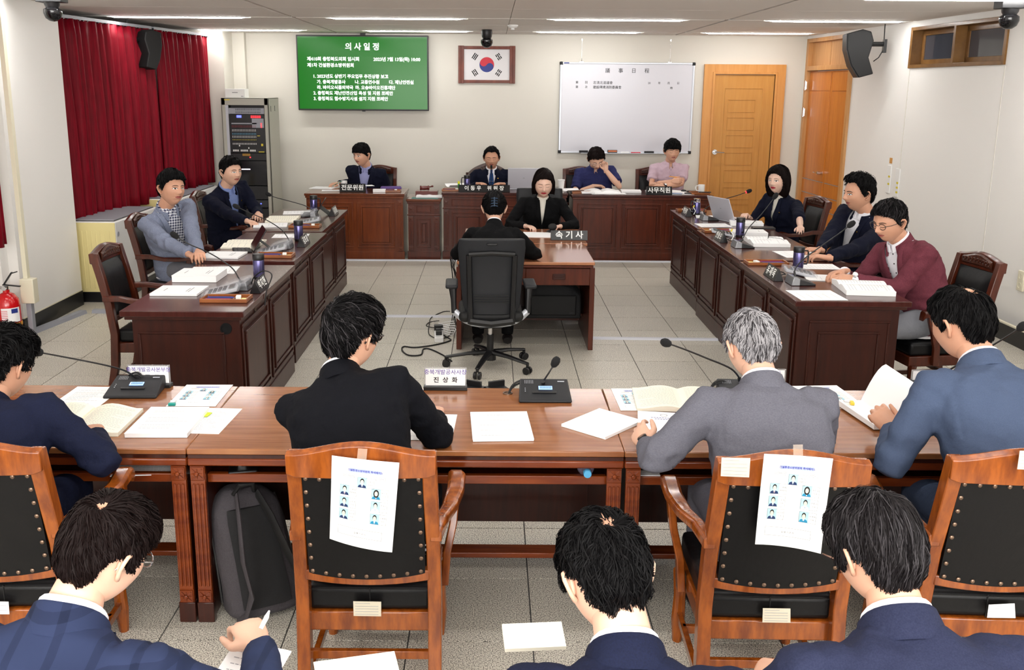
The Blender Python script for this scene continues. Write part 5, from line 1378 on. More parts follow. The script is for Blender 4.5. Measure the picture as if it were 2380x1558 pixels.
m = MB(); m.bb(xa, xb, yf + .1, yf + .12, .06, H2 - .09); m.build('dark_interior', M_rackd, t)
eq = unit(1.70, 1.775, M_alu2, 'equaliser')
m = MB()
for r_ in range(2):
    for k in range(28): m.bb(xa + .09 + k * .0115, xa + .093 + k * .0115, yf - .004, yf, 1.71 + r_ * .036, 1.732 + r_ * .036)
m.build('slider_slots', M_blackp, eq)['kind'] = 'stuff'
mx = unit(1.215, 1.695, M_rackd, 'mixing_desk')
m = MB(); m.bb(xb - .16, xb - .01, yf - .003, yf, 1.53, 1.645); m.bb(xa + .03, xb - .1, yf - .003, yf, 1.575, 1.59); m.build('legend_panel', M_alu2, mx)
m = MB()
for k in range(16):
    x = xa + .035 + k * .0195
    for z in (1.55, 1.535): m.bb(x, x + .007, yf - .006, yf, z, z + .007)
m.build('red_knobs', mat('red_knob', (150, 30, 40), .4), mx)['kind'] = 'stuff'
m = MB()
for k in range(16):
    x = xa + .035 + k * .0195
    for z in (1.50, 1.485, 1.42, 1.405, 1.33, 1.318): m.bb(x, x + .008, yf - .006, yf, z, z + .008)
    if k not in (4, 10, 15): m.bb(x, x + .012, yf - .008, yf, 1.232, 1.255)
    if k == 4: m.bb(x, x + .012, yf - .008, yf, 1.295, 1.315)
    if k == 10: m.bb(x, x + .012, yf - .008, yf, 1.265, 1.285)
m.build('white_knobs', M_white, mx)['kind'] = 'stuff'
m = MB()
for k in range(16):
    x = xa + .035 + k * .0195
    for z in (1.455, 1.442): m.bb(x, x + .008, yf - .006, yf, z, z + .008)
m.build('teal_knobs', mat('teal_knob', (90, 160, 190), .4), mx)['kind'] = 'stuff'
m = MB()
for k in range(16): m.bb(xa + .035 + k * .0195, xa + .043 + k * .0195, yf - .006, yf, 1.375, 1.383)
m.bb(xb - .055, xb - .03, yf - .005, yf, 1.30, 1.33); m.bb(xb - .09, xb - .02, yf - .005, yf, 1.222, 1.232); m.bb(xb - .10, xb - .065, yf - .005, yf, 1.425, 1.433)
m.build('yellow_keys', L_yel, mx)['kind'] = 'stuff'
m = MB(); m.bb(xa + .10, xa + .16, yf - .004, yf, 1.655, 1.685); m.build('blue_display', L_blue, mx)
m = MB()
for k in range(5):
    for r_ in range(2): m.bb(xb - .17 + k * .026, xb - .15 + k * .026, yf - .004, yf, 1.653 + r_ * .017, 1.664 + r_ * .017)
for k in range(3): m.bb(xb - .05, xb - .035, yf - .005, yf, 1.575 - k * .022, 1.587 - k * .022)
m.build('red_display', L_red, mx)
u1 = unit(1.12, 1.21, M_rackd, 'amplifier'); m = MB(); m.bb(0.03, .045, yf - .003, yf, 1.15, 1.165); m.build('red_lamp', L_red, u1)
m = MB(); m.bb(-.06, .04, yf - .004, yf, 1.175, 1.205); m.build('yellow_plate', mat('ochre_plate', (150, 110, 30), .4), u1)
u2 = unit(.80, 1.11, mat('rack_glass', (26, 26, 30), .1), 'recorder'); m = MB(); m.bb(-.08, .03, yf - .003, yf, 1.0, 1.012); m.build('lit_strip', L_wht, u2)
unit(.62, .79, M_rackd, 'blank_panel')
u3 = unit(.52, .61, mat('amp_dark', (40, 40, 46), .4), 'power_amplifier'); m = MB(); m.bb(-.05, .02, yf - .003, yf, .555, .58); m.bb(.14, .155, yf - .003, yf, .558, .573); m.build('blue_display', L_blue, u3)
m = MB(); m.bb(-.1, -.09, yf - .003, yf, .56, .57); m.bb(.07, .08, yf - .003, yf, .56, .57); m.build('green_lamps', L_grn, u3)
unit(.30, .50, M_rackd, 'blank_panel'); unit(.07, .29, M_rackd, 'blank_panel')
for x, z in ((xa, 1.15), (xa, .76), (-W2 + .04, 1.87)):
    m = MB(); m.bb(x, x + .07, yf - .012, yf - .008, z, z + .012); m.build('yellow_tape', L_yel, t)
t = thing('white_box', 'small white carton lying on top of the equipment rack', 'box', (-3.25, 12.3, 1.90))
m = MB(); m.box((0, 0, .055), (.25, .2, .11)); m.build('carton', M_white, t, bevel=.003)
m = MB(); m.box((-.0, -.101, .065), (.07, .002, .006)); m.box((.09, -.101, .02), (.03, .002, .005)); m.build('printed_text', M_ink, t)

# television
t = thing('television', 'wall television showing the green agenda slide', 'television', (-1.715, 12.93, 2.222))
m = MB(); m.box((0, -.035, 0), (1.745, .05, .975)); m.build('housing', M_blackp, t, bevel=.006)
M_tv = mat('green_slide', (26, 136, 30), .15, spec=.2, emit=.6); M_tvw = mat('slide_lettering', (250, 252, 250), .3, emit=.9)
M_tv.node_tree.nodes['Principled BSDF'].inputs['Base Color'].default_value = (.004, .02, .005, 1)
m = MB(); m.box((0, -.0605, 0), (1.71, .003, .935)); sc = m.build('screen', M_tv, t)
def tvt(s, x, z, size, align='LEFT', bold=.003, space=1.0): text('slide_text', s, size * .975, M_tvw, sc, face_cam((x, -.0635, z)), bold * .42, .0003, align, 1.0, space)
tvt('의 사 일 정', 0, .335, .104, 'CENTER', .0045, 1.0)
tvt('제410회 충청북도의회 임시회', -.735, .178, .0585); tvt('2023년 7월 13일(목) 10:00', .765, .178, .0585, 'RIGHT')
tvt('제1차 건설환경소방위원회', -.735, .098, .0585)
tvt('1. 2023년도 상반기 주요업무 추진상황 보고', -.665, -.045, .0575)
tvt('가. 충북개발공사', -.615, -.118, .0565); tvt('나. 교통연수원', -.11, -.118, .0565); tvt('다. 재난안전실', .345, -.118, .0565)
tvt('라. 바이오식품의약국', -.615, -.190, .0565); tvt('마. 오송바이오진흥재단', -.105, -.190, .0565)
tvt('2. 충청북도 재난안전산업 육성 및 지원 조례안', -.665, -.263, .0575); tvt('3. 충청북도 침수방지시설 설치 지원 조례안', -.665, -.336, .0575)
m = MB(); m.bb(-.03, .03, -.02, .06, .48, .53); m.bb(-.02, .02, -.06, -.03, -.5, -.487); m.build('bracket', M_blackp, t)

# framed flag
t = thing('framed_flag', 'framed flag with a red and blue circle hanging above the chairman', 'flag', (-.07, YB, 2.345))
m = MB(); m.bb(-.38, .38, -.03, -.002, .20, .24); m.bb(-.38, .38, -.03, -.002, -.24, -.20); m.bb(-.38, -.305, -.035, -.002, -.245, .245); m.bb(.305, .38, -.035, -.002, -.245, .245)
for s in (-1, 1): m.bb(s * .345 - .006, s * .345 + .006, -.04, -.03, -.24, .24)
m.build('frame', wood('flag_frame_wood', (118, 52, 32), (92, 36, 20), .4, (6, 6, 2), 3, .05), t, bevel=.003)
m = MB(); m.bb(-.305, .305, -.012, -.004, -.2, .2); fl = m.build('flag_cloth', mat('flag_white', (222, 220, 222), .5), t)
M_fr = mat('flag_red', (200, 30, 54), .5); M_fb = mat('flag_blue', (30, 50, 130), .5)
def disc(m, pts, y=-.0135): m.raw([(x, y, z) for x, z in pts], [tuple(range(len(pts)))])
r0 = .098; tilt = -R(33.7)
def rot2(p, a=tilt): return (p[0] * math.cos(a) - p[1] * math.sin(a), p[0] * math.sin(a) + p[1] * math.cos(a))
def half(sgn):
    P = [(r0 * math.cos(a), r0 * math.sin(a)) for a in [k * PI / 24 * sgn for k in range(25)]]          # outer arc from +x to -x
    left = [(-r0 / 2 + r0 / 2 * math.cos(a), r0 / 2 * math.sin(a)) for a in [PI + k * PI / 12 for k in range(13)]]
    right = [(r0 / 2 + r0 / 2 * math.cos(a), r0 / 2 * math.sin(a)) for a in [PI - k * PI / 12 for k in range(13)]]
    return P + left[1:] + right[1:-1]
m = MB(); disc(m, [rot2(p) for p in half(1)]); m.build('red_half', M_fr, fl)
m = MB(); disc(m, [rot2(p) for p in half(-1)]); m.build('blue_half', M_fb, fl)
TG = {(-1, 1): (1, 1, 1), (1, 1): (0, 1, 0), (-1, -1): (1, 0, 1), (1, -1): (0, 0, 0)}
for (sx, sz), bars in TG.items():
    m = MB(); c = Vector((sx * .158, 0, sz * .105)); ang = math.atan2(c.z, c.x); d = Vector((math.cos(ang), 0, math.sin(ang))); e = Vector((-d.z, 0, d.x))
    for k, full in enumerate(bars):
        o_ = c + d * ((1 - k) * -.022) + Vector((0, -.0135, 0))
        if full: m.bar(o_ - e * .041, o_ + e * .041, .013, .0015, (0, 1, 0))
        else:
            for s in (-1, 1): m.bar(o_ + e * s * .005, o_ + e * s * .041, .013, .0015, (0, 1, 0))
    m.build('trigram', M_blackink, fl)

# whiteboard
t = thing('whiteboard', 'large whiteboard with printed agenda lines, hung on two wires', 'whiteboard', (1.812, YB, 1.785))
m = MB(); m.bb(-.90, .90, -.03, -.004, -.6, .6); bd_ = m.build('board', mat('board_white', (206, 206, 214), .25), t)
m = MB()
for s in (-1, 1): m.bb(min(s * .90, s * .875), max(s * .90, s * .875), -.038, -.004, -.58, .58); m.bb(-.88, .88, -.038, -.004, min(s * .60, s * .578), max(s * .60, s * .578))
m.bb(-.6, .75, -.085, -.038, -.604, -.594); m.build('frame', M_alu, t, bevel=.003)
for sx in (-1, 1):
    for sz in (-1, 1):
        m = MB(); m.bb(sx * .885 - .022, sx * .885 + .022, -.042, -.002, sz * .585 - .022, sz * .585 + .022); m.build('corner_cap', M_darkgrey, t, bevel=.01)
m = MB(); m.bb(-.85, -.78, -.04, -.037, .583, .596); m.build('blue_sticker', M_fb, t)
def wb(s, x, z, size, bold=.0012, align='LEFT'): text('printed_characters', s, size, M_blackink, bd_, face_cam((x, -.0315, z)), bold * .2, .0002, align)
for k, c_ in enumerate('議事日程'): wb(c_, -.265 + k * .175, .49, .066, .001, 'CENTER')
wb('第', -.69, .335, .038); wb('回', -.565, .335, .038); wb('忠淸北道議會', -.455, .332, .044, .0003); wb('20', .28, .332, .036); wb('年', .415, .332, .036); wb('月', .54, .332, .036); wb('日', .668, .332, .036)
wb('第', -.69, .275, .038); wb('次', -.565, .275, .038); wb('建設環境消防委員會', -.455, .273, .0425, .0014); wb('時', .58, .268, .036)
for x in (-.615, .565):
    m = MB(); m.cyl((x, -.01, .6), (x + .0, -.005, .885), .0016, 6); m.cyl((x, -.012, .6), (x, -.012, .65), .005, 8); m.box((x, -.01, .605), (.05, .01, .012)); m.box((x, -.008, .89), (.014, .012, .025)); m.build('hanging_wire', M_chrome, t)
def tray_item(name, label, cat, x, L, hgt, mt, mt2=None, dep=.03):
    o = thing(name, label, cat, (1.812 + x, YB - .062, 1.785 - .594))
    m = MB(); m.box((0, 0, hgt / 2), (L, dep, hgt)); m.build('body', mt, o, bevel=.003)
    if mt2: m = MB(); m.box((0, -dep / 2 - .0005, hgt * .62), (L * .9, .001, hgt * .5)); m.build('cover', mt2, o)
tray_item('board_eraser', 'board eraser with an orange flame print on the whiteboard tray', 'eraser', -.17, .13, .038, M_blackp, mat('orange_print', (220, 120, 70), .5), .04)
tray_item('board_eraser', 'plain dark eraser at the right end of the whiteboard tray', 'eraser', .33, .13, .025, M_darkgrey)
tray_item('board_eraser', 'dark eraser behind the head of the man in the dark blue shirt', 'eraser', -.56, .12, .03, M_darkgrey)
tray_item('marker_pen', 'white capped marker lying on the whiteboard tray', 'marker', .0, .12, .014, M_white, None, .014)
tray_item('marker_pen', 'red and dark marker on the whiteboard tray', 'marker', .15, .13, .012, M_fr, None, .014)

# security cameras on the ceiling
def dome_camera(label, p, side, s=1.0):
    t = thing('ceiling_camera', label, 'camera', p)
    m = MB()
    if side: m.bb(min(0, side * .28), max(0, side * .28) , -.05, .05, -.03, 0); m.bb(-.1, .1, -.07, .07, -.06, 0)
    m.lathe((0, 0, 0), [(.075 * s, -.0), (.08 * s, -.03), (.072 * s, -.10 * s), (.055 * s, -.13 * s)], 24); m.build('mount', M_blackp, t, bevel=.004)
    m = MB(); m.lathe((0, 0, 0), [(.055 * s, -.12 * s), (.085 * s, -.14 * s), (.088 * s, -.18 * s), (.07 * s, -.225 * s), (.035 * s, -.25 * s), (.001, -.256 * s)], 24); m.build('dome', mat('smoked_dome', (14, 14, 16), .08), t)
dome_camera('black dome camera in the upper left corner by the column', (-3.47, 7.75, ZC), -1, .8)
dome_camera('small black camera on the ceiling directly above the flag', (-.066, 12.0, ZC), 0, .85)
dome_camera('black dome camera in the upper right corner by the window', (4.08, 7.75, ZC), 1, .85)

# wall speakers
def speaker(label, p, rz, tilt, s=1.0, sd=1):
    t = thing('wall_speaker', label, 'speaker', p, rz)
    q = Matrix.Rotation(R(tilt), 3, 'X'); m = MB(); poly = [(-.11, .24), (.05, .245), (.13, .20), (.14, .10), (.06, -.06), (.08, -.24), (-.07, -.245), (-.125, -.1), (-.14, .08)]
    V = []; n = len(poly)
    for x in (-.13 * s, .13 * s): V += [q @ Vector((x, -0 + py * -1 * -1 * s, pz * s)) for py, pz in poly]
    m.raw(V, [tuple(range(n)), tuple(range(2 * n - 1, n - 1, -1))] + [(i, (i + 1) % n, n + (i + 1) % n, n + i) for i in range(n)]); cb_ = m.build('cabinet', M_blackm, t, bevel=.01)
    m = MB(); V = []
    fp = [(-.11, .235), (-.14, .08), (-.125, -.1), (-.075, -.24)]
    rings = [[q @ Vector((x, py * s - .006, pz * s)) for x in (-.12 * s, .12 * s)] + [q @ Vector((x, py * s + .01, pz * s)) for x in (.12 * s, -.12 * s)] for py, pz in fp]
    m.loft(rings); m.build('front_grille', M_darkgrey, t)
    m = MB(); m.tube([(0, .1, .1), (0, .24, .1)], .025, 8); m.box((0, .25, .08), (.08, .03, .14)); m.build('bracket', M_blackp, t)
    m = MB(); m.tube([(0.0, .24, .12), (0, .235, .28), (0, .24, .45)], .006, 6); m.tube([(0, .15, -.08), (0, .2, -.04), (0, .24, .04)], .006, 6); m.build('cable', M_rubber, t)
speaker('black wall speaker to the right of the side door', (3.98, 10.55, 2.43), R(-90 - 10), 14, 1.0)
speaker('black wall speaker hanging between the crimson curtains', (-3.80, 10.70, 2.43), R(150), 10, .85)

# fire extinguisher and its corner
t = thing('fire_extinguisher', 'red fire extinguisher with yellow band standing at the column foot', 'fire extinguisher', (-3.84, 7.30, 0))
m = MB(); m.lathe((0, 0, 0), [(.088, .0), (.092, .02), (.092, .33), (.085, .385), (.055, .425), (.025, .44), (.025, .46)], 28); m.build('cylinder', mat('extinguisher_red', (196, 18, 24), .22, coat=.5), t)
m = MB(); m.lathe((0, 0, 0), [(.094, .17), (.096, .175), (.096, .195), (.094, .2)], 28); m.build('yellow_band', mat('yellow_band', (214, 150, 40), .4), t)
m = MB(); rings = []
for k in range(9):
    a = R(-95 + k * 11); rings.append([(.0935 * math.cos(a), .0935 * math.sin(a), .21), (.0935 * math.cos(a), .0935 * math.sin(a), .325), (.095 * math.cos(a), .095 * math.sin(a), .325), (.095 * math.cos(a), .095 * math.sin(a), .21)])
m.loft(rings); lb = m.build('paper_label', M_paper, t)
m = MB()
for k in range(6): a = R(-92 + k * 3); m.box((.0955 * math.cos(R(-80)), .0955 * math.sin(R(-80)), .305 - k * .014), (.045, .001, .004), R(10))
m.build('label_text', M_fr, lb)
m = MB(); a = R(-35); m.box((.0958 * math.cos(a), .0958 * math.sin(a), .30), (.05, .0015, .035), a + R(90)); m.build('blue_field', M_fb, lb)
m = MB(); m.cyl((0, 0, .44), (0, 0, .49), .022, 14); m.cyl((0, -.02, .475), (0, -.035, .475), .018, 14); m.tube([(0, 0, .475), (-.05, -.01, .475)], .012, 8); m.build('valve', M_chrome, t)
m = MB(); m.bar((-.02, 0, .5), (.12, -.01, .49), .022, .008); m.bar((-.01, 0, .505), (.06, -.0, .60), .022, .008); m.bar((.05, 0, .59), (.10, 0, .605), .022, .008); m.build('lever', M_blackp, t)
m = MB(); m.tube([(-.05, -.01, .475), (-.09, -.01, .455), (-.115, -.02, .36), (-.115, -.03, .22), (-.10, -.03, .14)], .014, 10); m.build('hose', M_rubber, t)
# electrical box with conduit on the column
t = thing('junction_box', 'cream junction box with conduit on the column', 'electrical box', (-3.735, 7.46, .42))
m = MB(); m.bb(-.055, .055, -.045, .04, -.1, .1); m.build('box', M_cream, t, bevel=.006)
m = MB(); m.bb(-.035, .0, -.01, .035, .1, 2.30); m.build('upper_conduit', M_cream, t)
m = MB(); m.bb(-.03, .01, -.02, .035, -.42, -.1); m.build('lower_duct', M_alu2, t, bevel=.004)
# floor cable covers
def cover(label, p, q, w=.05, h=.016, mt=M_alu2):
    t = thing('cable_cover', label, 'cable cover', p)
    m = MB(); d = Vector(q) - Vector(p); L = d.length; a = math.atan2(d.y, d.x)
    n_ = Vector((-math.sin(a), math.cos(a), 0)); u = d.normalized()
    pr = [(-w / 2, 0), (-w / 2 * .7, h), (w / 2 * .7, h), (w / 2, 0)]
    m.loft([[u * s_ + n_ * x + Vector((0, 0, z)) for x, z in pr] for s_ in (0, L)]); m.build('strip', mt, t)
M_strip = mat('white_strip', (206, 208, 216), .4)
cover('grey cable cover along the foot of the column', (-3.86, 7.68, 0), (-3.74, 8.42, 0), .08, .03)
cover('short grey cable cover running out from the fire extinguisher', (-4.0, 7.40, 0), (-3.74, 7.44, 0), .06, .025)
cover('grey cable cover on the floor behind the empty chair', (-3.66, 8.45, 0), (-2.1, 8.42, 0), .08, .03)
cover('white cable strip on the floor left of the office chair', (-1.47, 8.36, 0), (-.28, 8.36, 0), .055, .014, M_strip)
cover('white cable strip on the floor right of the stenographers table', (.83, 7.63, 0), (1.90, 7.61, 0), .055, .014, M_strip)
cover('white cable strip along the foot of the back desks, left half', (-1.76, 11.20, 0), (-.28, 11.21, 0), .055, .014, M_strip)
cover('white cable strip along the foot of the back desks, right half', (.84, 11.22, 0), (2.4, 11.22, 0), .055, .014, M_strip)

# switches, sockets
def rwobj(name, label, cat, y, z): return thing(name, label, cat, (rwx(y), y, z), R(-90) + math.atan(.24 / 4.6) * (1 if y > 8.4 else 0))
for k, (y, z, l, ty) in enumerate([(10.32, 1.10, 'white light switch strip on the right wall, the one with the orange sticker above it', (.0, .08)), (10.12, 1.08, 'white light switch strip on the right wall, nearer the camera', (.05, 0, -.05))]):
    t = rwobj('light_switch', l, 'light switch', y, z)
    m = MB(); m.bb(-.045, .045, -.014, 0, -.15, .15); m.build('plate', M_white, t, bevel=.004)
    m = MB()
    for q_ in ty: m.box((.02, -.015, q_ - .05), (.04, .002, .02))
    m.build('yellow_labels', L_yel, t)
    if k == 0: m = MB(); m.box((0, -.002, .2), (.06, .003, .06)); m.build('orange_sticker', mat('orange_sticker', (206, 150, 80), .6), t)
for y, z, l in [(7.72, .50, 'cream double wall socket nearer the back, low on the right wall'), (7.40, .49, 'cream double wall socket at the right picture edge')]:
    t = rwobj('wall_socket', l, 'socket', y, z)
    m = MB(); m.bb(-.045, .045, -.02, 0, -.085, .085); pl = m.build('plate', M_cream, t, bevel=.005)
    for s in (-1, 1):
        m = MB(); m.lathe((0, -.0205, s * .04), [(.026, 0), (.026, .002), (.021, .002), (.021, -.004), (.001, -.004)], 18, Matrix.Rotation(R(90), 3, 'X')); m.build('outlet', M_cream, pl)
        m = MB(); m.box((-.009, -.018, s * .04), (.005, .003, .005)); m.box((.009, -.018, s * .04), (.005, .003, .005)); m.build('holes', M_blackp, pl)

# power strip and tangle by the stenographers' table
t = thing('power_strip', 'white power strip standing on the floor with black plugs', 'power strip', (-.43, 7.62, 0), R(4))
m = MB(); m.box((0, 0, .022), (.075, .30, .044)); st = m.build('body', M_white, t, bevel=.006)
for k, (y, s) in enumerate([(.11, 1.5), (.02, 1), (-.06, 1)]):
    m = MB(); m.box((0, y, .06), (.05 * s, .04 * s, .035 * s)); m.build('plug', M_blackp, t, bevel=.006)
def cable(name, label, pts, r, mt=M_rubber, cat='cable', group=None):
    P = [Vector(p) for p in pts]; out = []
    for i in range(len(P) - 1):
        a, b, c, d = P[max(i - 1, 0)], P[i], P[i + 1], P[min(i + 2, len(P) - 1)]
        for k in range(6):
            u = k / 6; out.append(.5 * ((2 * b) + (c - a) * u + (2 * a - 5 * b + 4 * c - d) * u * u + (3 * b - a - 3 * c + d) * u ** 3))
    out.append(P[-1]); m = MB(); m.tube(out, r, 6); o = m.build(name, mt); tag(o, label, cat, group); return o
F_ = lambda x, y, z=.006: tuple(at(x, y, Z=z))
cable('power_cable', 'black power cable looping over the floor left of the office chair', [F_(1022, 775, .05), F_(1044, 787), F_(1046, 792), F_(1020, 800), F_(985, 806), F_(960, 808), F_(938, 806), F_(935, 815), F_(950, 826), F_(978, 825), F_(984, 812), F_(1000, 812), F_(1030, 826), F_(1050, 840)], .006)
cable('power_cable', 'thin black cable ringing the power strip on the floor', [F_(1046, 724), F_(1030, 725), F_(1003, 738), F_(998, 752), F_(996, 770), F_(1000, 780), F_(1020, 788), F_(1044, 781), F_(1050, 770)], .004)
cable('power_cable', 'short black cable curling left from the power strip plug', [F_(1018, 762, .06), F_(1002, 761), F_(991, 757), F_(997, 750), F_(1010, 747), F_(1020, 746, .07)], .004)
for k in range(5):
    x = -.285 - .012 * k; z0 = .72 - .04 * (k % 2)
    cable('hanging_cable', 'black cable hanging down the left side of the stenographers tables, %s' % ['nearest the camera', 'second from the camera', 'middle one of five', 'second from the back', 'farthest back'][k], [(x + .03, 7.75 + k * .09, z0), (x - .02, 7.72 + k * .09, .60), (x + .02 * math.sin(k * 2), 7.75 + k * .08, .45), (x - .03 * math.cos(k), 7.7 + k * .08, .25), (x, 7.72 + k * .07, .08), (x - .02, 7.7 + k * .05, .01)], .004, group='cables hanging from the stenographers tables')
rng_ = random.Random(3)
for k in range(5):
    c = Vector((-.33, 7.68, .02)); cable('white_cable', 'white cable loop beside the power strip, %s of the coil' % ['bottom turn', 'second turn', 'middle turn', 'fourth turn', 'top turn'][k], [c + Vector((.05 * math.cos(a) * (1 + .2 * k) - .02, .07 * math.sin(a) + .03 * k, .012 + .012 * k + .008 * math.sin(a * 2))) for a in [j * .8 for j in range(9)]], .004, M_white, group='white cables coiled by the power strip')
t = thing('laptop_bag', 'black laptop bag lying on the shelf of the stenographers table', 'bag', (.52, 7.72, .178))
m = MB(); rings = []
for k in range(9):
    u = -1 + 2 * k / 8; hh = .33 * (1 - .25 * abs(u) ** 3) * (1.0 - .08 * u); dd = .12
    rings.append([(u * .23, y, z) for y, z in [(-dd, 0), (-dd * 1.05, hh * .4), (-dd * .7, hh * .85), (-.02, hh), (dd * .6, hh * .95), (dd, hh * .4), (dd, 0)]])
m.loft(rings); m.build('bag_body', mat('black_nylon', (22, 22, 24), .8, bump=(60, .3, .004)), t, bevel=.012, seg=2)
m = MB(); m.bb(-.19, .19, -.135, -.115, .03, .2); m.build('front_pocket', M_blackm, t, bevel=.01); m = MB(); m.box((.15, -.137, .05), (.03, .003, .018)); m.build('small_tag', M_darkgrey, t)
m = MB(); m.tube([(-.1, -.02, .30), (-.08, -.06, .36), (.08, -.06, .36), (.1, -.02, .30)], .01, 8); m.build('handle', M_blackm, t)
for k, x in enumerate((-.075, .03)):
    t = thing('folded_bracket', 'flat black bracket at the far table edge, %s one by the name plate' % ['left', 'right'][k], 'bracket', (x, 4.12, .705), 0, 'black brackets at the far table edge')
    m = MB(); m.box((0, 0, 0), (.09, .07, .012), Matrix.Rotation(R(25 if k else -25), 3, 'Z')); m.box((0, .02, .016), (.08, .012, .03), Matrix.Rotation(R(25 if k else -25), 3, 'Z')); m.build('plate', M_blackp, t, bevel=.002)
# backpack
t = thing('backpack', 'charcoal backpack leaning under the witness table beside the taped chair', 'backpack', (-.90, 3.42, 0), R(28))
M_bag = mat('charcoal_canvas', (66, 62, 66), .85, bump=(28, .5, .012), noise_col=(400, (54, 50, 54), (1, 1, 1), 2)); M_mesh = mat('black_mesh', (20, 20, 22), .8, bump=(700, .8, .002))
def bsec(v):  # height fraction -> (half width, half depth, shift y, shift x)
    return (.155 * (1 - .12 * v) * (1 - max(0, v - .8) ** 2 * 14), .10 * (1 - .35 * v) * (1 - max(0, v - .85) * 2.2), .10 * v * v, -.05 * v)
m = MB(); rings = []
for k in range(15):
    v = k / 14; a, b, sy_, sx_ = bsec(v); z = .01 + .50 * v; ring = []
    for j in range(20):
        A = 2 * PI * j / 20; c_, s_ = math.cos(A), math.sin(A); wr_ = 1 + .03 * math.sin(A * 5 + v * 9)
        ring.append((sx_ + math.copysign(abs(c_) ** .7, c_) * a * wr_, sy_ + math.copysign(abs(s_) ** .7, s_) * b * wr_, z))
    rings.append(ring)
m.loft(rings); m.build('main_bag', M_bag, t, sub=1)
m = MB(); rings = []
for k in range(9):
    v = .12 + .75 * k / 8; a, b, sy_, sx_ = bsec(v); z = .01 + .50 * v; rings.append([(sx_ - a * .62, sy_ - b * 1.02, z), (sx_ - a * .4, sy_ - b * 1.14, z), (sx_ + a * .4, sy_ - b * 1.14, z), (sx_ + a * .62, sy_ - b * 1.02, z), (sx_, sy_ - b * .8, z)])
m.loft(rings); m.build('mesh_back', M_mesh, t)
for s in (-1, 1):
    m = MB(); pts = [(-.045 + s * .04, .0, .50), (-.04 + s * .06, -.10, .44), (-.02 + s * .085, -.15, .30), (s * .10 + .02, -.155, .16), (s * .13 + .03, -.12, .05), (s * .14 + .02, -.06, .02)]
    m.tube(pts, [.028, .03, .03, .028, .018, .012], 8, flat=.28, up=(1, 0, 0)); m.build('shoulder_strap', M_blackm if s > 0 else M_bag, t)
m = MB(); m.tube([(-.09, .03, .50), (-.07, .0, .545), (-.02, 0, .545), (-.01, .03, .50)], .009, 8); m.build('top_handle', M_blackm, t)
for s in (-1, 1):
    m = MB(); m.tube([(bsec(v)[3] + s * bsec(v)[0] * 1.0, bsec(v)[2] + bsec(v)[1] * (.2), .01 + .5 * v) for v in (.1, .3, .5, .7, .88)], .006, 6); m.build('zip', M_blackp, t)
m = MB(); rings = []
for k in range(5):
    v = k / 4; z = .02 + .17 * v; rings.append([(.125 + .03 * (1 - v), -.07, z), (.17 + .008 * v, -.02, z), (.165 + .008 * v, .05, z), (.12, .08, z)])
m.loft(rings); m.build('side_pocket', M_bag, t, bevel=.006)
# stools of the three spectators, below the frame
for k, (x, y, l) in enumerate([(-.90, 1.42, 'under the spectator on the left'), (.26, 1.30, 'under the spectator in the centre'), (.83, 1.36, 'under the spectator on the right')]):
    t = thing('padded_stool', 'black padded stool ' + l, 'stool', (x, y - .02, 0), 0, 'stools of the spectators')
    m = MB(); m.box((0, 0, .44), (.40, .38, .06)); m.build('seat', M_leather, t, bevel=.02)
    for sx in (-1, 1):
        for sy in (-1, 1): m = MB(); m.cyl((sx * .17, sy * .16, 0), (sx * .16, sy * .15, .42), .012, 8); m.build('leg', M_chrome, t)
# white cushions on members' chairs
def cushion(label, x, y, rz=0, h=.10):
    t = thing('seat_cushion', label, 'cushion', (x, y, .452), rz, 'white cushions on the members chairs')
    m = MB(); rings = []
    for k in range(9):
        v = k / 8; a = math.sin(PI * (.08 + .84 * v)) ** .35; rings.append([(math.copysign(abs(math.cos(2 * PI * j / 24)) ** .6, math.cos(2 * PI * j / 24)) * .19 * a, math.copysign(abs(math.sin(2 * PI * j / 24)) ** .6, math.sin(2 * PI * j / 24)) * .19 * a, h * v) for j in range(24)])
    m.loft(rings); m.build('cover', M_cush, t)
M_cush = mat('white_cotton', (228, 226, 226), .9, bump=(60, .5, .004))
cushion('plump white cushion on the empty carved chair at the left', -2.27, 6.32); cushion('white cushion under the man in the pale grey jacket', -2.64, 7.9, 0, .03); cushion('white cushion under the man in the dusty pink jacket', 2.92, 6.13, 0, .03)
# ============================================================ PAPERS, MICROPHONES, SMALL THINGS
def quad_frame(c, rz): return Matrix.Translation(c) @ Matrix.Rotation(rz, 4, 'Z')
def lines_on(parent, w, h, z, n, seed=1, mt=None, margin=.14, gap=.004, ragged=True, name='printed_text', y1=None, y0=None, columns=1):
    """rows of tiny word marks, printed flat on a sheet"""
    rg = random.Random(seed); m = MB(); top = h / 2 - margin * h if y1 is None else y1; bot = -h / 2 + margin * h if y0 is None else y0
    for i in range(n):
        y = top + (bot - top) * i / max(1, n - 1); x = -w / 2 + margin * w; xe = w / 2 - margin * w * (1 + (rg.random() * 2 if ragged else 0))
        if rg.random() < .12: continue
        while x < xe:
            L = rg.uniform(.006, .016); e = min(x + L, xe); t_ = .0011
            m.raw([(x, y - t_, z), (e, y - t_, z), (e, y + t_, z), (x, y + t_, z)], [(0, 1, 2, 3)]); x += L + rg.uniform(.002, .004)
    o = m.build(name, mt or M_inkl, parent, smooth=False); o['kind'] = 'stuff'; return o
SHEETS = 0
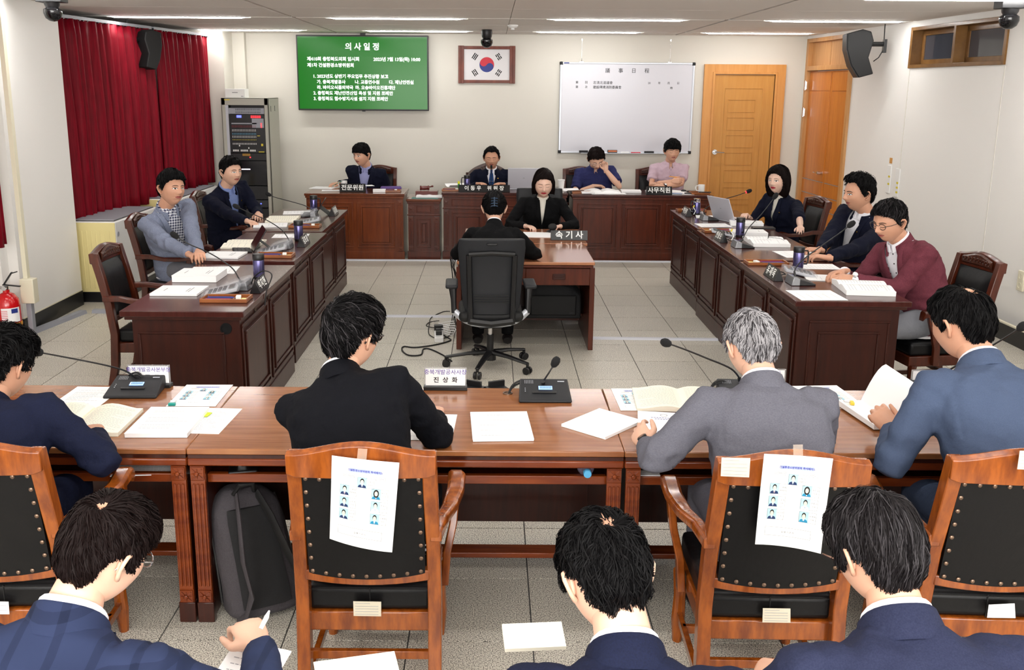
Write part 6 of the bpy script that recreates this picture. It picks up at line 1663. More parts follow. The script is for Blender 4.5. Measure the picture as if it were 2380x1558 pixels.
def sheet(label, c, rz=0, w=.21, h=.297, th=.0012, mt=None, lines=14, seed=1, group=None, curl=0, name='paper_sheet', cat='paper', ink=None):
    t = thing(name, label, cat, c, rz, group)
    m = MB(); n = 6; rings = []
    for i in range(n + 1):
        y = -h / 2 + h * i / n; zz = curl * (abs(i / n * 2 - 1) ** 3)
        rings.append([(-w / 2, y, zz), (w / 2, y, zz), (w / 2, y, zz + th), (-w / 2, y, zz + th)])
    m.loft(rings); s_ = m.build('page', mt or M_paper, t, smooth=False)
    if lines: lines_on(s_, w, h, th + .0004 + (0 if not curl else 0), lines, seed, ink)
    return t
def booklet(label, c, rz=0, w=.21, h=.297, th=.012, mt=None, seed=1, spiral=False, lines=0, title=True, cat='booklet', ink=None, emblem=False):
    t = thing('booklet', label, cat, c, rz)
    m = MB(); m.box((0, 0, th * .45), (w, h, th * .9)); pg = m.build('pages', M_paper2 if mt is None else mt, t, bevel=.001, seg=1)
    m = MB(); m.box((0, 0, th * .95), (w + .002, h + .002, th * .1)); cv = m.build('cover', mt or M_paper, t)
    if title:
        m = MB(); z = th + .0004; rg = random.Random(seed)
        for k, (y, L) in enumerate([(.25, .5), (.19, .36), (-.3, .3)]):
            x = -w * L / 2
            while x < w * L / 2: m.raw([(x, y * h - .0025, z), (x + .008, y * h - .0025, z), (x + .008, y * h + .0025, z), (x, y * h + .0025, z)], [(0, 1, 2, 3)]); x += .011
        m.build('printed_title', ink or M_ink, cv, smooth=False)['kind'] = 'stuff'
    if emblem:
        m = MB(); rings = []
        for j in range(20): a = 2 * PI * j / 20; rings.append([(r_ * math.cos(a), .36 * h + r_ * math.sin(a), th + .0005) for r_ in (.012, .015)] + [(.015 * math.cos(a), .36 * h + .015 * math.sin(a), th + .0007)])
        m.loft(rings, cap=False, closed=True); m.build('round_emblem', M_inkl, cv)
    if lines: lines_on(cv, w, h, th + .0006, lines, seed, None)
    if spiral:
        m = MB(); n = 26
        for k in range(n): y = -h / 2 + .01 + (h - .02) * k / (n - 1); m.tube([(-w / 2 + .004 * math.cos(a) - .003, y, th / 2 + (th / 2 + .003) * math.sin(a)) for a in [q * PI / 3 for q in range(7)]], .0009, 4)
        m.build('spiral_binding', M_inkl, t)['kind'] = 'stuff'
    return t
def open_book(label, c, rz=0, w=.20, h=.285, th=.014, mt=None, lines=16, seed=1, lift=.02, left_th=None):
    t = thing('open_book', label, 'book', c, rz)
    for s in (-1, 1):
        T = (left_th if (s < 0 and left_th is not None) else th)
        rings = []
        for k in range(9):
            u = k / 8; x = s * w * u; z = T + lift * math.sin(PI * min(1, u * 1.15)) * (1 - u * .7) * (.4 if u == 0 else 1)
            rings.append([(x, -h / 2, 0), (x, -h / 2, z), (x, h / 2, z), (x, h / 2, 0)])
        m = MB(); m.loft(rings); pg = m.build('page_block', mt or M_paper2, t)
        m = MB(); rg = random.Random(seed + s)
        for i in range(lines):
            y = h * .40 - h * .8 * i / max(1, lines - 1)
            if rg.random() < .1: continue
            u = .12; ue = rg.choice([.9, .9, .85, .6])
            while u < ue:
                L = rg.uniform(.03, .07); V = []
                for uu, yy in ((u, -.0011), (u + L, -.0011), (u + L, .0011), (u, .0011)):
                    z = T + lift * math.sin(PI * min(1, uu * 1.15)) * (1 - uu * .7) + .0012; V.append((s * w * uu, y + yy, z))
                m.raw(V, [(0, 1, 2, 3)]); u += L + .015
        m.build('printed_text', M_inkl, pg, smooth=False)['kind'] = 'stuff'
    return t
# --- portraits chart -------------------------------------------------------
M_pbg = mat('portrait_background', (168, 212, 226), .7); M_psk = mat('portrait_skin', (214, 206, 190), .7); M_psuit = mat('portrait_navy', (26, 48, 92), .7); M_pteal = mat('portrait_teal', (30, 130, 170), .7); M_pred = mat('portrait_tie', (150, 30, 60), .7)
def chart_page(parent, w, h, P, colour=True):
    """seating chart print; P(x, y, lift) maps page coordinates to space"""
    def poly(m, pts, l): m.raw([P(x, y, l) for x, y in pts], [tuple(range(len(pts)))])
    def rect(m, x0, x1, y0, y1, l):
        nx = max(1, int(abs(x1 - x0) / .02)); ny = max(1, int(abs(y1 - y0) / .02))
        for i in range(nx):
            for j in range(ny):
                xa, xb, ya, yb = x0 + (x1 - x0) * i / nx, x0 + (x1 - x0) * (i + 1) / nx, y0 + (y1 - y0) * j / ny, y0 + (y1 - y0) * (j + 1) / ny
                poly(m, [(xa, ya), (xb, ya), (xb, yb), (xa, yb)], l)
    def box_(m, x0, x1, y0, y1, l, t_=.0006):
        rect(m, x0, x1, y0, y0 + t_, l); rect(m, x0, x1, y1 - t_, y1, l); rect(m, x0, x0 + t_, y0, y1, l); rect(m, x1 - t_, x1, y0, y1, l)
    X = lambda f: (f - .5) * w; Y = lambda f: (.5 - f) * h
    m = MB(); rect(m, X(.27), X(.75), Y(.155), Y(.105), .0004); m.build('title_field', M_lav, parent, smooth=False)
    def txt(s, x, y, size, mt, bold=0):
        o = text('chart_lettering', s, size, mt, parent, None, bold, 0); me = o.data
        for v in me.vertices: v.co = P(x + v.co.x, y + v.co.y, .0010)
    txt('건설환경소방위원회 좌석배치도', X(.51), Y(.13), .0085, MATS['blue_text'], .0002)
    m = MB(); box_(m, X(.19), X(.35), Y(.215), Y(.18), .0004); box_(m, X(.67), X(.82), Y(.215), Y(.18), .0004); box_(m, X(.13), X(.82), Y(.885), Y(.79), .0004)
    cells = [(.40, .20, 'd', '이 동 우', '위원장'), (.14, .31, 'r', '김 종 필', '부위원장'), (.14, .45, 'd', '김 호 경', '의 원'), (.14, .59, 'd', '박 지 헌', '의 원'), (.62, .31, 't', '박 진 희', '의 원'), (.62, .45, 'w', '변 종 오', '의 원'), (.62, .59, 't', '유 재 목', '의 원')]
    for x, y, *_ in cells: box_(m, X(x), X(x + .25), Y(y + .115), Y(y), .0006)
    m.build('chart_outlines', M_ink, parent, smooth=False)['kind'] = 'stuff'
    txt('수석전문위원', X(.27), Y(.198), .0055, M_ink); txt('사무직원', X(.745), Y(.198), .0055, M_ink); txt('집 행 기 관 석', X(.475), Y(.84), .007, M_ink)
    for x, y, k, a, b in cells:
        c = X(x + .07); pw = w * .066; yb = Y(y + .113); yt = Y(y + .002); H_ = yt - yb
        m = MB(); rect(m, X(x) + .0006, X(x + .14), yb, yt, .0005); ph = m.build('portrait', M_pbg, parent, smooth=False)
        m = MB(); poly(m, [(c - pw * .95, yb), (c + pw * .95, yb), (c + pw * .8, yb + H_ * .22), (c + pw * .25, yb + H_ * .32), (c - pw * .25, yb + H_ * .32), (c - pw * .8, yb + H_ * .22)], .0007)
        m.build('suit', {'d': M_psuit, 'r': M_psuit, 't': M_pteal, 'w': M_paper}[k], ph, smooth=False)
        m = MB(); poly(m, [(c - pw * .25, yb + H_ * .32), (c, yb + H_ * .02), (c + pw * .25, yb + H_ * .32)], .0008); m.build('collar', M_paper, ph, smooth=False)
        if k != 't': m = MB(); poly(m, [(c - pw * .07, yb + H_ * .25), (c, yb), (c + pw * .07, yb + H_ * .25)], .0009); m.build('tie', M_pred if k == 'r' else M_pteal, ph, smooth=False)
        m = MB(); big = 1.35 if (k == 't' and y < .4) else 1.0
        poly(m, [(c + pw * .48 * big * math.cos(a_), yb + H_ * (.64 - (.08 if big > 1 else 0)) + H_ * .30 * big * math.sin(a_)) for a_ in [j * PI / 10 for j in range(20)]], .00085); m.build('hair', M_blackink, ph, smooth=False)
        m = MB(); poly(m, [(c + pw * .38 * math.cos(a_), yb + H_ * .56 + H_ * .24 * math.sin(a_)) for a_ in [j * PI / 10 for j in range(20)]], .0011); m.build('face', M_psk, ph, smooth=False)
        txt(a, X(x + .195), Y(y + .04), .0055, M_ink); txt(b, X(x + .195), Y(y + .075), .0055, M_ink)
mat('blue_text', (50, 60, 150), .7)
def taped_chart(label, chair, lean_tab, corners_px, Ycenter, curlx, group):
    """a seating chart taped on the rear of a chair back"""
    pts = [at(x, y, Y=yy) for (x, y), yy in zip(corners_px, Ycenter)]      # top-left, top-right, bottom-right, bottom-left
    t = thing('seating_chart', label, 'paper', tuple((pts[0] + pts[1] + pts[2] + pts[3]) / 4), 0, group)
    O = Vector(t.location); p = [q - O for q in pts]; nrm = (p[1] - p[0]).cross(p[3] - p[0]).normalized()
    if nrm.y > 0: nrm = -nrm
    w, h = .21, .297
    def P(x, y, l):
        u = x / w + .5; v = .5 - y / h
        base = (p[0] * (1 - u) + p[1] * u) * (1 - v) + (p[3] * (1 - u) + p[2] * u) * v
        return base + nrm * (l + curlx * (4 * (u - .5) ** 2 - .5) * (.3 + .7 * v) + .012 * v * v)
    m = MB(); n = 8; V = []
    for s in (0, -.0008):
        for j in range(n + 1):
            for i in range(n + 1): V.append(P((i / n - .5) * w, (.5 - j / n) * h, s))
    q = (n + 1) ** 2; f = []
    for j in range(n):
        for i in range(n): a = j * (n + 1) + i; f.append((a, a + 1, a + n + 2, a + n + 1)); f.append((q + a, q + a + n + 1, q + a + n + 2, q + a + 1))
    m.raw(V, f); pg = m.build('page', M_paper, t)
    def P2(x, y, l): return P(x, y, l + .0009)
    chart_page(pg, w, h, P2)
    m = MB(); a, b = P(-.012 if curlx < 0 else .0, h / 2 - .006, .001), P(-.012 if curlx < 0 else .0, h / 2 + .03, .004); m.bar(a, b + Vector((0, .02, 0)), .028, .0004, tuple(nrm)); m.build('sticky_tape', mat('clear_tape', (236, 214, 190), .25, alpha=.15), t)
    return t
GC = 'seating charts taped on chair backs'
taped_chart('seating chart taped crooked on the back of the armchair beside the backpack', None, None, [(771, 1060), (928, 1077), (912, 1281), (767, 1249)], (2.628, 2.628, 2.70, 2.705), -.010, GC)
taped_chart('seating chart taped on the armchair under the grey-haired man, lower edge curling', None, None, [(1776, 1055), (1936, 1066), (1904, 1279), (1752, 1257)], (2.585, 2.585, 2.655, 2.66), .010, GC)
M_stick = mat('aged_label_paper', (206, 198, 178), .8)
def sticker(label, px, Y, mt=None, grid=True, torn=False, rz=0):
    pts = [at(x, y, Y=Y) for x, y in px]; t = thing('inventory_sticker', label, 'sticker', tuple(pts[0]), 0, 'inventory stickers on the armchairs'); O = pts[0]; p = [q - O for q in pts]
    m = MB(); f = Vector((0, -.0008, 0)); m.raw(p + [q + f for q in p], [(0, 1, 2, 3), (7, 6, 5, 4), (0, 4, 5, 1), (1, 5, 6, 2), (2, 6, 7, 3), (3, 7, 4, 0)]); s_ = m.build('label_paper', mt or M_stick, t, smooth=False)
    m = MB(); rows = 5
    for k in range(rows):
        v = (k + .7) / (rows + .4); a = p[0] * (1 - v) + p[3] * v; b = p[1] * (1 - v) + p[2] * v; L = .9 if k else .6
        m.bar(a + (b - a) * .06 + f * 1.6, a + (b - a) * L + f * 1.6, .0006, .0018, (0, 1, 0))
    m.build('printed_lines', M_inkl, s_, smooth=False)
sticker('small printed inventory sticker under the seat of the armchair beside the backpack', [(821, 1398), (886, 1399), (886, 1433), (822, 1432)], 2.782)
sticker('small printed inventory sticker under the seat of the grey-haired mans armchair', [(1773, 1414), (1837, 1415), (1837, 1448), (1772, 1447)], 2.742)
sticker('gridded paper sticker on the top left corner of the grey-haired mans armchair', [(1677, 1064), (1744, 1065), (1741, 1110), (1675, 1107)], 2.606)
sticker('torn white sticker below the seat of the rightmost armchair', [(2298, 1406), (2358, 1403), (2360, 1437), (2294, 1436)], 2.76, M_paper)
sticker('gridded sticker on the crest of the rightmost armchair, at the picture edge', [(2370, 1048), (2395, 1048), (2392, 1092), (2364, 1091)], 2.62)
sticker('torn white sticker below the seat of the leftmost armchair', [(-30, 1398), (20, 1399), (22, 1428), (-30, 1428)], 2.785, M_paper)

# --- delegate microphones on the witness tables -----------------------------
M_lcd = mat('lcd_blue', (150, 190, 250), .2, emit=.9); M_lcdt = mat('lcd_text', (40, 60, 120), .4); M_foam = mat('microphone_foam', (14, 14, 16), .95, bump=(500, .6, .002))
def goose(m, pts, r0=.0045, r1=.0035): m.tube(pts, [r0 + (r1 - r0) * k / (len(pts) - 1) for k in range(len(pts))], 8)
def smooth_path(P, n=6):
    P = [Vector(p) for p in P]; out = []
    for i in range(len(P) - 1):
        a, b, c, d = P[max(i - 1, 0)], P[i], P[i + 1], P[min(i + 2, len(P) - 1)]
        for k in range(n):
            u = k / n; out.append(.5 * ((2 * b) + (c - a) * u + (2 * a - 5 * b + 4 * c - d) * u * u + (3 * b - a - 3 * c + d) * u ** 3))
    out.append(P[-1]); return out
def foam(m, p, d, r=.016, L=.04):
    d = Vector(d).normalized(); a = d.cross(Vector((0, 0, 1))).normalized(); q = Matrix((a, d.cross(a), d)).transposed()
    m.lathe(Vector(p), [(.006, -.008), (r * .75, 0), (r, L * .35), (r * .95, L * .65), (r * .6, L * .93), (.001, L)], 16, q)
def console(label, c, rz, path, ring=False):
    """path in world coordinates, from the base to the microphone head"""
    t = thing('microphone_console', label, 'microphone', c, rz, 'black microphone consoles on the witness tables')
    m = MB(); w = .115; V = [(-w, -.085, .0), (w, -.085, 0), (w, -.085, .012), (-w, -.085, .012), (-w * .93, .09, 0), (w * .93, .09, 0), (w * .93, .085, .058), (-w * .93, .085, .058)]
    m.raw(V, [(0, 1, 2, 3), (4, 7, 6, 5), (3, 2, 6, 7), (0, 4, 5, 1), (0, 3, 7, 4), (1, 5, 6, 2)]); b_ = m.build('base', M_darkgrey, t, bevel=.006, seg=3)
    q = Matrix.Rotation(math.atan2(.046, .17), 4, 'X')
    m = MB(); S_ = Matrix.Translation((0, 0, .0365)) @ q
    def pl(x0, x1, y0, y1, z0, z1): 
        mm = MB(); mm.box(((x0 + x1) / 2, (y0 + y1) / 2, (z0 + z1) / 2), (x1 - x0, y1 - y0, z1 - z0)); mm.v = [tuple(S_ @ Vector(v)) for v in mm.v]; return mm
    d_ = pl(-.026, .034, -.005, .020, 0, .0025).build('display', M_lcd, b_)
    for k in range(2):
        m2 = MB()
        for j in range(8): m2.box((-.018 + j * .0065, .0035 + k * .009, .0028), (.0045, .005, .0006))
        m2.v = [tuple(S_ @ Vector(v)) for v in m2.v]; m2.build('display_text', M_lcdt, b_, smooth=False)
    pl(-.055, .05, -.035, -.022, 0, .004).build('talk_bar', M_blackp, b_, bevel=.001)
    m2 = MB()
    for k in range(3): m2.box((-.085, -.02 + k * .012, .001), (.004, .004, .002))
    for i in range(6):
        for j in range(4): m2.box((-.085 + i * .007, .045 + j * .007, .0008), (.003, .003, .001))
    m2.v = [tuple(S_ @ Vector(v)) for v in m2.v]; m2.build('buttons', M_inkl, b_)['kind'] = 'stuff'
    m2 = MB(); m2.box((.075, .06, .0008), (.03, .007, .001)); m2.v = [tuple(S_ @ Vector(v)) for v in m2.v]; m2.build('maker_mark', M_alu, b_)
    inv = Matrix.Rotation(-rz, 3, 'Z'); L = [inv @ (Vector(p) - Vector(c)) for p in path]; L[0] = Vector((.0, .055, .052))
    P_ = smooth_path(L); m = MB(); m.cyl(L[0] - Vector((0, 0, .01)), L[0] + (P_[3] - P_[0]).normalized() * .03, .009, 10); goose(m, P_); m.build('gooseneck', M_blackp, t)
    m = MB(); foam(m, P_[-1], P_[-1] - P_[-3], .019, .045); m.build('foam_head', M_foam, t)
    if ring:
        pass
    return t
T0 = TT + .001
console('black microphone console at the left, its long neck bent towards the man in navy', (-1.565, 3.975, T0), R(2), [(0, 0, 0), at(318, 880, Y=4.03), at(290, 862, Y=3.98), at(230, 846, Y=3.86), at(95, 820, Y=3.6)])
console('black microphone console in the centre, short upright neck with a round head', (.24, 3.955, T0), R(0), [(0, 0, 0), at(1264, 885, Y=3.99), at(1275, 868, Y=3.98), at(1286, 850, Y=3.98)])
console('black microphone console hidden behind the grey-haired man, neck reaching left', (1.12, 3.97, T0), R(-4), [(0, 0, 0), at(1700, 858, Y=3.98), at(1640, 832, Y=3.93), at(1590, 812, Y=3.88), at(1556, 800, Y=3.85)])
console('black microphone console behind the man in steel blue, neck reaching right', (1.97, 3.98, T0), R(-4), [(0, 0, 0), at(2215, 855, Y=3.98), at(2260, 830, Y=3.92), at(2320, 795, Y=3.85), at(2368, 765, Y=3.8)])
GK = 'console cables coming out of the table grommets'
def console_cable(label, px):
    for k in range(2):
        cable('console_cable', label + (', upper loop' if k else ', lower loop'), [at(x, y - 5 * k * (1 if 0 < i < len(px) - 1 else 0), Y=Y) for i, (x, y, Y) in enumerate(px)], .0045, M_rubber, 'cable', GK)
console_cable('black cable arching into the left console', [(290, 892, 4.06), (300, 878, 4.05), (322, 872, 4.04), (340, 890, 4.05)])
console_cable('black cable arching into the centre console', [(1182, 916, 4.0), (1192, 900, 4.02), (1215, 890, 4.03), (1236, 900, 4.03)])
console_cable('black cable arching left of the grey-haired man', [(1648, 910, 4.0), (1660, 895, 4.02), (1680, 890, 4.03), (1700, 898, 4.03)])
console_cable('black cable arching left of the man in steel blue', [(2060, 914, 4.0), (2072, 892, 4.02), (2100, 884, 4.03), (2135, 895, 4.03)])
for x, y, l in [(1180, 915, 'round brass cable grommet by the centre console'), (2060, 914, 'round brass cable grommet left of the man in steel blue')]:
    t = thing('table_grommet', l, 'grommet', tuple(at(x, y, Z=TT))); m = MB(); m.lathe((0, 0, 0), [(.022, 0), (.022, .004), (.016, .004), (.016, .001), (.001, .001)], 18); m.build('ring', M_brass, t)

# acrylic name plates
M_acr = mat('clear_acrylic', (235, 238, 242), .05, trans=.75, alpha=.55); M_vio = mat('violet_lettering', (98, 84, 160), .6)
def acrylic(label, c, a, b, w=.19, ax=0, bx=0, space=1.0, asz=.026):
    t = thing('name_plate', label, 'name plate', c, 0, 'white name plates on the witness tables')
    m = MB(); m.box((0, 0, .008), (w + .006, .045, .016)); m.build('base', M_blackp, t, bevel=.002)
    m = MB(); m.box((0, .0, .058), (w, .006, .088)); s = m.build('stand', M_acr, t, bevel=.001)
    m = MB(); m.box((0, -.0036, .058), (w - .012, .0006, .078)); cd = m.build('card', M_paper, t)
    text('plate_lettering', a, asz, M_vio, cd, face_cam((ax, -.0045, .080)), .0002, .0001, 'CENTER')
    text('plate_lettering', b, .028, M_blackink, cd, face_cam((bx, -.0045, .043)), .0006, .0001, 'CENTER', 1, space)
acrylic('white name plate in front of the empty place in the middle, two lines of lettering', (-.20, 4.055, T0), '충북개발공사사장', '진  상  화')
acrylic('white name plate behind the left microphone console', (-1.535, 4.065, T0), '충북개발공사본부장', '    종  구', asz=.024)
acrylic('white name plate half hidden by the grey-haired mans shoulder', (1.235, 4.065, T0), '기획관리실장', '김  현  철')
acrylic('white name plate behind the collar of the man in steel blue', (1.99, 4.065, T0), '산업단지실장', '이  용  욱')

# papers and books on the witness tables
def lying_chart(label, c, rz):
    t = thing('seating_chart', label, 'paper', c, rz, 'seating charts lying on the witness tables'); w, h = .21, .297
    m = MB(); m.box((0, 0, .0006), (w, h, .0012)); pg = m.build('page', M_paper, t, smooth=False)
    chart_page(pg, w, h, lambda x, y, l: Vector((x, y, .0014 + l)))
    return t
lying_chart('seating chart with portraits lying right of the left microphone console', (-1.27, 3.945, T0), R(1))
lying_chart('seating chart with portraits lying between the two men on the right', (1.50, 3.99, T0), R(4))
lying_chart('seating chart with portraits under the open book of the grey-haired man', (.655, 3.93, T0), R(1))
sheet('printed sheet lying left of the left microphone console', (-1.755, 3.905, T0), R(-1), seed=4, lines=18)
open_book('thick open book with cream pages in front of the man in navy', (-1.64, 3.58, T0), R(1), th=.016, seed=5, lines=20, left_th=.022, lift=.03)
booklet('clear bound report with printed text beside the open book', (-1.29, 3.585, T0), R(1), w=.24, h=.31, th=.018, lines=18, seed=6, title=False, mt=M_paper)
sheet('loose printed sheet under the bound report, with a lime sticky note', (-1.155, 3.63, T0 - .0008), R(-3), seed=8, lines=16)
t = thing('sticky_note', 'lime green sticky note on the loose sheet', 'sticky note', tuple(at(478, 964, Z=TT + .004)), R(-10)); m = MB(); m.box((0, 0, .0006), (.035, .05, .0008)); m.build('note', mat('lime_note', (206, 240, 60), .7), t)
def binder(label, c, rz, mt):
    t = thing('binder_clip', label, 'clip', c, rz); m = MB(); m.box((0, 0, .006), (.03, .016, .012)); m.build('jaw', mt, t, bevel=.002)
    for s in (-1, 1): m = MB(); m.tube([(s * .008, .006, .01), (s * .012, .03, .012), (s * .004, .034, .012)], .0012, 6); m.build('lever', M_chrome, t)
binder('teal binder clip on the lower corner of the left seating chart', tuple(at(400, 943, Z=TT + .003)), R(5), mat('teal_clip', (30, 150, 140), .4))
binder('yellow binder clip on the thick papers of the man in steel blue', tuple(at(1980, 940, Z=TT + .03)), R(80), mat('yellow_clip', (236, 200, 60), .4))
sheet('sheet half hidden behind the right arm of the man in the black jacket', (-.245, 3.57, T0), R(-2), lines=3, seed=9)
booklet('thin white booklet lying before the empty stretch of table, red tab on its edge', (.045, 3.575, T0), R(3), w=.235, h=.32, th=.008, lines=5, seed=10, title=False, mt=M_paper)
sheet('red page flag on the white booklet', (-.075, 3.70, T0 + .004), 0, .012, .02, .001, M_fr, 0, name='page_flag', cat='page flag')
sheet('stack of blank white paper turned at an angle left of the grey-haired mans hand', (.455, 3.61, T0), R(-42), w=.215, h=.26, th=.011, lines=0, name='paper_stack')
open_book('open cream book in front of the grey-haired man', (.83, 3.90, T0 + .003), R(-4), th=.010, seed=12, lines=14)
booklet('white cover report held by the grey-haired man', (.70, 3.57, T0 + .012), R(-8), w=.21, h=.29, th=.006, seed=13, emblem=True, ink=MATS['blue_text'], mt=M_paper)
sheet('corner of a paper stack behind the right arm of the grey-haired man', (1.22, 3.52, T0), R(-20), lines=0, th=.006, seed=2)
t = thing('paper_stack', 'thick bent stack of papers under the hand of the man in steel blue', 'papers', (1.62, 3.72, T0), R(8))
m = MB(); rings = []
for k in range(9):
    u = k / 8; y = -.15 + .30 * u; z = .02 * (1 - u) + .028 * u; rings.append([(-.11, y, z * .2 + .002), (.11, y, z * .1 + .0), (.11, y, z * .1 + .014), (-.11, y, z * .6 + .014)])
m.loft(rings); pg = m.build('pages', M_paper, t)
m = MB(); rings = []
for k in range(7):
    u = k / 6; rings.append([(-.0 + .10 * u, -.13, .02 + .14 * math.sin(u * 1.5)), (-.0 + .10 * u, .15, .02 + .16 * math.sin(u * 1.5)), (-.002 + .10 * u, .15, .022 + .16 * math.sin(u * 1.5)), (-.002 + .10 * u, -.13, .022 + .14 * math.sin(u * 1.5))])
m.loft(rings); m.build('lifted_page', M_paper, t)
# in the open shelves
sheet('printed sheets lying in the open shelf left of the middle, nearer the chair arm', (-1.30, 3.50, .592), R(6), w=.32, h=.26, lines=12, seed=15, th=.003)
t = thing('pencil_tray', 'small black tray with an eraser in the open shelf above the backpack', 'tray', (-.96, 3.45, .591), R(12)); m = MB(); m.box((0, 0, .008), (.11, .14, .016)); m.build('tray_body', M_blackp, t, bevel=.006)
t = thing('eraser', 'white and blue eraser on the small black tray', 'eraser', (-.965, 3.45, .607), R(12)); m = MB(); m.box((0, 0, .009), (.03, .045, .018)); m.build('rubber', M_white, t, bevel=.003); m = MB(); m.box((0, .008, .0095), (.0305, .028, .019)); m.build('sleeve', mat('blue_sleeve', (60, 150, 190), .4), t)
t = thing('water_bottle', 'clear water bottle with a blue cap lying in the open shelf', 'bottle', tuple(at(1363, 1092, Z=.628)), 0)
q = Matrix.Rotation(R(90), 3, 'X'); M_pet = mat('clear_bottle', (170, 180, 200), .06, trans=.8, alpha=.75)
m = MB(); m.lathe((0, 0, 0), [(.001, -.17), (.03, -.168), (.033, -.15), (.033, -.02), (.026, .0), (.013, .022), (.013, .03)], 20, q); m.build('bottle_body', M_pet, t)
m = MB(); m.lathe((0, 0, 0), [(.0335, -.11), (.0335, -.05)], 20, q); m.build('bottle_label', mat('pink_label', (190, 160, 180), .5), t)
m = MB(); m.lathe((0, 0, 0), [(.0155, .028), (.0155, .045), (.014, .048), (.001, .048)], 20, q); m.build('blue_cap', mat('blue_cap', (80, 160, 206), .35), t)
sheet('white label strip on the shelf edge behind the left arm of the grey-haired man', (.60, 3.40, .60), 0, .11, .05, .003, M_paper, 3, seed=3)

# papers held by the spectators
t = sheet('white sheets on the knee of the spectator with the checked jacket', tuple(at(560, 1590, Y=1.95)), R(-18), w=.15, h=.22, lines=10, seed=21, th=.004); t.rotation_euler = (R(18), 0, R(-18))
t = sheet('cream papers at the bottom edge between the left and centre spectators', tuple(at(845, 1628, Y=1.95)), R(24), w=.20, h=.24, lines=0, th=.004, mt=M_paper2); t.rotation_euler = (R(20), R(4), R(20))
t = sheet('white notebook held by the centre spectator, left of his collar', tuple(at(1240, 1484, Y=1.95)), R(6), w=.14, h=.075, lines=0, th=.010, mt=M_paper2, name='notebook', cat='notebook'); t.rotation_euler = (R(14), 0, R(5))
t = thing('pen', 'white pen in the hand of the spectator with the checked jacket', 'pen', tuple(at(606, 1462, Y=1.99))); m = MB(); m.tube([(0, 0, 0), (.01, .02, .018), (.014, .032, .028)], [.005, .006, .002], 8); m.build('barrel', M_white, t)
t = thing('pen', 'silver pen held beside the ear of the spectator on the right', 'pen', tuple(at(1932, 1300, Y=1.80))); m = MB(); m.tube([(-.02, 0, .012), (.05, .0, -.02)], [.002, .005], 8); m.build('barrel', M_chrome, t)

# --- members' desks --------------------------------------------------------
D0 = DT + .001
M_mug = mat('violet_steel', (92, 88, 132), .22, .75)
def mug(label, c, hx=1, s=1.0, opened=False, hang=0):
    t = thing('travel_mug', label, 'mug', c, hang, 'violet travel mugs')
    m = MB(); m.lathe((0, 0, 0), [(.034, 0), (.036, .008), (.036, .018)], 24); m.build('foot', M_blackp, t)
    m = MB(); m.lathe((0, 0, 0), [(.036, .018), (.0375, .03), (.0375, .125), (.036, .13)], 24); m.build('steel_body', M_mug, t)
    m = MB(); m.lathe((0, 0, 0), [(.038, .13), (.039, .14), (.039, .165), (.036, .17), (.001, .171)] if not opened else [(.037, .13), (.033, .135), (.033, .16), (.035, .165), (.001, .166)], 24); m.build('lid', M_blackp if not opened else M_chrome, t)
    if hx: m = MB(); m.tube([(hx * .036, 0, .14), (hx * .062, 0, .14), (hx * .068, 0, .12), (hx * .068, 0, .06), (hx * .06, 0, .045), (hx * .036, 0, .045)], .006, 8); m.build('handle', M_blackp, t)
    return t
mug('violet steel travel mug on the nearest left desk, behind the tilted name plate', (-1.545, 6.17, D0), 0)
mug('violet steel travel mug on the middle left desk, right of the tablet', (-1.60, 7.77, D0), 0)
mug('violet steel travel mug on the farthest left desk', (-1.815, 9.62, D0), 1)
mug('violet steel travel mug on the nearest right desk with a round handle', (2.19, 6.61, D0), 1)
mug('violet steel travel mug on the middle right desk beside the open books', (2.17, 8.14, D0), 1, hang=R(-80))
mug('violet steel travel mug without lid, behind the silver laptop', (2.10, 9.60, D0), -1, opened=True, hang=R(20))
mug('violet steel travel mug with a wire handle on the chairmans desk', (-.30, 11.72, .816), -1)
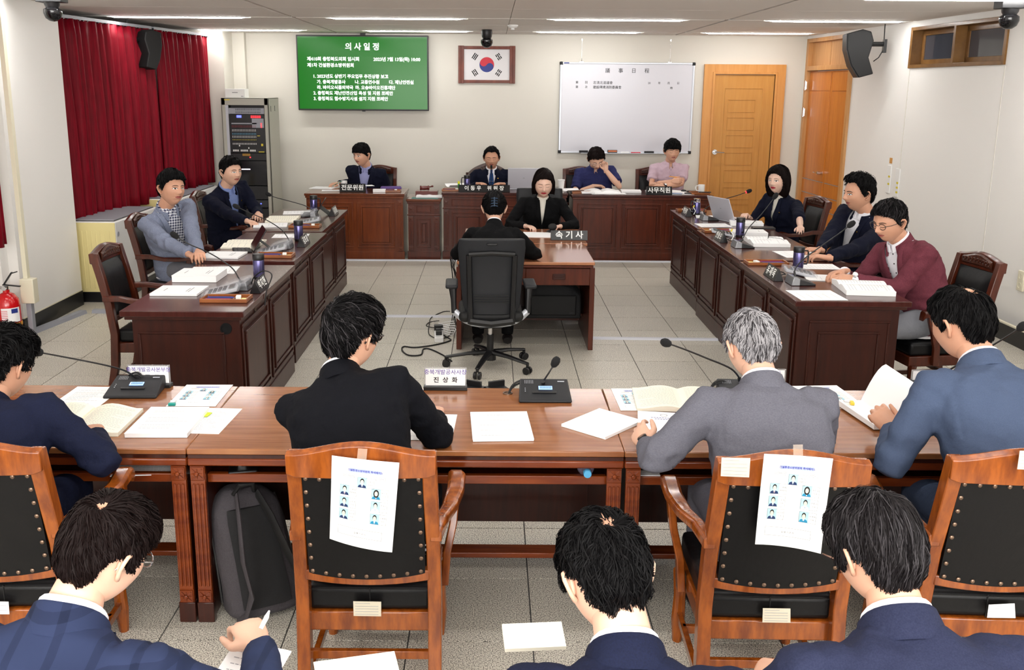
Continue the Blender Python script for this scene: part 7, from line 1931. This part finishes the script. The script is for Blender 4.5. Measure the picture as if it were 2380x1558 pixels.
def unit_mic(label, c, rz, path, wrapped=False, red=False):
    t = thing('desk_microphone', label, 'microphone', c, rz, 'grey gooseneck microphones on the members desks')
    m = MB(); w = .075; V = [(-w, -.085, 0), (w, -.085, 0), (w, -.085, .01), (-w, -.085, .01), (-w, .075, 0), (w, .075, 0), (w, .06, .055), (-w, .06, .055)]
    m.raw(V, [(0, 1, 2, 3), (4, 7, 6, 5), (3, 2, 6, 7), (0, 4, 5, 1), (0, 3, 7, 4), (1, 5, 6, 2)]); b_ = m.build('base', M_blackp, t, bevel=.004)
    m = MB(); m.raw([(-w - .001, .02, 0), (w + .001, .02, 0), (w + .001, .02, .045), (-w - .001, .02, .045), (-w - .001, .078, 0), (w + .001, .078, 0), (w + .001, .062, .058), (-w - .001, .062, .058)], [(0, 1, 2, 3), (4, 7, 6, 5), (3, 2, 6, 7), (0, 4, 5, 1), (0, 3, 7, 4), (1, 5, 6, 2)]); m.build('silver_back', M_silverpl, b_, bevel=.004)
    if wrapped: m = MB(); m.box((0, -.0, .036), (.16, .15, .05), Matrix.Rotation(R(15), 3, 'X')); m.build('plastic_wrap', mat('plastic_wrap', (220, 222, 228), .15, alpha=.22), t, bevel=.012)
    inv = Matrix.Rotation(-rz, 3, 'Z'); L = [inv @ (Vector(p) - Vector(c)) for p in path]; L[0] = Vector((0, .03, .045))
    P_ = smooth_path(L); m = MB(); m.cyl(L[0] - Vector((0, 0, .01)), L[0] + (P_[3] - P_[0]).normalized() * .04, .010, 10, .006); goose(m, P_); m.build('gooseneck', M_blackp, t)
    if red: m = MB(); d = (P_[-1] - P_[-3]).normalized(); m.cyl(P_[-1] - d * .004, P_[-1] + d * .012, .012, 12); m.build('red_ring', L_red, t)
    m = MB(); foam(m, P_[-1] + (P_[-1] - P_[-3]).normalized() * .006, P_[-1] - P_[-3], .020, .055); m.build('foam_head', M_foam, t)
    return t
unit_mic('microphone on the nearest left desk, neck bent up to the left, wrapped in plastic', (-1.60, 5.86, D0), R(-90), [(0, 0, 0), at(557, 650, Y=5.88), at(538, 622, Y=5.9), at(490, 590, Y=5.95), at(440, 568, Y=6.0), at(415, 553, Y=6.0)], True)
unit_mic('microphone on the middle left desk beside the tablet keyboard', (-1.66, 7.42, D0), R(-90), [(0, 0, 0), at(672, 560, Y=7.45), at(655, 535, Y=7.5), at(620, 512, Y=7.55), at(580, 495, Y=7.6), at(557, 484, Y=7.6)], True)
unit_mic('microphone on the farthest left desk, neck crossing in front of the rack', (-1.80, 9.30, D0), R(-90), [(0, 0, 0), at(728, 490, Y=9.3), at(708, 478, Y=9.3), at(670, 467, Y=9.35), at(640, 459, Y=9.4), at(630, 455, Y=9.4)], True)
unit_mic('microphone on the nearest right desk in front of the man in dusty pink', (2.05, 6.13, D0), R(90), [(0, 0, 0), at(1848, 626, Y=6.15), at(1865, 605, Y=6.2), at(1905, 575, Y=6.2), at(1950, 543, Y=6.2), at(1970, 528, Y=6.2)])
unit_mic('microphone on the middle right desk, head against the woman in navy', (2.05, 7.60, D0), R(90), [(0, 0, 0), at(1726, 555, Y=7.6), at(1740, 530, Y=7.6), at(1768, 500, Y=7.6), at(1788, 475, Y=7.6), at(1797, 463, Y=7.6)])
unit_mic('microphone on the farthest right desk with a glowing red ring', (2.14, 9.22, D0), R(90), [(0, 0, 0), at(1636, 490, Y=9.25), at(1650, 478, Y=9.3), at(1685, 463, Y=9.3), at(1715, 454, Y=9.3), at(1734, 447, Y=9.3)], red=True)
t = thing('desk_microphone', 'thin microphone standing before the chairman', 'microphone', (.0, 11.70, .816)); m = MB(); m.cyl((0, 0, 0), (0, 0, .02), .05, 16); m.build('base', M_blackp, t); m = MB(); m.tube([(0, 0, .02), (.0, 0, .15), (-.0, .0, .27)], .004, 6); m.build('gooseneck', M_blackp, t); m = MB(); foam(m, (0, 0, .26), (0, .1, 1), .014, .04); m.build('foam_head', M_foam, t)
# black prism name plates
def prism_plate(label, c, rz, s, w=.24, h=.075, size=.05, sp=1.1, vertical=False):
    t = thing('name_plate', label, 'name plate', c, rz, 'black name plates with white lettering')
    m = MB(); d = h * .8; m.raw([(-w / 2, -d / 2, 0), (w / 2, -d / 2, 0), (w / 2, d / 2, 0), (-w / 2, d / 2, 0), (-w / 2, .0, h), (w / 2, .0, h)], [(0, 3, 2, 1), (0, 1, 5, 4), (2, 3, 4, 5), (1, 2, 5), (0, 4, 3)])
    b_ = m.build('block', M_plate, t, bevel=.0015, seg=1)
    a = math.atan2(h, d / 2)
    text('plate_lettering', s, size, M_txtw, b_, Matrix.Translation((0, -d / 4 - .0012, h / 2)) @ Matrix.Rotation(a, 4, 'X'), .0012, .0003, 'CENTER', 1, sp)
    return t
prism_plate('black name plate on the nearest left desk under a looping cable', (-1.46, 5.83, D0), R(90), '박지헌', .24, .085, .062, 1.15)
prism_plate('black name plate on the middle left desk by the travel mug', (-1.52, 7.56, D0), R(90), '김호경', .24, .085, .062, 1.15)
prism_plate('black name plate on the farthest left desk', (-1.58, 9.42, D0), R(90), '김종필', .24, .085, .062, 1.15)
prism_plate('black name plate on the nearest right desk before the pen tray', (1.93, 6.32, D0), R(-90), '유재목', .25, .085, .066, 1.15)
prism_plate('black name plate on the middle right desk', (1.95, 7.92, D0), R(-90), '변종오', .24, .085, .062, 1.15)
prism_plate('black name plate on the farthest right desk', (1.99, 9.55, D0), R(-90), '박진희', .24, .085, .062, 1.15)
prism_plate('black name plate on the left back desk reading 전문위원', tuple(at(820, 446, Z=.801)), 0, '전문위원', .31, .10, .075, 1.0)
prism_plate('black double name plate in front of the chairman', (-.085, 11.40, .816), 0, '이 동 우    위 원 장', .62, .085, .062, 1.0)
prism_plate('black name plate on the right back desk reading 사무직원', (2.02, 11.36, .801), 0, '사무직원', .31, .10, .075, 1.0)
prism_plate('black name plate on the stenographers tables reading 속기사', (.70, 8.36, .721), 0, '속 기 사', .33, .085, .075, 1.0)
# books and papers on members' desks
booklet('white booklet on the nearest left desk, closest to the empty chair', (-1.94, 5.75, D0), R(-90), w=.25, h=.29, th=.014, seed=30, mt=M_paper)
booklet('thick white book on the nearest left desk behind the booklet', (-1.94, 6.17, D0), R(-90), w=.26, h=.29, th=.045, seed=31, mt=M_paper)
sheet('printed sheets fanned on the far end of the nearest left desk', (-1.93, 6.45, D0), R(-84), w=.26, h=.32, lines=10, seed=32, th=.004)
booklet('white booklet on the near edge of the middle left desk', (-2.02, 7.03, D0), R(-92), w=.25, h=.29, th=.014, seed=33, mt=M_paper)
open_book('open book on the middle left desk in front of the man in pale grey', (-2.0, 7.55, D0), R(-88), th=.012, seed=34, lines=10)
sheet('printed sheets beyond the tablet on the middle left desk', (-1.72, 8.02, D0), R(-86), lines=8, seed=35)
booklet('white papers at the near edge of the farthest left desk', (-2.03, 8.62, D0), R(-80), w=.24, h=.30, th=.010, seed=36, lines=8, title=False, mt=M_paper)
open_book('open book on the farthest left desk before the young man', (-2.0, 9.02, D0), R(-86), th=.014, seed=37, lines=12)
sheet('printed sheets at the far end of the farthest left desk', (-1.95, 9.55, D0), R(-80), w=.25, h=.32, lines=8, seed=38, th=.004)
sheet('printed sheet with a small dark mark near the front corner of the nearest right desk', (2.04, 5.77, D0), R(92), w=.29, h=.29, lines=5, seed=40)
open_book('thick open book under the elbow of the man in dusty pink', (2.40, 5.95, D0), R(84), w=.19, h=.30, th=.030, seed=41, lines=14, mt=M_paper)
sheet('papers under the clasped hands on the nearest right desk', (2.30, 6.32, D0), R(80), lines=8, seed=42, th=.004)
sheet('printed sheets at the far edge of the nearest right desk with a pencil on them', (2.37, 6.75, D0), R(88), lines=10, seed=43)
sheet('printed sheets on the near side of the middle right desk', (2.40, 7.27, D0), R(95), w=.30, h=.30, lines=8, seed=44)
open_book('open book on the middle right desk with folded eyeglasses on it', (2.30, 7.80, D0), R(88), w=.2, h=.3, th=.028, seed=45, lines=10, mt=M_paper)
booklet('closed white book behind the open one on the middle right desk', (2.28, 8.28, D0), R(86), w=.21, h=.3, th=.032, seed=46, mt=M_paper)
sheet('printed sheets on the near end of the farthest right desk', (2.10, 8.84, D0), R(94), w=.24, h=.30, lines=7, seed=47)
sheet('white papers beside the travel mug on the farthest right desk', (2.20, 9.42, D0), R(80), w=.2, h=.28, lines=5, seed=48, th=.004)
booklet('thick white report in front of the woman, printed spine', (2.42, 8.88, D0), R(80), w=.21, h=.3, th=.03, seed=49, mt=M_paper)
t = thing('black_folder', 'dark folder beside the elbow of the woman with the bob', 'folder', (2.52, 8.66, D0), R(85)); m = MB(); m.box((0, 0, .006), (.12, .2, .012)); m.build('cover', M_blackp, t)
t = thing('eyeglasses', 'folded eyeglasses lying on the open book of the middle right desk', 'eyeglasses', (2.30, 7.74, D0 + .05), R(70))
m = MB()
for s in (-1, 1): m.tube([(s * .03 + .022 * math.cos(a), 0, .018 + .016 * math.sin(a)) for a in [2 * PI * j / 14 for j in range(15)]], .0016, 6); m.tube([(s * .055, 0, .02), (s * .056, -.1, .012), (s * .05, -.13, .0)], .0015, 6)
m.tube([(-.008, 0, .02), (.008, 0, .02)], .0016, 6); m.build('eyeglass_frame', M_glassf, t)
# laptops and tablets
def laptop(label, c, rz, mt, ang=105, s=1.0, mark=True):
    t = thing('laptop', label, 'laptop', c, rz)
    m = MB(); m.box((0, 0, .007), (.34 * s, .23 * s, .013)); b_ = m.build('keyboard_base', mt, t, bevel=.004)
    m = MB()
    for i in range(12):
        for j in range(4): m.box(((-.13 + i * .0236) * s, (-.0 + .075 - j * .03) * s, .0145), (.018 * s, .022 * s, .002))
    m.build('keys', M_darkgrey, b_)['kind'] = 'stuff'
    q = Matrix.Rotation(R(ang - 90), 3, 'X'); m = MB(); o = Vector((0, .115 * s, .014))
    q = Matrix.Rotation(-R(ang - 90), 3, 'X')
    m.box(o + q @ Vector((0, 0, .115 * s)), (.34 * s, .007, .23 * s), q); l_ = m.build('screen_lid', mt, t, bevel=.003)
    if mark: m = MB(); m.box(o + q @ Vector((0, .0042, .12 * s)), (.022, .0006, .007), q); m.build('lid_mark', M_inkl, l_)
    return t
M_lap = mat('silver_laptop', (205, 205, 214), .35, .3)
laptop('silver laptop open before the chairman, its lid towards the camera', (.40, 11.80, .816), R(180), M_lap, 104, 1.15)
laptop('silver laptop open before the woman in navy', (2.38, 9.16, D0), R(112), M_lap, 112, 1.05)
def tablet(label, c, rz, s=1.0):
    t = thing('tablet_computer', label, 'tablet', c, rz)
    m = MB(); m.box((0, -.07 * s, .005), (.25 * s, .12 * s, .009)); k_ = m.build('keyboard', M_blackm, t, bevel=.002)
    m = MB()
    for i in range(11):
        for j in range(4): m.box(((-.105 + i * .021) * s, (-.115 + j * .026) * s, .0105), (.016 * s, .019 * s, .002))
    m.build('keys', M_darkgrey, k_)['kind'] = 'stuff'
    m = MB(); q = Matrix.Rotation(-R(32), 3, 'X'); m.box(Vector((0, 0, .004)) + q @ Vector((0, 0, .09 * s)), (.25 * s, .008, .18 * s), q); m.build('screen', M_plate, t, bevel=.003)
    m = MB(); m.raw([(-.125 * s, .05 * s, .075 * s), (.125 * s, .05 * s, .075 * s), (.125 * s, .14 * s, 0), (-.125 * s, .14 * s, 0), (-.125 * s, .047 * s, .072 * s), (.125 * s, .047 * s, .072 * s), (.125 * s, .135 * s, 0), (-.125 * s, .135 * s, 0)], [(0, 1, 2, 3), (7, 6, 5, 4), (0, 4, 5, 1), (2, 6, 7, 3), (1, 5, 6, 2), (0, 3, 7, 4)]); m.build('stand_flap', M_blackm, t)
    return t
tablet('black tablet with folding keyboard on the middle left desk', (-1.88, 7.32, D0), R(-70), 1.1)
tablet('dark tablet with keyboard on the farthest left desk', (-1.76, 9.44, D0), R(-84), 1.0)
# pen trays, calculators
M_tray = wood('tray_wood', (150, 88, 44), (124, 66, 30), .3, (2, 10, 2), 3, .3)
def pen_tray(label, c, rz, w=.28, d=.15, items=True, seed=1):
    t = thing('pen_tray', label, 'tray', c, rz, 'wooden pen trays')
    m = MB(); m.box((0, 0, .003), (w, d, .006)); 
    for s in (-1, 1): m.box((0, s * (d / 2 - .005), .012), (w, .01, .022)); m.box((s * (w / 2 - .005), 0, .012), (.01, d - .02, .022))
    m.box((w * .18, 0, .01), (.006, d - .02, .016)); b_ = m.build('tray_body', M_tray, t, bevel=.002)
    if items:
        for k, c_ in enumerate([(160, 40, 110), (30, 30, 50), (40, 60, 160)]):
            m = MB(); m.tube([(-w * .42, -.03 + k * .025, .013), (w * .1, -.028 + k * .025, .013), (w * .15, -.028 + k * .025, .013)], [.005, .005, .001], 8); m.build('pen', mat('pen_%d' % (k + seed * 3), c_, .3), t)
        m = MB(); m.box((w * .25, .01, .016), (.03, .05, .022), R(10)); m.build('white_eraser', M_white, t, bevel=.003)
        m = MB(); m.box((w * .38, -.01, .009), (.04, .06, .004), R(-8)); m.build('sticky_notes', mat('pale_yellow_note_%d' % seed, (240, 226, 150), .7), t)
    return t
pen_tray('wooden pen tray on the near corner of the nearest left desk', (-1.585, 5.52, D0), R(0), seed=1)
pen_tray('wooden pen tray on the near corner of the middle left desk', (-1.63, 7.02, D0), R(0), seed=2)
pen_tray('wooden pen tray on the near corner of the farthest left desk', (-1.70, 8.56, D0), R(0), seed=3)
pen_tray('wooden pen tray at the far corner of the nearest right desk', (2.03, 6.84, D0), R(180), .30, .14, seed=4)
pen_tray('wooden pen tray at the far corner of the middle right desk', (2.06, 8.42, D0), R(180), .30, .14, seed=5)
pen_tray('wooden pen tray at the far corner of the farthest right desk', (2.10, 9.86, D0), R(180), .30, .14, seed=6)
pen_tray('wooden pen tray on the right end of the left back desk', (-1.23, 11.5, .801), 0, .26, .14, seed=7)
pen_tray('wooden pen tray with a glue stick behind it on the chairmans desk', (-.48, 11.5, .816), 0, .24, .16, seed=8)
pen_tray('wooden pen tray on the left end of the right back desk', (1.10, 11.45, .801), 0, .24, .14, False, seed=9)
pen_tray('wooden pen tray under the white mug on the right back desk', (2.53, 11.47, .801), 0, .22, .2, False, seed=10)
def calculator(label, c, rz, wrap=True):
    t = thing('calculator', label, 'calculator', c, rz, 'desk calculators'); q = Matrix.Rotation(R(12), 3, 'X')
    m = MB(); m.box((0, 0, .022), (.15, .20, .02), q); b_ = m.build('case', mat('calc_grey', (176, 178, 184), .4), t, bevel=.005)
    m = MB(); m.box(q @ Vector((0, .07, .014)) + Vector((0, 0, .022)), (.12, .035, .003), q); m.build('display', mat('calc_lcd', (70, 84, 78), .2), b_)
    m = MB()
    for i in range(5):
        for j in range(4): m.box(q @ Vector((-.052 + i * .026, .025 - j * .03, .0125)) + Vector((0, 0, .022)), (.019, .02, .005), q)
    m.build('keys', M_darkgrey, b_)['kind'] = 'stuff'
    if wrap: m = MB(); m.box((0, 0, .026), (.17, .23, .034), q); m.build('plastic_wrap', MATS['plastic_wrap'], t, bevel=.01)
calculator('plastic wrapped calculator on the nearest left desk', (-1.66, 5.68, D0), R(-80)); calculator('plastic wrapped calculator on the middle left desk', (-1.69, 7.2, D0), R(-80)); calculator('plastic wrapped calculator on the farthest left desk', (-1.71, 8.78, D0), R(-80))
calculator('plastic wrapped calculator on the nearest right desk behind the microphone', (2.14, 6.42, D0), R(80)); calculator('grey calculator on the middle right desk', (2.12, 8.16 - .0, D0), R(80), False) if False else None
calculator('grey calculator lying on the pen tray at the far corner of the middle right desk', (2.04, 8.22, D0), R(80), False); calculator('black keyed calculator at the far corner of the farthest right desk', (2.10, 9.74, D0 + .0), R(84), False)
cable('desk_cable', 'black cable looping over the name plate of the nearest left desk', [at(583, 668, Y=5.9), at(590, 645, Y=5.9), at(612, 630, Y=5.85), at(632, 640, Y=5.8), (-1.40, 5.76, .80), (-1.405, 5.72, .715)], .004)
for k, (x, y, Y, l) in enumerate([(1812, 640, 6.25, 'nearest'), (1700, 560, 7.75, 'middle'), (1612, 500, 9.4, 'farthest')]):
    c = at(x, y, Z=D0 + .004); cable('patch_cable', 'black patch cable coiled by the name plate of the %s right desk' % l, [c + Vector((.04 * math.cos(a), .05 * math.sin(a), .006 + .01 * abs(math.sin(a * 1.5)))) for a in [j * .7 for j in range(9)]] , .0035)
    t = thing('network_plug', 'white network cable with a yellow plug by the name plate of the %s right desk' % l, 'cable', tuple(c)); m = MB(); m.tube([(0, 0, .005), (.02, .01, .04), (.0, .03, .075)] if k else [(0, 0, .005), (.0, .01, .02), (-.015, .02, .03)], .004, 6); m.build('cord', M_white, t)
    m = MB(); m.tube([(.0, .03, .075), (.01, .035, .095)] if k else [(-.015, .02, .03), (-.03, .03, .045)], [.008, .006], 8); m.build('yellow_plug', L_yel, t)
# back row things
def white_mug(label, c, sx):
    t = thing('white_mug', label, 'mug', c, 0); m = MB(); m.lathe((0, 0, 0), [(.036, 0), (.038, .005), (.040, .095), (.036, .095), (.034, .02), (.001, .018)], 22); m.build('cup', M_white, t)
    m = MB(); m.tube([(sx * .038, 0, .08), (sx * .065, 0, .078), (sx * .072, 0, .05), (sx * .06, 0, .024), (sx * .037, 0, .02)], .006, 8); m.build('handle', M_white, t)
white_mug('white mug on the left back desk beside the writing hand', tuple(at(800, 438, Z=.805)), -1); white_mug('white mug on the right end of the right back desk', (2.56, 11.5, .815), -1)
t = thing('paper_cup', 'white lidded paper cup between the chairmans desk and the right back desk', 'cup', (.86, 11.62, .816)); m = MB(); m.lathe((0, 0, 0), [(.030, 0), (.042, .12), (.045, .122), (.045, .132), (.001, .134)], 20); m.build('cup', M_white, t)
t = thing('glue_stick', 'green glue stick with a yellow cap on the chairmans desk', 'glue stick', (-.40, 11.66, .816)); m = MB(); m.cyl((0, 0, 0), (0, 0, .07), .014, 14); m.build('tube', mat('green_glue', (50, 150, 70), .4), t); m = MB(); m.cyl((0, 0, .07), (0, 0, .10), .0145, 14); m.build('cap', mat('yellow_cap', (226, 226, 40), .4), t)
t = thing('gavel', 'dark red wooden gavel lying on its sound block', 'gavel', (-.80, 11.62, .805), R(8)); M_gav = mat('gavel_wood', (96, 34, 28), .25, coat=.4)
m = MB(); m.lathe((-.02, 0, .032), [(.001, -.06), (.026, -.058), (.03, -.045), (.024, -.035), (.027, 0), (.024, .035), (.03, .045), (.026, .058), (.001, .06)], 18, Matrix.Rotation(R(90), 3, 'Y')); m.build('head', M_gav, t)
m = MB(); m.tube([(-.0, 0, .035), (.06, .05, .04), (.085, .07, .045)], [.008, .008, .014], 8); m.build('handle', M_gav, t)
t = thing('sound_block', 'square dark red sound block under the gavel', 'sound block', (-.79, 11.62, .736)); m = MB(); m.box((0, 0, .034), (.27, .2, .068)); m.build('block', M_gav, t, bevel=.004)
t = thing('folded_cloth', 'folded white cloth on a green folder at the front of the side cabinet', 'cloth', (-.76, 11.42, .737)); m = MB(); rings = []
for k in range(9):
    x = -.15 + k * .04; rings.append([(x, -.05, 0), (x, -.055, .025), (x, .05, .032 + .004 * math.sin(k * 2)), (x, .06, 0)])
m.loft(rings); m.build('cloth_folds', M_cush, t, bevel=.008)
t = thing('green_folder', 'green folder under the folded cloth', 'folder', (-.80, 11.40, .7355)); m = MB(); m.box((0, 0, .001), (.32, .16, .002)); m.build('cover', mat('green_cover', (60, 120, 112), .5), t)
t = thing('purple_pouch', 'purple pouch on the left back desk right of the writing man', 'pouch', (-1.24, 11.68, .801), R(5)); m = MB(); m.box((0, 0, .022), (.26, .12, .044)); m.build('pouch_body', mat('purple_cloth', (88, 64, 128), .7), t, bevel=.02, seg=3)
booklet('white notebook with a black clasp beside the purple pouch', (-1.36, 11.47, .801), R(4), .15, .11, .03, seed=60, title=False, mt=M_paper)
sheet('loose white sheets at the left end of the left back desk', tuple(at(752, 437, Z=.801)), R(-12), .30, .24, lines=6, seed=61, th=.004); sheet('curled white sheet in front of the loose sheets on the left back desk', tuple(at(775, 443, Z=.802)), R(8), .28, .12, lines=3, seed=62, th=.003)
sheet('small note in the left hand of the writing man', (-1.50, 11.62, .86), R(20), .10, .14, lines=3, seed=63)
sheet('papers behind the name plate of the chairman', (-.1, 11.62, .817), R(5), .34, .25, lines=4, seed=64, th=.006); sheet('curled papers behind the glue stick', (-.42, 11.76, .84), R(20), .26, .22, lines=4, seed=65, curl=.03)
t = thing('white_mouse', 'white computer mouse before the chairman', 'mouse', (-.06, 11.52, .817)); m = MB(); m.ball((0, 0, .012), .03, 14, 1, 1.6, .9); m.build('shell', M_white, t)
open_book('open magazine under the hands of the man in dark blue', (1.36, 11.62, .801), R(0), .22, .26, .012, M_paper, 8, 66, .03); sheet('wide white sheet at the front of the right back desk, left part', (1.42, 11.42, .802), R(1), .42, .14, lines=3, seed=67); booklet('white booklet stack right of the open magazine', (1.72, 11.62, .801), R(-4), .24, .2, .022, seed=68, title=False, mt=M_paper)
open_book('open notebook before the man in pale pink', (2.15, 11.62, .801), R(-3), .24, .22, .012, M_paper, 6, 69, .01); sheet('wide white sheet at the front of the right back desk, right of the name plate', (2.30, 11.43, .802), R(-2), .30, .14, lines=3, seed=70)
sheet('white papers drooping over the left end of the right back desk', (1.0, 11.58, .815), R(18), .22, .22, lines=2, seed=71, curl=.02)
def phone(name, label, c, rz, mt, cat='phone'): t = thing(name, label, cat, c, rz); m = MB(); m.box((0, 0, .005), (.075, .15, .009)); m.build('case', mt, t, bevel=.004); return t
phone('smartphone', 'phone with a pale case right of the name plate on the right back desk', (2.24, 11.42, .806), R(70), mat('phone_blue', (150, 170, 200), .2)); phone('smartphone', 'dark phone lying on the sheet before the man in pale pink', (2.42, 11.44, .806), R(80), M_plate); phone('smartphone', 'black phone on the white mugs paper at the right end of the right back desk', (2.58, 11.40, .826), R(85), M_plate)
booklet('white case on the pen tray at the left end of the right back desk', (1.17, 11.40, .806), R(2), .16, .09, .02, seed=72, title=False, mt=M_paper)
t = thing('car_key', 'bunch of dark keys near the white mug on the right back desk', 'keys', (2.37, 11.62, .802)); m = MB(); m.ball((0, 0, .02), .025, 10, 1.4, 1, .7); m.ball((.06, -.02, .012), .018, 10, 1.6, 1, .6); m.build('key_fob', M_blackp, t)
t = thing('pencil', 'orange pencil in the hand of the man in pale pink', 'pencil', tuple(at(1556, 410, Y=11.80))); m = MB(); m.tube([(-.005, 0, 0), (.09, 0, -.012)], .005, 6); m.build('shaft', mat('pencil_orange', (226, 150, 30), .4), t)
t = thing('pen', 'green pen in the hand of the writing man', 'pen', tuple(at(783, 427, Y=11.55))); m = MB(); m.tube([(-.06, -.02, -.03), (.06, .01, .03)], [.002, .005], 6); m.build('barrel', mat('green_pen', (20, 110, 80), .4), t)
# stenographers' table top
sheet('white papers between the two stenographers', (.50, 8.62, .721), R(-6), .42, .30, lines=6, seed=80, th=.003)
t = thing('black_device', 'small round black desk device left of the stenographers name plate', 'device', tuple(at(1284, 540, Z=.721)), 0); m = MB(); m.lathe((0, 0, 0), [(.055, 0), (.058, .012), (.035, .02), (.001, .02)], 20); m.build('foot', M_blackp, t); m = MB(); m.ball((0, 0, .05), .042, 16, 1, .5, .8); m.build('head', M_blackm, t)
t = thing('stenotype', 'small white stenotype with a screen in front of the nearer stenographer', 'machine', (.02, 7.62, .721)); m = MB(); m.box((0, 0, .02), (.3, .2, .04)); m.build('keyboard_case', M_white, t, bevel=.008)
